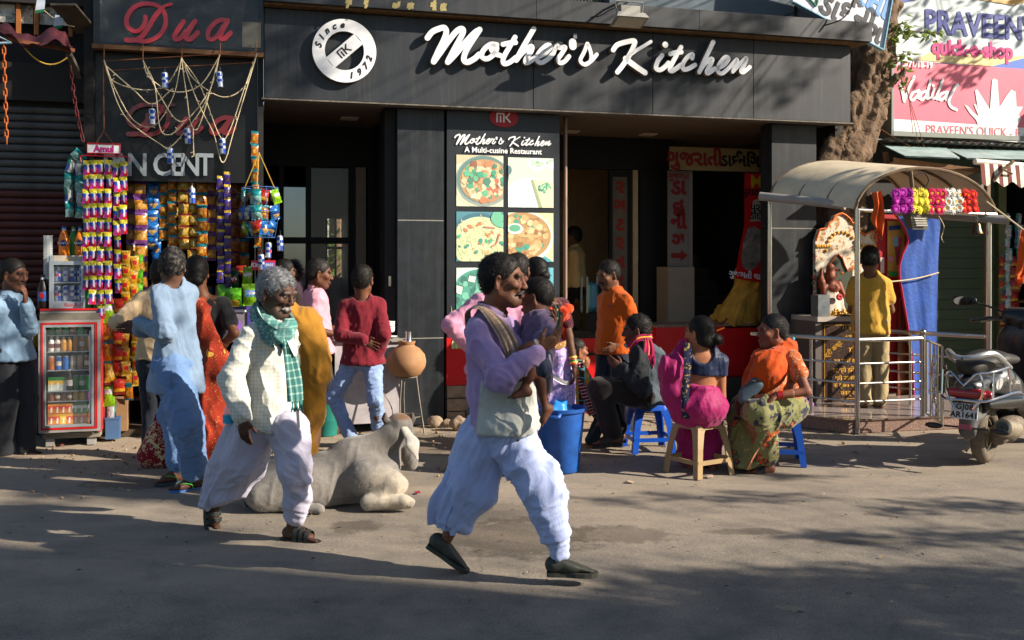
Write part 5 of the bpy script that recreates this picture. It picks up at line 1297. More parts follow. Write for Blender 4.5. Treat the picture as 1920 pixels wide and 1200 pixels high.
def girl():
 s=Person('small girl in yellow and black top eating by the red counter',8.9,1092,.60,'#7a4c33',.010)
 s.pose(12,(1092,748),(1082,682),(1083,658),hyaw=15,hs=.88,fL=((1104,828,.06),5),fR=((1106,832,-.04),5),hR=(1098,690,-.12),eR=(1088,730,-.2),hL=(1100,692,0))
 s.body(hands=(('R',dict(d=(.3,0,1),curl=.8,sc=1.1)),),headkw=dict(hair='#1a1411',fat=.1),hv=.006,handvox=.006)
 s.hair('#1d1613',.007,'short',900,.014,.004)
 top=plaid_mat('yellow black lattice','#1d1d14',((0,.09,.55,'#b88a12',.95),(1,.07,.12,'#3a8f9a',.9),(0,.11,.10,'#3a8f9a',.8)),axes=('x','z'))
 s.garment('top',s.torso_ops(.022,flare=.03,bottom=s.P(1086,765))+s.sleeve_ops('R',.012,.45)+s.sleeve_ops('L',.012,.45)+[plane(-UP,-s.P(0,768)[2])],top,fold=((UP,18,.005),))
 strip('patterned_stole',[s.P(1086,680,-.13),s.P(1092,720,-.15),s.P(1104,765,-.13),s.P(1112,778,-.1)],.07,(1,-.2,0),plaid_mat('pink black stole','#3a1626',((0,.03,.3,'#c0306a',.9),(1,.03,.3,'#e0d0c0',.8)),True),s.root,8,.004,2)
 s.trousers(cloth('dark teal denim','#1d3038'),(.085,.075,.068),.92)
 for k in 'LR':s.sole(k,'#2b1a14','sandal',.016)
def orange_man():
 s=Person('man in orange polo shirt and dark jeans looking down outside the doorway',9.7,1152,1.0,'#5f3d2b',.012)
 s.pose(-138,(1150,640),(1153,548),(1141,516),hyaw=-150,hpitch=-12,syaw=-140,fL=((1178,800,-.02),-120),fR=((1145,798,.06),-150),hL=(1156,648,-.16),eL=(1205,640,-.05),hR=(1126,650,.1),hs=1.15)
 s.body(hands=(('L',dict(d=(-.8,-.3,-.4),curl=.6)),('R',dict(curl=.5))),feet='',headkw=dict(hair='#141110',moustache='#1d1613',stubble=.3),hv=.006,handvox=.0065)
 s.hair('#151211',.007,'swept',1900,.018,.005,grey=('#55524f',.85))
 s.shirt(cloth('orange pique','#b04c08'),(1150,662),.28,.020,.018,.02,.006,.004,6,'polo_shirt',w=.006)
 txt('▲',.035,s.root,V(s.P(1143,573,-.165)),mat('navy print','#2b3f6a',.6),'chest_badge',rot=(0,0,R(-35)))
 s.trousers(cloth('ink blue denim','#1c2534',var=.2),(.098,.080,.068),.97,.006,4,'jeans')
 for k in 'LR':s.sole(k,'#4c4d42','shoe',.024,closed=True)
def seated_man():
 s=Person('man in dark grey jacket and pink fringed scarf sitting on a blue stool',8.5,1212,.96,'#4c3023',.0115)
 s.pose(172,(1213,738),(1205,648),(1193,620),hyaw=178,hpitch=-4,syaw=160,fL=((1150,815,-.14),185,-4),fR=((1160,808,.14),175),kL=(1135,715,-.15),kR=(1150,715,.2),hL=(1166,690,-.16),eL=(1190,725,-.24),hR=(1165,685,.12),hs=1.12)
 s.body(hands=(('L',dict(d=(-.8,0,.5),curl=.8)),('R',dict(curl=.6))),headkw=dict(hair='#161210',stubble=.5),hv=.006,handvox=.0065)
 s.hair('#171412',.007,'short',1900,.022,.007)
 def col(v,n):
  t=np.clip((v[:,0]-.04+.25*(s.neck[2]-v[:,2]))/.03,0,1)[:,None]  # side towards the sun painted paler in the vertex colours
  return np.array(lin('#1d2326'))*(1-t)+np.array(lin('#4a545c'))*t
 m=mat('grey jacket painted lit side',rough=.8,vcol=True,var=.15,vscale=12,bump=.3,bscale=300,wrinkle=.25,spec=.25)
 q=s.P
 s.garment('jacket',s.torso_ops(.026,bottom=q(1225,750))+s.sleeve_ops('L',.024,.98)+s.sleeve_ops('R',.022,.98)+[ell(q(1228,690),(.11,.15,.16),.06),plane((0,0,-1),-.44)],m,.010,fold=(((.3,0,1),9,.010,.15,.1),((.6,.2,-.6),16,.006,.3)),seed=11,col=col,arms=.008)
 s.trousers(cloth('brown black cotton','#221e1c'),(.115,.100,.082),.92,.008,7)
 sc=plaid_mat('pink scarf','#a3104f',((0,.05,.2,'#d8a818',.95),),True)
 strip('scarf',[q(1180,655,-.05),q(1195,636,-.10),q(1216,632,-.05),q(1222,634,.08),q(1200,640,.14)],[.07,.06,.05,.05,.06],UP,sc,s.root,8,.006,2)
 strip('scarf_end',[q(1214,634,-.10),q(1217,650,-.16),q(1216,668,-.18)],[.06,.09,.11],(1,.2,0),sc,s.root,10,.008,3)
 fr=MB();fringe(fr,q(1204,664,-.185),q(1230,668,-.175),14,.10,.0045,5);fr.build('fringe',cloth('pink cotton','#a3104f'),s.root)
 s.sole('L','#1f1814','sandal',.022,'bands');s.sole('R','#1f1814','sandal',.022,'bands')
def magenta_woman():
 s=Person('woman in magenta sari and navy blouse seen from behind on the beige stool',7.7,1310,.97,'#8a5a3e',.0105)
 s.pose(88,(1310,752),(1316,655),(1311,626),hyaw=140,syaw=86,fL=((1295,860,.30),90),fR=((1335,860,.28),90),kL=(1285,740,.5),kR=(1345,740,.5),hR=(1335,760,.25),eR=(1358,725,-.05),hL=(1280,740,.2),eL=(1262,720,.0),hs=1.10,shw=.150)
 s.body(hands=(),headkw=dict(hair='#0f0d0c'),hv=.006)
 s.hair('#100e0d',.007,'flat',2200,.02,.003,bun=(-.115,-.035,-.035),extra=(s.he((-.05,0,-.05),(.06,.075,.05),.03),))
 mb=MB();h=s.H(-.12,-.07,.035);mb.tube([h+np.array([-.03,-.03,-.012]),h+np.array([.03,-.03,.012])],[.014,.012],8,flat=.4);mb.build('hair_clip',mat('orange clip','#d8691c',.35),s.root)
 nv=cloth('navy silk','#0c1c3c',rough=.5)
 q=s.P
 s.garment('blouse',[cone(s.chest+s.up*.05,s.chest-s.up*.09,.150,.142,.03,flat=s.sf,s=.74),cone(s.sh['L'],s.sh['R'],.056,.056,.04)]+s.sleeve_ops('R',.010,.30,(.050,.048,.04))+s.sleeve_ops('L',.010,.30,(.050,.048,.04))+[ell(s.neck+s.up*.0-s.sf*.09,(.088,.13,.105),.015,op='-'),plane(-s.up,-(s.up@q(1330,702)))],nv,.008,fold=(((1,0,.3),14,.004,.2),),seed=5)
 mg=cloth('magenta sari','#8e0f55',rough=.6,var=.06)
 s.garment('sari_skirt',[ell(q(1310,757),(.165,.15,.115),.06),cone(q(1312,725),q(1310,760),.128,.17,.05),cone(q(1285,765),q(1285,765,.36),.12,.10,.06),cone(q(1335,765),q(1335,765,.36),.12,.10,.06),cone(q(1290,770,.34),q(1295,850,.30),.11,.11,.05),cone(q(1335,770,.34),q(1330,850,.28),.10,.10,.05),plane(s.up*1.0,s.up@q(1312,723))],mg,.0095,fold=(((1,0,.15),10,.010,.15,.1),((.7,0,.7),18,.005,.2)),seed=3)
 s.garment('pallu',[cone(q(1283,648,.0),q(1260,690,-.03),.050,.088,.05,flat=(.3,-1,0),s=.7),cone(q(1260,690,-.03),q(1266,755,-.02),.090,.075,.06,flat=(.3,-1,0),s=.8),cone(q(1268,740,-.02),q(1278,778,.0),.085,.05,.05),cone(q(1283,650,.02),q(1286,770,-.07),.035,.05,.05,flat=(0,1,0),s=.7),cone(q(1247,700,.05),q(1255,735,.1),.06,.06,.05)],mg,.0085,fold=(((-.25,0,-1),13,.011,.12,.10),((.2,0,1),24,.004,.12)),seed=8)
 bd=dots_mat('gold elephant border','#141d3c',((27,.33,'#a88c48',.95,None),),warp=.1)
 strip('border',[q(1290,642,-.09),q(1289,690,-.135),q(1285,740,-.15),q(1287,785,-.13)],.062,(1,0,0),bd,s.root,6,.003,1)
 mb=MB();p=q(1296,612);
 for k in 'LR':s.sole(k,'#3a2a20','sandal',.02)
def orange_lady():
 s=Person('woman in orange drape and olive floral sari sitting with a grey purse',7.94,1462,.98,'#6a402f',.0105)
 s.pose(192,(1470,752),(1460,652),(1447,622),hyaw=190,hpitch=1,syaw=205,fL=((1440,868,-.12),200),fR=((1415,862,.12),190),kL=(1420,740,-.3),kR=(1395,745,.3),hL=(1455,742,-.30),eL=(1500,735,-.28),hR=(1388,748,-.10),eR=(1410,720,.1),hs=1.12,shw=.158)
 s.body(hands=(('L',dict(d=(-.85,-.1,-.5),n=(0,.2,-1),curl=.35,spread=.3)),('R',dict(d=(-.2,-.3,-.9),curl=.6))),headkw=dict(hair='#0f0d0c',fat=.14,lipc='#7a3f38'),hv=.0055,handvox=.006,belly=.03)
 s.hair('#121010',.007,'flat',2400,.02,.0025,bun=(-.115,0,-.05),grey=('#3a3836',.8))
 q=s.P
 MB().ball(s.H(-.15,0,-.05),.03,8,6,sc=(1,1,.7)).build('hair_tie',mat('blue scrunchie','#4aa3c4',.6),s.root,smooth=True)
 pr=dots_mat('orange white print','#b5541c',((30,.32,'#d8c9a8',.9,'#2b2420'),(22,.25,'#c2450f',.9,None)),warp=.2)
 s.garment('blouse',s.torso_ops(.012,bottom=q(1468,720))+s.sleeve_ops('L',.014,.21,(.054,.054,.05))+s.sleeve_ops('R',.014,.21),pr,.009,fold=((UP,16,.003),))
 og=cloth('orange drape','#b8450a',var=.08)
 s.garment('drape',[cone(q(1475,655,-.02),q(1440,690,-.18),.075,.095,.06),cone(q(1440,690,-.18),q(1405,735,-.15),.10,.05,.06,flat=(.3,-1,0),s=.9),cone(q(1450,690,-.14),q(1450,735,-.16),.13,.10,.06,flat=(.3,-1,0),s=.8),cone(q(1430,680,.0),q(1405,735,.0),.10,.07,.05),cone(q(1478,655,.12),q(1494,740,.14),.07,.05,.05)],og,.009,fold=(((-.75,0,-.65),11,.010,.12,.10),((-.6,0,-.8),22,.005,.12)),seed=6)
 strip('drape_hem',[q(1400,742,-.20),q(1420,744,-.26),q(1445,738,-.29),q(1468,722,-.28),q(1478,700,-.22)],.035,UP,pr,s.root,4,.002,2)
 ol=dots_mat('olive floral sari','#74744a',((8.5,.28,'#b5531c',.95,'#23263a'),(14,.17,'#c9702c',.9,'#23263a'),(12,.2,'#9a9a5e',1,None)),warp=.22,zfade=.40)
 s.garment('sari',[ell(q(1470,762),(.18,.18,.13),.06),cone(q(1470,765,-.08),q(1425,772,-.26),.135,.115,.06),cone(q(1460,765,.08),q(1400,772,.05),.13,.115,.06),cone(q(1428,775,-.24),q(1440,855,-.18),.115,.085,.06),cone(q(1402,775,.02),q(1402,850,.0),.135,.14,.06),cone(q(1385,780,.0),q(1390,870,-.02),.07,.09,.06),cone(q(1415,800,-.1),q(1400,870,-.12),.08,.09,.06),plane(-UP,-.05)],ol,.0095,fold=(((-.15,0,-1),9,.013,.12,.12),((.8,0,.2),15,.007,.2)),seed=9)
 strip('sari_border',[q(1462,808,-.34),q(1440,822,-.36),q(1420,845,-.32),q(1402,880,-.24)],.035,(.6,0,.8),dots_mat('orange border','#a8501c',((40,.3,'#2b2420',.9,None),(34,.2,'#d9b878',.9,None))),s.root,4,.002,2)
 mb=MB();ax=unit(s.wr['L']-s.el['L'])
 for i in range(4):mb.tube([s.wr['L']-ax*(.01+.012*i)-ax*.004,s.wr['L']-ax*(.01+.012*i)+ax*.004],.033,12)
 mb.build('bangles',mat('red bangle','#8e1a20',.3),s.root,smooth=True)
 s.sole('L','#14181f','slipper',.024,'wide');s.sole('R','#14181f','slipper',.024,'wide')
 b=thing('purse','grey leather purse held on the lap of the woman in olive sari','purse',FWB(s,1407,735,-.22))
 v,f=sdf_mesh([cone((-.05,0,-.05),(.05,-.01,.06),.055,.05,.03,flat=(0,1,0),s=.55),cone((-.06,0,.0),(.03,0,.08),.03,.03,.02,flat=(0,1,0),s=.7)],.008)
 link('purse_body',np_mesh('purse_body',v,f,mat('grey blue leather','#3f4f5a',.45,var=.2,bump=.4,bscale=40)),b)
 MB().tube(smooth_path([(-.04,-.04,.05),(.0,-.045,.09),(.06,-.03,.08)]),.006).build('strap',mat('dark leather','#26221f',.5),b)
def yellow_man():
 s=Person('man in yellow polo shirt and khaki trousers praying with his back turned at the shrine',10.35,1632,1.0,'#5a3a28',.012,ground=.13)
 s.pose(86,(1632,604),(1632,517),(1631,487),hyaw=68,hpitch=-6,syaw=86,fL=((1620,752,0),90),fR=((1650,752,0),85),kL=(1620,690,.2),kR=(1652,690,.2),hL=(1610,580,.28),eL=(1585,600,.0),hR=(1652,582,.28),eR=(1678,600,.0),hs=1.14)
 s.body(hands=(('L',dict(curl=.5)),('R',dict(curl=.5))),headkw=dict(hair='#12100f',stubble=.8),hv=.0065,handvox=.007)
 s.hair('#13110f',.007,'short',1700,.018,.004)
 s.shirt(cloth('yellow pique','#b88f34'),(1632,625),.27,.020,.018,.015,.006,.004,6,'polo_shirt')
 s.trousers(cloth('khaki chino','#9a8a66'),(.098,.078,.070),.97,.007,4)
def doorway_man():
 s=Person('man in cream shirt standing inside the restaurant doorway',13.0,1080,1.0,'#4a2f20',.018)
 s.pose(185,(1080,545),(1078,466),(1074,444),hyaw=180,syaw=170,fL=((1085,630,0),180),fR=((1078,630,0),180),hL=(1079,556,-.14),eL=(1090,510,-.1),hs=1.1)
 s.body(hands=(('L',dict(curl=.5)),),feet='',headkw=dict(hair='#100e0d'),hv=.009,handvox=.008);s.hair('#100e0d',.01,'flat',500)
 s.shirt(cloth('cream shirting','#c2a873'),(1080,538),.95,.02);s.trousers(cloth('black cotton','#17181b'))
 for k in 'LR':s.sole(k,'#1d1613','shoe',.02,closed=True)
for fn in(blue_kurta_man,left_man,back_customer,sari_woman,mustard_person,pink_man,maroon_boy,doorway_dark_man,hip_man,skirt_woman,girl,orange_man,seated_man,magenta_woman,orange_lady,yellow_man,doorway_man):fn()
ORD=['first','second','third','fourth','fifth','sixth','seventh','eighth','ninth','tenth','eleventh','twelfth','thirteenth','fourteenth','fifteenth','sixteenth']
def pouch(w,h,dep,fn,nx=8,nz=10,seed=0,crimp=.12):
 "pillow packet hanging in the x-z plane, crimped at top and bottom, fn(u,v)->colour with v from the bottom"
 mb=MB();rng=random.Random(seed)
 def pt(i,j,sg):
  u,v=i/nx,j/nz
  e=max(0.0,min(1.0,(min(v,1-v)-crimp*.6)/.28));e=math.sin(e*math.pi/2)
  x=(u-.5)*w*(1-.07*e);b=dep/2*e*(math.sin(math.pi*u)**.6)
  return V((x+rng.uniform(-1,1)*w*.006,sg*b+rng.uniform(-1,1)*dep*.05,(v-1)*h))
 for sg in(-1,1):
  g=[[pt(i,j,sg)for i in range(nx+1)]for j in range(nz+1)]
  for j in range(nz):
   for i in range(nx):
    q=[g[j][i],g[j][i+1],g[j+1][i+1],g[j+1][i]]
    mb.add(q if sg<0 else q[::-1],[(0,1,2,3)],0,dim(fn((i+.5)/nx,(j+.5)/nz),rng.uniform(.66,.92)))
 return mb
def dim(h,k):return '#%02x%02x%02x'%tuple(int(int(h[i:i+2],16)*k)for i in(1,3,5))
def blob(u,v,cu,cv,ru,rv):return((u-cu)/ru)**2+((v-cv)/rv)**2<1
DES={'pink':lambda u,v:'#d8c81e' if v>.80 else('#cfd23a' if v>.74 else('#1f4fb5' if blob(u,v,.3,.55,.22,.20)else('#e8e4ea' if blob(u,v,.62,.42,.16,.26)else('#d81b1b' if blob(u,v,.72,.18,.28,.16)else('#c23a9a' if v<.5 else '#3a2a9a'))))),'gold':lambda u,v:'#c9871c' if v>.16 and v<.84 and not blob(u,v,.5,.42,.34,.20)else('#6d3f8a' if v>=.84 else('#d8a24a' if v>.16 else '#7a3f86')),'orange':lambda u,v:'#1f7f8a' if v>.84 else('#c9761a' if not blob(u,v,.5,.45,.3,.2)else('#d8a83a' if u<.6 else '#8a5a1c'))if v>.14 else '#1f7f8a','blue':lambda u,v:'#1b6fc4' if not blob(u,v,.5,.38,.34,.24)else('#c9a05a' if v<.36 else '#123f7a'),'yellow':lambda u,v:'#c79a2a' if .12<v<.86 and not blob(u,v,.5,.5,.26,.16)else('#8a1f2a' if v<=.12 or v>=.86 else '#d8bd6a'),'red':lambda u,v:'#b52a1c' if v>.4 else('#d8a020' if v>.16 else '#7a1a14'),'goldred':lambda u,v:('#c7221e' if .25<u<.78 and .35<v<.7 else '#c9901c')if .1<v<.9 else '#e0bb50','purple':lambda u,v:'#d8b51e' if v>.82 else('#3c2a8a' if not blob(u,v,.5,.4,.32,.18)else '#5a3a2a')if v>.08 else '#2a1d6a','silver':lambda u,v:'#c9d0cf' if .2<u<.85 else('#1f8a78' if v>.5 else '#26458a'),'green':lambda u,v:'#5fb81e' if v>.42 else('#d8c02a' if blob(u,v,.5,.22,.36,.2)else '#3f9a1c'),'lime':lambda u,v:'#8ac41c' if not blob(u,v,.5,.6,.36,.14)else '#e6ecf2','dkgreen':lambda u,v:'#0f4a2a' if not blob(u,v,.5,.55,.34,.16)else('#c7222a' if abs(u-.5)<.22 else '#d8b52a'),'teal':lambda u,v:'#1f9a9a' if v>.5 else '#8fc4c0','brown':lambda u,v:'#8a4a1c' if .14<v<.86 else '#5a1f3a',}
PK={}
def packet_mesh(kind,w,h,d,seed=0):
 k=(kind,round(w,3),round(h,3),seed)
 if k not in PK:PK[k]=pouch(w,h,d,DES[kind],seed=seed).mesh('packet',VPLAST,True,None)
 return PK[k]
def packet_strip(label,px,py,w,n,kind,wpx,hpx,group,cat='packet strip',name='packet_strip',dep=.35,sway=.05,seed=0,pname='packet'):
 "n joined packets hanging from pixel (px,py) at depth w"
 a=FL(px,py,w);sc=1867/FLd(px,py,w);pw,ph=wpx/sc,hpx/sc
 t=fthing(name,label,cat,a.x,w,a.z,group)
 rng=random.Random(seed*7+int(px));x=0
 for i in range(n):
  x+=rng.uniform(-1,1)*sway*pw
  o=link(pname,packet_mesh(kind,pw,ph*1.03,pw*dep,i%3),t,(x,rng.uniform(-.004,.004)-.002*(i%2),-i*ph),(rng.uniform(-.16,.16),rng.uniform(-.07,.07),rng.uniform(-.35,.35)))
 return t
def FLd(px,py,w):
 p=FL(px,py,w);return FW(p.x,p.y,p.z).y
def kiosk():
 k=thing('snack_kiosk','dark open fronted snack kiosk crowded with hanging packets','kiosk',O,PHI)
 x0,x1=-1.50,-.06
 zt,zm=FL(300,88,.12).z,FL(300,340,.12).z
 MB().box(x0,x1,.12,.16,zm,zt+.6).build('upper_panel',mat('kiosk black panel','#0d0e10',.4,var=.3),k)
 MB().box(-.055,-.005,.05,.7,0,4.4).build('pier',DARK,k)
 MB().box(x0-.05,x0-.003,.1,1.6,0,4.3).build('side_panel',DARKER,k)
 MB().box(x0,x1,1.5,1.56,0,zm+.1).build('back_wall',mat('dim brown wall','#2a1f18',.9),k)
 MB().box(x0,x1,.165,1.5,zm+.05,zm+.1).build('ceiling',DARKER,k)
 MB().box(x0,x1,.3,1.5,0,.06).build('floor',mat('kiosk floor','#4a3c2e',.9,var=.3),k)
 sh=mat('shelf wood','#5a4a3c',.7,var=.2)
 for z in(.62,.92,1.22,1.5):
  MB().box(-1.0,x1-.003,1.1,1.49,z,z+.02).build('shelf',sh,k)
 MB().box(-1.02,-.5,.55,.95,.06,.8).build('counter_front',mat('counter brown','#4f3a26',.7,var=.3),k)
 MB().box(-.46,-.08,.2,.7,.06,.78).build('counter_front',mat('counter brown','#4f3a26',.7,var=.3),k)
 g=mat('grey plate letters','#8e979c',.4,.3,var=.15)
 for s_,p0,p1 in(('P',197,214),('A',214,240),('N',243,272),('C',290,318),('E',322,342),('N',345,368),('T',372,398)):
  c=FL((p0+p1)/2,311,.1);o=txt(s_,.29,k,(c.x,.098,c.z),g,'letter',bold=.006,extrude=.008,wscale=.82)
 dk=mat('dark red plastic','#6a1218',.3,coat=.4)
 red_letters(k,dk,213,190,.10,1.02,.45)
 return k
def red_letters(parent,m,ox,oy,w,sc,zs=1.0,front=.03):
 Ds=[(68,[(740,130),(640,250),(540,420),(430,560),(330,600),(215,600)]),(62,[(500,250),(500,320),(455,410),(380,465),(300,455),(225,380),(220,270),(290,145),(410,70),(560,55),(700,95),(785,190),(805,320),(765,455),(650,570),(500,620),(390,605),(300,590)]),(40,[(740,130),(800,82),(890,60)])]
 Us=[(66,[(1072,318),(990,440),(935,545),(960,590),(1030,565),(1110,470)]),(70,[(1245,318),(1160,450),(1110,560),(1160,592),(1235,540),(1288,485)]),(40,[(1030,565),(1110,480),(1200,350)])]
 As=[(66,[(1715,305),(1640,298),(1545,340),(1455,450),(1440,555),(1500,590),(1590,520),(1690,370)]),(68,[(1735,305),(1650,470),(1625,565),(1685,580),(1778,490)])]
 k=1867/FLd(ox+100,oy,w);out=[]
 for L in(Ds,Us,As):
  mb=MB();dy=0
  for wd,pts in L:
   q=[(lambda p:(p.x,p.z))(FL(ox+x/8*sc,oy+y/8*sc*(1 if zs==1 else .8),w-front))for x,y in pts]
   stroke(mb,q,wd/8*sc/k,w-front-dy,w-.001);dy+=.0012
  mb.build('letter',m,parent)
def dua_sign():
 a=FL(175,88,-.03);b=FL(492,75,-.03)
 s=fthing('kiosk_name_sign','black kiosk name board with red script letters wrapped in clear plastic','sign',0,0,0);s.location.z=0
 MB().box(a.x,-.005,-.03,.05,3.62,4.5).build('board',mat('black gloss board','#101214',.18,var=.2,bump=.5,bscale=6,bdist=.02),s)
 MB().box(a.x-.01,-.004,-.05,.05,3.575,3.615).build('batten',WOOD,s)
 red_letters(s,REDP,210,0,-.03,1.0)
 film=mat('crinkled film','#aab4b8',.12,alpha=.045,spec=.7,bump=1.0,bscale=9,bdist=.05)
 mb=MB();n=16;rng=random.Random(3)
 g=[[(a.x+.06+(x/n)*1.38,-.075+rng.uniform(-.012,.012),3.63+z/8*.8)for x in range(n+1)]for z in range(9)]
 for z in range(8):
  for x in range(n):mb.add([g[z][x],g[z][x+1],g[z+1][x+1],g[z+1][x]],[(0,1,2,3)])
 mb.build('plastic_film',film,s)
 MB().box(-.20,-.03,-.036,-.031,3.66,3.9).build('paper_patch',mat('grey paper patch','#55534c',.8),s)
kiosk();dua_sign()
def cords():
 t=fthing('rope_net','slack net of pale twisted light cords strung across the kiosk front','cord net',0,0,0);t.location.z=0
 Wc=-.16
 S=[[(195,115),(210,150),(262,168),(310,160),(340,115)],[(195,112),(215,165),(250,225),(290,235),(325,180),(340,110)],[(268,113),(280,145),(325,172),(375,160),(412,105)],[(340,108),(365,150),(418,182),(460,160),(482,100)],[(268,113),(300,180),(342,228),(395,165),(412,102)],[(195,115),(232,215),(300,270),(320,275),(360,230),(390,180),(412,102)],[(340,108),(370,190),(400,250),(418,305),(440,240),(482,100)],[(340,110),(350,180),(358,232),(375,232),(412,102)],[(268,113),(290,160),(300,240),(320,252),(345,230)],[(482,100),(460,160),(430,245),(412,255),(375,160),(340,110)],[(195,120),(250,168),(285,195),(325,165)],[(362,240),(363,285),(364,292)]]
 rng=random.Random(5)
 for i,p in enumerate(S):
  pts=smooth_path([FL(x,y,Wc-.02*(i%3)-.015*math.sin(k*1.7))for k,(x,y)in enumerate(p)],8)
  mb=MB();mb.tube(pts,.0048,5)
  for k in range(3,len(pts)-2,5):
   d=V((rng.uniform(-1,1),rng.uniform(-1,.2),rng.uniform(-1,1))).normalized()*.028;mb.tube([pts[k],pts[k]+d],[.005,.003],4)
  mb.build('cord',ROPE,t)
 mb=MB();wire=RUST
 for y0,y1 in((115,97),(133,117)):mb.tube([FL(190,y0,-.13),FL(480,y1,-.13)],.004,5)
 for x in(195,268,341,413,480):mb.tube([FL(x,84-(x-195)*.02,-.06),FL(x,118-(x-195)*.06,-.14)],.005,5)
 mb.build('wire_rail',wire,t)
cords()
def can_mesh():
 mb=MB();n=16;R_,H_=.029,.145
 prof=[(.021,0),(R_,.006),(R_,.05),(R_,.075),(R_,.10),(R_,H_-.014),(.022,H_),(.018,H_-.002)]
 for i in range(len(prof)-1):
  for k in range(n):
   a0,a1=2*math.pi*k/n,2*math.pi*(k+1)/n
   q=[(prof[j][0]*math.cos(a),prof[j][0]*math.sin(a),prof[j][1])for j,a in((i,a0),(i,a1),(i+1,a1),(i+1,a0))]
   qd=int((a0+.2)/(math.pi/2))%2
   c='#aeb6c2' if i in(0,5,6)else('#1c3f9c' if(qd^(i>=2 and i<3)^(i>3))else '#aeb8c4')
   if i in(2,3)and k in(10,11,12,13):c='#c9223a' if k in(11,12)and i==2 else c
   mb.add(q,[(0,1,2,3)],0,c)
 mb.add([(.018*math.cos(2*math.pi*k/n),.018*math.sin(2*math.pi*k/n),H_-.002)for k in range(n)],[tuple(range(n))],0,'#9aa2a8')
 return mb.mesh('can',mat('printed aluminium',rough=.3,metal=.35,vcol=True,var=.05),True,40)
CANM=can_mesh()
for(x,y),lb in zip(((310,152),(413,150),(286,220),(353,256),(418,275),(320,294),(361,368),(526,457),(503,470),(491,492)),('highest can hung among the cords under the middle of the red script','can on its own hook under the last red letter','bare silver looking can hung beside the first red letter of the inner sign','can hung just above the gap between the grey words','can hung where two cords meet above the last grey letters','can hung in front of the grey letter C','can hung in front of the yellow packets below the grey lettering','can hung alone beside the glazed doorway','tall grey can hung below the toffee basket','grey can hung over the red chocolate box')):
 p=FL(x,y+14,-.20);t=fthing('drink_can','blue and silver '+lb if 'silver' not in lb and 'grey can' not in lb else lb,'can',p.x,p.y,p.z,'empty drink cans hung as decoration',rot=(x*37%100)/20)
 link('can',CANM,t,rot=(random.Random(x).uniform(-.1,.1),.06,0))
 MB().tube([(0,0,.143),(.004,0,.16),(0,0,.185),(.008,0,.19)],.002,4).build('hook',STEEL,t)
def rack():
 w=-.10
 a=FL(195,279,w)
 t=fthing('snack_rack','red wire snack rack with a white name plate hanging from the kiosk','rack',a.x,w,a.z)
 red=mat('red wire','#b3202c',.4)
 k=1867/FLd(195,279,w)
 wd,hh=29/k,9/k
 MB().box(-wd,wd,-.006,.006,-hh,hh).build('name_plate',WHITE,t)
 mb=MB();mb.tube([(-wd,-.008,-hh),(-wd,-.008,hh),(wd,-.008,hh),(wd,-.008,-hh)],.007,6,closed=True)
 z1=-14/k
 mb.tube(smooth_path([(-wd-.05,0,z1-.06),(-wd-.045,0,z1),(0,0,z1),(wd+.06,0,z1),(wd+.07,0,z1-.05)],4),.006)
 for x in(-.07,.03):mb.tube([(x,0,-hh),(x,0,z1)],.006)
 mb.build('frame',red,t)
 txt('Amul',.082,t,(0,-.009,-.004),mat('magenta ink','#b8207a',.5),bold=.004,wscale=.95)
 mb=MB();mb.tube([(-.07,0,hh),(0,.0,.16),(.08,0,hh)],.005);mb.tube([(0,0,.16),(-.01,.03,.75)],.006);mb.build('hanger',RUST,t)
 for i,(x,n,y0)in enumerate(((163,9,301),(175,10,300),(189,11,300),(204,10,300),(219,9,306),(232,5,303))):
  packet_strip('%s strip of pink sachets from the fridge side on the red rack'%ORD[i],x,y0,w-.012*(i%2),n,'pink',13.5,27,'pink and yellow sachet strips on the red rack','sachet strip','sachet_strip',seed=i,pname='sachet')
rack()
ST=[(246,338,8,'gold',21,29,.30),(263,340,8,'gold',23,29,.22),(288,342,5,'blue',23,25,.28),(307,340,5,'orange',18,22,.30),(322,336,6,'orange',17,21,.27),(334,338,5,'yellow',15,24,.34),(345,336,6,'yellow',19,22,.25),(360,335,7,'yellow',20,22,.30),(378,338,6,'orange',20,24,.26),(395,338,6,'gold',18,25,.34),(409,340,5,'orange',16,26,.38),(437,338,8,'brown',22,27,.34),(455,340,6,'orange',20,27,.42),(300,455,2,'blue',17,27,.30),(250,448,1,'gold',24,30,.15),(264,450,1,'gold',25,32,.12)]
for i,(x,y,n,kd,wp,hp,w)in enumerate(ST[:13]):
 packet_strip('%s strip from the fridge side, %s packets, along the kiosk back row'%(ORD[i],{'gold':'gold and purple','blue':'blue','orange':'orange and teal','yellow':'yellow and red','brown':'brown'}[kd]),x,y,w,n,kd,wp,hp,'snack packet strips in the back row of the kiosk',seed=i+30)
packet_strip('short strip of two blue snack packets above the counter',295,450,.3,2,'blue',17,26,'snack packet strips in the back row of the kiosk',seed=51)
packet_strip('strip of purple chocolate bars, the one nearer the fridge',414,330,-.02,8,'purple',13,25,'purple chocolate strips',seed=60,pname='chocolate_bar')
packet_strip('strip of purple chocolate bars, the one nearer the restaurant',426,322,-.03,9,'purple',12,24,'purple chocolate strips',seed=61,pname='chocolate_bar')
packet_strip('upright strip of small orange packets beside the restaurant corner',479,246,-.08,6,'orange',14,24,'orange packet strips',seed=62)
packet_strip('single orange packet hanging under the toffee basket',484,440,-.1,1,'orange',13,24,None,'packet',seed=63)
LOW=[(236,470,.05,9,'goldred',17,26,'gold and red packet strip nearest the fridge below the sachet rack'),(251,480,.10,9,'goldred',16,27,'gold and red packet strip beside the dark counter leg'),(222,560,.06,6,'red',20,30,'red packet strip low beside the cabinet'),(262,478,.2,9,'green',14,27,'green edged packet strip behind the gold and red ones'),(240,690,.2,2,'orange',18,30,'low pair of orange packets under the kiosk counter')]
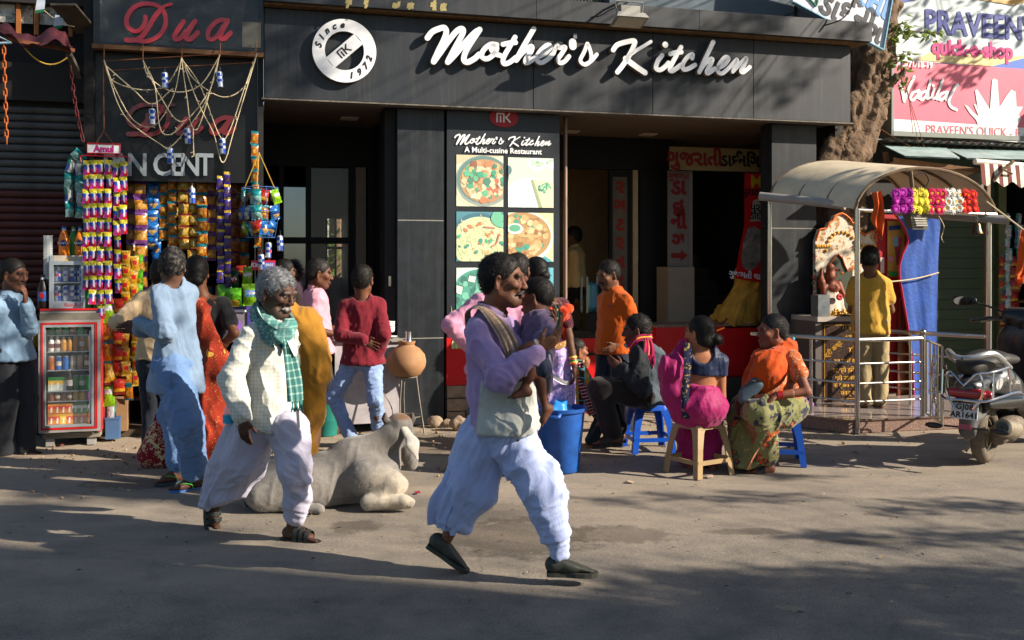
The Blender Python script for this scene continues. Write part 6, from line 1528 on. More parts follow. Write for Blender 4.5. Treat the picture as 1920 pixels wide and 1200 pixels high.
for x,y,w,n,kd,wp,hp,lb in LOW:packet_strip(lb,x,y,w,n,kd,wp,hp,'packet strips low in the kiosk',seed=x)
for i,(y,kd)in enumerate(((560,'lime'),(596,'yellow'),(636,'orange'),(676,'yellow'),(716,'lime'),(752,'silver'))):
 packet_strip('%s bright packet from the top clipped on the side of the tall fridge'%ORD[i],203+(i%2)*4,y,.10,1,kd,22,44,'bright packets clipped beside the fridge','packet',seed=80+i)
for j,pts in enumerate(([(150,283),(136,296),(129,322),(128,350),(130,378),(131,405)],[(158,290),(148,300),(147,328),(149,356),(150,386),(149,408)])):
 a=FL(pts[0][0],pts[0][1],-.02);t=fthing('packet_strip','%s half of the loop of silver and teal puffed packets by the name plate'%('outer' if j==0 else 'inner'),'packet strip',a.x,a.y,a.z,'looped silver packet strips')
 for i in range(len(pts)-1):
  p=FL(*pts[i],-.02)-a;q=FL(*pts[i+1],-.02)-a;d=p-q
  o=link('packet',packet_mesh('silver' if i%2 else 'teal',.085,d.length*1.05,.06,i%3),t,p,(0,math.atan2(d.x,d.z),(.7 if j==0 else-.3)))
def basket():
 w=-.22;c=FL(488,352,w);k=1867/FLd(488,352,w);rad=33/k
 t=fthing('hanging_basket','wire hoop basket of toffee pouches hung from cords beside the restaurant corner','basket',c.x,w,c.z)
 mb=MB();n=24
 for z,r_ in((0,rad),(-.22,rad*1.05),(-.46,rad*.8)):mb.tube([(r_*math.cos(2*math.pi*i/n),r_*math.sin(2*math.pi*i/n),z)for i in range(n)],.004,5,closed=True)
 for i in range(10):
  a=2*math.pi*i/10;mb.tube([(rad*math.cos(a),rad*math.sin(a),0),(rad*1.05*math.cos(a),rad*1.05*math.sin(a),-.22),(rad*.8*math.cos(a),rad*.8*math.sin(a),-.46)],.0025,4)
 mb.build('wire_frame',mat('blue wire','#3a5f9a',.5),t)
 mb=MB()
 for a in(.6,2.6,4.5):mb.tube([(rad*math.cos(a),rad*math.sin(a),0),(-.01,.05,.33)],.004,5)
 mb.build('cord',mat('yellow cord','#b8963a',.8),t)
 rng=random.Random(8)
 cols=['teal','teal','orange','teal','red','lime','blue','blue','silver','teal','orange','blue','blue','lime','teal','red','blue','blue']
 for i,kd in enumerate(cols):
  a=-math.pi*(.02+.96*((i*5)%6)/5);r_=rad*(.72+.2*(i%2));z=-.02-.145*(i//6)
  o=link('toffee_pouch',packet_mesh(kd,.105,.135,.06,i%3),None,FW(c.x+r_*math.cos(a),w+r_*math.sin(a),c.z+z),(rng.uniform(-.3,.3),rng.uniform(-.3,.3),PHI+a+math.pi/2+rng.uniform(-.3,.3)))
  tag(o,'%s toffee pouch, %s from the kiosk end in the hoop basket\'s %s layer'%({'teal':'teal','orange':'orange','red':'red','lime':'lime','blue':'blue','silver':'silver'}[kd],ORD[i%6],('upper','middle','bottom')[i//6]),'toffee pouch','toffee pouches in the wire basket')
basket()
def bottle_mesh(r,h,liquid,capc,lab,cap_r=None):
 mb=MB();cr=cap_r or r*.42
 prof=[(r*.9,0),(r,.01),(r,h*.22),(r,h*.5),(r*.98,h*.58),(r*.7,h*.74),(r*.4,h*.86),(r*.38,h*.92),(cr,h*.925),(cr,h)]
 cols=[liquid,liquid,lab,liquid,liquid,liquid,'#c9d4d8','#c9d4d8',capc,capc]
 mb.lathe(prof,14,cols=cols);return mb.mesh('bottle',VCOL,True,35)
def canister_mesh(r,h,c0,c1,c2):
 mb=MB();mb.lathe([(r*.85,0),(r,h*.03),(r,h*.3),(r,h*.62),(r,h*.92),(r*.84,h)],12,cols=[c0,c0,c1,c0,c2,c2]);return mb.mesh('can',VCOL,True,35)
def carton_mesh(wd,h,c0,c1,c2):
 mb=MB();d=wd*.7
 mb.box(-wd/2,wd/2,-d/2,d/2,0,h*.45,0,c0).box(-wd/2,wd/2,-d/2,d/2,h*.45,h*.75,0,c1).box(-wd/2,wd/2,-d/2,d/2,h*.75,h,0,c2)
 mb.prism([(-wd*.12,h*.1),(wd*.18,h*.1),(wd*.22,h*.62),(-wd*.02,h*.62)],-d/2-.001,-d/2-.0002,0,'#e8e4dc');return mb.mesh('carton',VCOL)
def fridge():
 w=-.10
 a,b=FL(75,823,w),FL(189,823,w);x0,x1=a.x,b.x;xc=(x0+x1)/2;W_=x1-x0
 t=fthing('display_fridge','glass fronted red and grey display fridge stocked with drinks','fridge',xc,w,0)
 z=lambda y:FL(132,y,w).z
 zt,zb=z(581),z(805);dp=.52
 body=mat('fridge grey','#9a9894',.5,.2,var=.15);red=mat('fridge red','#c01a1c',.35,var=.08)
 x0-=xc;x1-=xc
 def X(p):return FL(p,700,w).x-xc
 MB().box(x0,x1,.05,dp,zb-.05,z(583)).build('cabinet_core',mat('fridge liner','#3c3f42',.7),t)if False else None
 MB().box(x0,x1,dp-.03,dp,zb-.03,zt).build('back_panel',mat('fridge liner','#4a4e52',.6),t)
 MB().box(x1-.03,x1,.0,dp-.031,zb-.03,zt-.03).build('side_panel',mat('red side print','#b8353a',.45,var=.35,vscale=5),t)
 MB().box(x0,x0+.03,.0,dp-.031,zb-.03,zt-.03).build('side_panel',body,t)
 MB().box(x0,x1,.0,dp-.031,zt-.028,zt).build('top_panel',body,t)
 MB().box(x0,x1+.005,-.01,.04,zt-.004,zt+.012).build('top_edge',red,t)
 MB().box(x0,x1,-.02,.02,z(600),zt-.03).build('header',mat('fridge header','#6d675c',.5,var=.3),t)
 MB().box(x0+.02,x1-.01,.02,dp-.04,z(822),zb-.035).build('plinth',mat('dusty plinth','#7d7668',.8,var=.3),t)
 for xx in(x0+.04,x1-.12):MB().box(xx,xx+.07,.04,.12,0,z(822)-.002).build('foot',body,t)
 dr=MB()
 def ring(mb,px0,px1,py0,py1,wd,y0,y1):
  xa,xb,za,zc=X(px0),X(px1),z(py1),z(py0)
  mb.box(xa,xb,y0,y1,zc-wd,zc).box(xa,xb,y0,y1,za,za+wd).box(xa,xa+wd,y0,y1,za+wd,zc-wd).box(xb-wd,xb,y0,y1,za+wd,zc-wd)
 ring(dr,74,189,600,808,.022,-.055,-.022);d=dr.build('door',body,t)
 rr=MB();ring(rr,79,183,604,803,.016,-.060,-.024);rr.build('red_band',red,d)
 r3=MB();ring(r3,82,178,608,799,.022,-.058,-.02);r3.build('inner_frame',mat('grey gasket','#8a8e92',.4),d)
 MB().box(X(86),X(173),-.036,-.032,z(796),z(612)).build('glass',mat('fridge glass','#cfd8da',.03,alpha=.04,spec=.25,var=0),d)
 MB().box(X(167),X(170),.0,.02,z(790),z(620)).build('lamp_tube',mat('tube light','#e8ecf0',.3),t)
 shelf_y=[(628,'a'),(659,'b'),(694,'c'),(733,'d'),(752,'e'),(795,'g')]
 wire=mat('shelf wire','#b4b8ba',.35,.6)
 for y,_ in shelf_y[:5]:MB().box(X(88),X(168),.02,dp-.04,z(y)-.008,z(y)).build('shelf',wire,t)
 k=1867/FLd(132,700,w)
 def put(me,px,zz,yy,nm,lb,cat,grp):
  o=link(nm,me,None,FW(FL(px,700,w).x,w+yy,zz),(0,0,PHI));tag(o,lb,cat,grp)
 grp='drinks standing in the display fridge'
 rows=[('top shelf',628,[('c',c)for c in('#2a9a50','#2aa04c','#2a9a50','#b52a38','#38b060')],14),('second shelf',659,[('b','#d8d4d0'),('b','#cfc4bc'),('b','#d89a3a'),('b','#c98a2a'),('c','#b08050'),('c','#a06a40'),('c','#8a6a4a')],12),('third shelf',694,[('c','#a85a2a'),('c','#1f5aa8'),('c','#1f62b4'),('c','#b09a80'),('c','#a88a6a'),('c','#7a5a40')],14),('fourth shelf',733,[('t','#2f7a3a'),('t','#2f7a3a'),('t','#8a9a8a'),('k','#241814'),('c','#1f7a34'),('c','#1f7a34'),('c','#2a8a44')],12),('fifth shelf',752,[('c','#7a4428'),('c','#7a4428'),('c','#5a3420'),('c','#7a4428'),('b','#c9a050'),('b','#c9a050'),('b','#8a5a7a')],12)]
 nm_c=lambda c:{'1':'green','8':'brown','2':'green','d':'pale','c':'amber','7':'brown','6':'brown','5':'brown','a':'orange','4':'dark','3':'dark'}.get(c[1],'brown')if c not in('#1f5aa8','#1f62b4','#241814','#8a1f2a','#d89a3a')else{'#1f5aa8':'blue','#1f62b4':'blue','#241814':'black','#8a1f2a':'dark red','#d89a3a':'amber'}[c]
 for rn,y,items,st in rows:
  for i,(ty,c)in enumerate(items):
   px=94+i*(13.5 if st==14 else 11.6);zz=z(y)
   lb='%s drink %s, %s from the hinge side on the fridge\'s %s'%(nm_c(c),{'c':'can','b':'bottle','t':'carton','k':'bottle'}[ty],ORD[i],rn)
   h_={'top shelf':.085,'second shelf':.135,'third shelf':.125,'fourth shelf':.135,'fifth shelf':.075}[rn]
   if ty=='c':put(canister_mesh(.026,h_,c,'#c9c2b4' if i%2 else c,'#8f9496'),px,zz,.07,'drink_can',lb,'drink can',grp)
   elif ty=='t':put(carton_mesh(.05,.12,'#c9d2c4','#e0b030','#2f7a3a'),px,zz,.07,'drink_carton',lb,'drink carton',grp)
   elif ty=='k':put(bottle_mesh(.027,.19,'#241410','#d8d8d8','#cfcac4'),px,zz,.05,'drink_bottle',lb,'drink bottle',grp)
   else:put(bottle_mesh(.026,min(.135,h_+.03),c,'#e0dcd8' if i<2 else '#2a3a6a','#6a2a22' if i<2 else c),px,zz,.07,'drink_bottle',lb,'drink bottle',grp)
 for r_,y in enumerate((776,796)):
  for i in range(7):
   odd=(i>=4 and r_==0);c=('#2f7a3a','#d8d4cc','#1f6a30')if odd else(('#d8b020','#e0c83a','#c9a01c')if(i==2 and r_==1)else('#c9781c','#c9371c','#d88a20'))
   put(carton_mesh(.05,.092,*c),94+i*11.4,z(y),.06,'juice_carton','%s juice carton, %s from the hinge side in the fridge\'s %s layer'%('green' if odd else 'orange' if c[0]!='#d8b020' else 'yellow',ORD[i],('upper','lowest')[r_]),'juice carton',grp)
 wm=-.02;c=FL(127,577,wm);zb2=zt+.013
 m=fthing('mini_fridge','small silver counter fridge with cans, standing on the display fridge','fridge',c.x,wm,zb2)
 k=1867/FLd(127,530,wm);W2=31/k;H2=FL(127,479,wm).z-zb2
 sv=mat('silver plastic','#a9b2ba',.35,.4)
 MB().box(-W2,W2,.36,.38,0,H2).build('back_panel',sv,m);MB().box(-W2,-W2+.03,0,.359,0,H2).build('side_panel',sv,m);MB().box(W2-.03,W2,0,.359,0,H2).build('side_panel',sv,m)
 MB().box(-W2+.031,W2-.031,0,.359,0,.06).build('base_panel',sv,m);MB().box(-W2+.031,W2-.031,0,.359,H2-.08,H2).build('top_panel',mat('mini fridge header','#b7ab9a',.4,var=.3,vscale=12),m)
 MB().box(-W2+.031,W2-.031,.01,.35,H2*.47,H2*.47+.012).build('shelf',sv,m)
 f=MB();f.box(-W2,W2,-.03,-.002,H2-.085,H2-.05).box(-W2,W2,-.03,-.002,0,.055).box(-W2,-W2+.035,-.03,-.002,.055,H2-.085).box(W2-.035,W2,-.03,-.002,.055,H2-.085)
 d=f.build('door',sv,m);MB().box(-W2+.035,W2-.035,-.016,-.012,.055,H2-.085).build('glass',MATS['fridge glass'],d)
 txt('Red Bull',.045,m,(W2*.35,-.032,.028),REDP)
 txt('▲',.05,m,(0,-.004,H2-.04),mat('yellow ink','#d8a83a',.5),'emblem')
 for r_ in range(2):
  for i in range(4):
   o=link('drink_can',CANM,None,FW(c.x-W2+.06+i*.062,wm+.06,zb2+(.061 if r_==0 else H2*.47+.013)),(0,0,PHI+i));tag(o,'slim blue can, %s along the %s shelf of the small silver fridge'%(ORD[i],('lower','upper')[r_]),'can','cans in the small silver fridge')
 for i,(px,cl,cp)in enumerate(((116,'#d9761a','#1f4fb5'),(132,'#2a8a3a','#1f8a3a'),(147,'#d9761a','#1f4fb5'))):
  p=FL(px,478,wm);kk=1867/FLd(px,470,wm)
  t_=fthing('soda_bottle',('orange soda bottle with blue cap on the small fridge, away from the rack','green soda bottle between the two orange ones on the small fridge','orange soda bottle with blue cap next to the sachet rack')[i],'bottle',p.x,wm+.12+(.08 if i==1 else 0),zb2+H2+.001,'soda bottles on the small fridge')
  link('bottle',bottle_mesh(9.8/kk,55/kk,cl,cp,cl),t_)
  if i!=1:MB().disc(0,.42*55/kk,.033,.028,-9.9/kk-.002,'#1a2f6a').build('label',VCOL,t_);txt('FANTA',.030,t_,(0,-9.9/kk-.004,.42*55/kk),WHITE)
 p=FL(90,522,.02);kk=1867/FLd(90,500,.02)
 t_=fthing('cup_stack','tall sleeve of clear plastic cups beside the small fridge','cup stack',p.x,.02,p.z);mb=MB()
 for i in range(18):mb.lathe([(.036,i*.0215),(.040,i*.0215+.02)],12,cap=False)
 mb.build('cups',mat('clear cups','#cfd6d8',.12,alpha=.5,spec=.7),t_)
 p=FL(85,577,.06)
 for i in range(2):
  t_=fthing('cola_bottle',('dark cola bottle with blue and red label under the cup sleeve','dark cola bottle behind the labelled one beside the small fridge')[i],'bottle',p.x+.03*i-.01,.0+.12*i,zt+.013,'cola bottles');link('bottle',bottle_mesh(.045,.30,'#1a0f0c','#1a1a1a','#1f5fa8'),t_)
  MB().disc(0,.115,.02,.03,-.047,'#c0222a',rot=.3).build('label',VCOL,t_)
 p=FL(176,580,.0)
 for i in range(2):
  t_=fthing('glass_jug',('bright green glass tumbler next to the small fridge','bright green glass vase next to the hanging sachets')[i],'jug',p.x-.05+.085*i,.0,zt+.013,'green glassware on the fridge')
  MB().lathe([(.03,0),(.034,.02),(.022,.07),(.034,.13),(.038,.16),(.035,.16),(.02,.07),(.025,.02)]if i else[(.032,0),(.036,.15),(.033,.15),(.03,.01)],14).build('glass',mat('green glass','#1f9a3a',.08,spec=.7,alpha=.85),t_,smooth=True)
fridge()
def kiosk_bits():
 w=-.15;p=FL(494,498,w);k=1867/FLd(494,498,w)
 t=fthing('chocolate_box','red chocolate display box with white logo under the hanging cans','box',p.x,w,p.z-.04)
 MB().box(-22/k,22/k,0,.1,0,18/k).build('box',mat('red carton','#c51f33',.4),t)
 MB().box(2/k,20/k,-.004,-.001,4/k,14/k).build('blue_panel',mat('blue carton print','#2f5fb8',.4),t)
 txt('KitKat',.055,t,(-9/k,-.004,9/k),WHITE,bold=.002,shear=.2);txt('FREE',.035,t,(11/k,-.006,9/k),WHITE)
 MB().tube(smooth_path([(-10/k,.05,18/k),(-8/k,.05,34/k),(8/k,.05,34/k),(10/k,.05,18/k)]),.006).build('handle',mat('red wire','#b3202c',.4),t)
 ch=[(436,508,'dkgreen',22,34,.05,'dark green crisp bag with a round red logo at the back'),(464,500,'lime',20,36,.02,'tall lime crisp bag standing upright'),(421,533,'green',26,40,.0,'green striped crisp bag at the kiosk end of the front row'),(440,540,'green',28,34,-.06,'bright green crisp bag in the front row above the purple frame'),(469,532,'lime',29,40,-.07,'lime and white crisp bag next to the old man\'s scarf'),(452,498,'red',18,16,.08,'small red packet tucked above the crisp bags')]
 for x,y,kd,wp,hp,w,lb in ch:
  b_=packet_strip(lb+' on the counter',x,y,w,1,kd,wp,hp,'crisp bags on the kiosk counter','crisp bag','crisp_bag',dep=.4,seed=x,pname='bag')
  if x in(464,469,436):txt({464:"Lay's",436:"Lay's",469:'Uncle\nChips'}[x],.04,b_,(0,-.062,-.07 if x!=469 else-.085),mat('blue crisp ink' if x==469 else 'pale ink','#2a6ac0' if x==469 else '#e0d8c8',.4),bold=.001)
 o=bpy.data.objects
 w=-.075;p=FL(469,552,w-.07)
 w=.0;a,b=FL(421,642,w),FL(472,572,w)
 t=fthing('display_board','purple framed display panel leaning below the crisp bags','display panel',(a.x+b.x)/2,w,a.z);ww=(b.x-a.x)/2;hh=b.z-a.z
 MB().box(-ww,ww,.005,.03,0,hh).build('panel',mat('grey glossy print','#77727a',.25,var=.3),t)
 mb=MB();mb.box(-ww,-ww+.04,-.01,.03,0,hh).box(ww-.04,ww,-.01,.03,0,hh).box(-ww+.04,ww-.04,-.01,.03,hh-.04,hh).build('frame',mat('purple plastic','#4a3a8a',.35),t)
 MB().box(-ww+.041,ww-.041,-.004,.004,hh-.065,hh-.041).build('white_edge',WHITE,t)
 MB().disc(-.02,hh*.45,.05,.06,.003,'#8a5ac0').build('print',VCOL,t)
 rng=random.Random(12)
 for si,z in enumerate((.94,1.24)):
  for i in range(10):
   x=-.96+i*.088;c=rng.choice(['#8a2a2a','#a87a2a','#6a5a4a','#b8b0a0','#3a5a6a','#7a3a1a'])
   o=link('jar',canister_mesh(.032,rng.uniform(.12,.2),c,rng.choice(['#c9c0b0',c]),'#a02a22'),None,FW(x,1.16,z),(0,0,PHI));tag(o,'dim jar, %s from the fridge side on the %s inner kiosk shelf'%(ORD[i],('lower','upper')[si]),'jar','jars on the dim kiosk shelves')
 t=thing('wooden_stool','low worn wooden stool under the kiosk counter','stool',G(247,800),PHI)
 mb=MB().box(-.13,.13,-.09,.09,.27,.30).build('seat',WOOD,t)
 for sx in(-.11,.11):
  for sy in(-.07,.07):MB().box(sx-.018,sx+.018,sy-.018,sy+.018,0,.27).build('leg',WOOD,t)
 t=fthing('cardboard_box','brown cardboard box behind the fridge under the kiosk','box',FL(214,760,.3).x,.35,.06);MB().box(-.12,.12,-.1,.1,0,.3).build('box',mat('cardboard','#8a6a48',.85,var=.15),t)
 t=fthing('crate','small blue plastic crate under the cardboard box','crate',FL(212,790,.2).x,.12,.0);MB().box(-.05,.07,-.06,.06,0.02,.2).box(-.055,.075,-.065,.065,.2,.215).build('crate_body',mat('dusty blue plastic','#3f5f86',.6),t)
 t=fthing('purple_box','plain mauve cabinet standing between the customer and the fridge','cabinet',FL(52,690,.25).x,.25,.38);MB().box(-.16,.12,0,.3,0,.38).build('cabinet_body',mat('mauve laminate','#6a4a68',.6),t)
 MB().box(-.18,.13,-.02,.3,.382,.42).build('top',mat('dark top','#2a2a30',.6),t)
 t=fthing('yellow_sack','yellow sack slumped on the mauve cabinet','sack',FL(55,560,.35).x,.4,.81)
 v,f=sdf_mesh([ell((0,0,.14),(.18,.12,.13),.03),plane((0,0,-1),0)],.02);v=v+vnormals(v,f)*(.012*folds(v,(.2,0,1),8,.2,3))[:,None];link('sack_body',np_mesh('sack_body',v,f,cloth('yellow sacking','#b89a1c')),t)
kiosk_bits()
def shuttered_shop():
 t=thing('shuttered_shop','closed shop with ribbed roller shutter under a torn awning at the far left','shop',O,PHI)
 w=.55;x0,x1=FL(-120,400,w).x,-1.56
 zs=[FL(60,y,w).z for y in(800,575,362,225)]
 grey=mat('grey shutter slat','#4a4b4c',.55,.3,var=.35,vscale=5);mar=mat('maroon shutter slat','#4a2422',.6,.2,var=.35,vscale=5)
 me={}
 for key,m_ in(('g',grey),('m',mar)):
  me[key]=MB().prism([(0,0)],0,0)if False else None
  mb=MB();n=6;h=.075
  pr=[(0.0,0),(-.018,.012),(-.024,.035),(-.018,.058),(0,.066)]
  vs=[(x,y,z)for x in(x0,x1)for y,z in pr];k=len(pr)
  mb.add(vs,[(i,i+k,i+k+1,i+1)for i in range(k-1)],0);me[key]=mb.mesh('slat',m_,True,50)
 z=.02;i=0
 while z<3.1:
  link('slat',me['m' if z<zs[2]else 'g'],t,(0,w,z),label=None);z+=.072;i+=1
 MB().box(x0,x1,w+.01,w+.05,0,4.2).build('wall',DARKER,t)
 MB().box(x0,x1,w-.12,w,3.15,3.5).build('shutter_box',DARK,t)
 MB().box(x1-.03,x1+.05,w-.5,w,0,4.4).build('pier',DARKER,t)
 for p0,p1 in((30,38),(64,72),(128,136)):
  a,b=FL(p0,60,.3),FL(p1,60,.3);MB().box(a.x,b.x,.3,.34,FL(60,60,.3).z-.02,4.6).build('post',mat('orange wood','#8a5426',.7,var=.3),t)
 foil=mat('silver foil sheet','#9a958a',.3,.6,var=.4,vscale=6,bump=1,bscale=7,bdist=.06)
 for p0,p1 in((-40,28),(39,62),(73,127)):
  a,b=FL(p0,60,.36),FL(p1,60,.36);MB().box(a.x,b.x,.36,.37,3.85,4.6).build('foil_sheet',foil,t)
 MB().box(x0,x1,.25,.40,FL(60,8,.3).z,4.55).build('beam',DARK,t)
 aw=fthing('awning','sagging maroon tarpaulin awning over the closed shop','awning',0,0,0);aw.location.z=0
 mb=MB();nx,ny=26,8;rng=random.Random(2)
 P0=[FL(-30,48,-.1),FL(15,50,-.15),FL(60,62,-.2),FL(112,60,-.2),FL(136,80,-.15)]
 P1=[FL(-30,64,-.45),FL(15,66,-.48),FL(60,80,-.5),FL(112,84,-.48),FL(138,92,-.3)]
 A,B=smooth_path(P0,6),smooth_path(P1,6);n=len(A)
 g=[[A[i].lerp(B[i],j/ny)+V((0,0,.02*math.sin(i*1.3+j*.6)+.03*math.sin(i*.45)-.05*math.sin(math.pi*j/ny)))for j in range(ny+1)]for i in range(n)]
 for i in range(n-1):
  for j in range(ny):mb.add([g[i][j],g[i+1][j],g[i+1][j+1],g[i][j+1]],[(0,1,2,3)])
 mb.build('sheet',mat('maroon tarpaulin','#4a262c',.35,var=.4,vscale=6,bump=.6,bscale=12,bdist=.02),aw,smooth=True,angle=None)
 MB().bar(FL(-30,66,-.44),FL(140,95,-.28),.03,.03).build('front_bar',RUST,aw);MB().bar(FL(128,100,-.2),FL(150,145,.2),.05,.04).build('strut',mat('grey batten','#55504a',.8),aw)
 def chain(name,label,pts,m,k=12):
  c=fthing(name,label,'chain',0,0,0);c.location.z=0
  P=smooth_path(pts,20);L=sum((P[i+1]-P[i]).length for i in range(len(P)-1));n=int(L/.055)
  mb=MB();ln=[(x*.012,0,z*.036)for x,z in((-1,-.6),(-.6,-1),(.6,-1),(1,-.6),(1,.6),(.6,1),(-.6,1),(-1,.6))];mb.tube(ln,.0055,5,closed=True);me_=mb.mesh('chain_link',m,True,None)
  for i in range(n):
   t_=i/n*(len(P)-1);j=int(t_);p=P[j].lerp(P[min(j+1,len(P)-1)],t_-j);d=(P[min(j+1,len(P)-1)]-P[j]).normalized()
   q=V((0,0,1)).rotation_difference(d)@Quaternion((0,0,1),0 if i%2 else 1.3);o=link('chain_link',me_,c,p);o.rotation_mode='QUATERNION';o.rotation_quaternion=q
 chain('chain','rusty orange chain hanging straight from the awning edge',[FL(7,82,-.45),FL(10,180,-.45),FL(13,276,-.45)],mat('orange rust','#a8561f',.7,.2,var=.3))
 chain('chain','dark red chain slanting down to the snack rack',[FL(133,130,-.1),FL(142,200,-.1),FL(157,270,-.08)],mat('dark red rust','#5a1f20',.7,.2))
 h=fthing('coat_hanger','pale blue plastic coat hanger hooked on the awning bar','hanger',0,0,0);h.location.z=0
 MB().tube([FL(-8,66,-.47),FL(22,80,-.47),FL(-30,82,-.47)],.012,6,closed=True).build('hanger_body',mat('pale blue plastic','#7f9fb4',.5),h)
 fl=fthing('prayer_bunting','small white and green printed flags strung over the awning','bunting',0,0,0);fl.location.z=0
 MB().tube(sag(FL(68,5,-.05),FL(140,50,-.05),.04),.004).build('cord',ROPE,fl)
 for x,y in((76,12),(110,42)):
  p=FL(x,y,-.06);k_=1867/9.0
  MB().face([(p.x-9/k_,p.z-8/k_),(p.x+7/k_,p.z-4/k_),(p.x+8/k_,p.z+12/k_),(p.x-6/k_,p.z+14/k_)],-.06,'#a9b4c4').face([(p.x-9/k_,p.z-14/k_),(p.x+5/k_,p.z-10/k_),(p.x+7/k_,p.z-4.2/k_),(p.x-9/k_,p.z-8.2/k_)],-.06,'#1f6a48').build('flag',VCOLM,fl)
 MB().tube(sag(FL(45,88,-.35),FL(126,108,-.3),.10),.006).build('cord',mat('yellow cord','#b8963a',.8),aw)
 MB().bar(FL(118,8,-.3),FL(165,62,.2),.22,.02).build('fallen_board',mat('dark canvas','#4a4238',.8,var=.3),aw)
shuttered_shop()
def wash(h):
 c=[int(h[i:i+2],16)for i in(1,3,5)];return '#%02x%02x%02x'%tuple(int(a*.74+b*.26)for a,b in zip(c,(222,232,216)))
def menu_board():
 W=.168
 x0,x1=FL(838,400,.18).x,FL(1049,400,.18).x;zb,zt=FL(940,632,.18).z,3.18
 b=fthing('menu_board','tall black menu board with six food photographs beside the pillar','menu board',0,0,0);b.location.z=0
 MB().box(x0,x1,W+.012,W+.10,zb,zt).build('board',mat('black board','#2a2e33',.38,var=.25,vscale=3),b)
 MB().box(x0,x1,W+.012,W+.02,zt-.0,zt+.001).build('board_edge',DARK,b)if False else None
 y=W
 c=FL(945,221,W)
 oval=MB();oval.disc(c.x,c.z,.155,.098,y,n=36);oval.build('red_oval',mat('red oval print','#a31522',.4),b)
 mo=MONOGRAM(b,.098,0,y-.002,WHITE,off=(c.x,c.z))
 cx,cz=FL(944,263,W).x,FL(944,263,W).z
 pts=[(q,wd)for fr,wd,sts in SIGN_L for st in sts for q in[SIGN_TR(st,*fr)]]
 xs=[p[0]for q,_ in pts for p in q];zs=[p[1]for q,_ in pts for p in q];mx,mz=(min(xs)+max(xs))/2,(min(zs)+max(zs))/2;s_=1.02/(max(xs)-min(xs))
 mb=MB();d=0
 for q,wd in pts:stroke(mb,[(cx+(x-mx)*s_,cz+(z-mz)*s_)for x,z in q],wd*s_*.92,y-d,y+.004);d+=.00006
 mb.build('script_lettering',WHITE,b)
 txt('A Multi-cusine Restaurant',.078,b,(cx,y-.002,FL(944,283,W).z),WHITE,bold=.0018)
 R_=random.Random(7)
 def bits(mb,cx,cz,rx,rz,n,cols,s0,s1,y,inside=True,lng=1.0):
  for i in range(n):
   a,r_=R_.uniform(0,6.28),math.sqrt(R_.random());x,z=cx+rx*r_*math.cos(a),cz+rz*r_*math.sin(a)
   s=R_.uniform(s0,s1);a2=R_.uniform(0,6.28);k=R_.randint(4,7)
   mb.face([(x+s*lng*math.cos(t)*math.cos(a2)-s*math.sin(t)*math.sin(a2),z+s*lng*math.cos(t)*math.sin(a2)+s*math.sin(t)*math.cos(a2))for t in(6.28*j/k+R_.uniform(-.3,.3)for j in range(k))],y-.00002*i,R_.choice(cols))
 def noodles(mb,cx,cz,rx,rz,n,cols,y):
  for i in range(n):
   a,r_=R_.uniform(0,6.28),math.sqrt(R_.random())*.95;x,z=cx+rx*r_*math.cos(a),cz+rz*r_*math.sin(a);t=R_.uniform(0,6.28);P=[]
   for k in range(6):
    P.append((x,z));t+=R_.uniform(-.7,.7);x+=.016*math.cos(t);z+=.016*math.sin(t)
   L=[(p[0]-.0025*math.sin(t),p[1]+.0025*math.cos(t))for p in P];Q=[(p[0]+.0025*math.sin(t),p[1]-.0025*math.cos(t))for p in P];c=R_.choice(cols)
   for k in range(5):mb.face([Q[k],Q[k+1],L[k+1],L[k]],y-.00001*i,c)
 def clip(mb,xa,xb,za,zb_):
  for i,v in enumerate(mb.v):mb.v[i]=(min(max(v[0],xa),xb),v[1],min(max(v[2],za),zb_))
 rects=[(856,944,291,387),(953,1038,296,389),(856,944,397,490),(953,1038,399,491),(856,944,502,596),(953,1038,502,596)]
 for i,(a0,a1,b0,b1)in enumerate(rects):
  xa,xb=FL(a0,400,W).x,FL(a1,400,W).x;zc=FL((a0+a1)/2,b0,W).z;za=FL((a0+a1)/2,b1,W).z;cx,cz=(xa+xb)/2,(za+zc)/2;w,h=xb-xa,zc-za
  mb=MB();y0=W+.006
  bgc=['#d9dcb8','#d4dcc4','#8fb4b0','#d6cf9a','#bcd4c8','#4aa8c0'][i];mb.face([(xa,za),(xb,za),(xb,zc),(xa,zc)],y0,bgc)
  if i==0:
   mb.face([(xa,zc-h*.25),(xa,zc),(xb,zc),(xb,zc-h*.1)],y0-.0005,'#c9b48e')
   mb.disc(cx+.03,cz,w*.48,h*.40,y0-.001,'#7f8a86',32);mb.disc(cx+.03,cz+.01,w*.45,h*.37,y0-.0014,'#3f6a68',32);mb.disc(cx+.04,cz+.0,w*.42,h*.34,y0-.0018,'#a8764a',32)
   bits(mb,cx+.04,cz,w*.38,h*.30,150,['#d8a86a','#e0b888','#c98a5a','#d9c29a','#b5503a','#c9683f','#1f7a68','#2f8f6a','#e6d8b0','#7a3a2a','#e8c9a0'],.012,.036,y0-.002)
   bits(mb,cx+.04,cz+.02,w*.34,h*.26,14,['#1f8a68','#3fa878','#2a6a5a'],.02,.04,y0-.006);stroke(mb,[(xa+.02,za+h*.45),(xa+.1,za+h*.2),(xa+.2,za+h*.1)],.02,y0-.002,y0-.0015,0,'#c9cfae')
  elif i==1:
   for(dx,dz)in((.05,.16),(.19,.17)):
    mb.disc(cx+dx,cz+dz-.03,.075,.05,y0-.001-dx*.002,'#c4d4cc');mb.disc(cx+dx,cz+dz,.08,.05,y0-.0014-dx*.002,'#eef2ea');bits(mb,cx+dx,cz+dz+.004,.05,.025,20,['#6fae84','#a9cfae','#d4e6c8'],.006,.014,y0-.003)
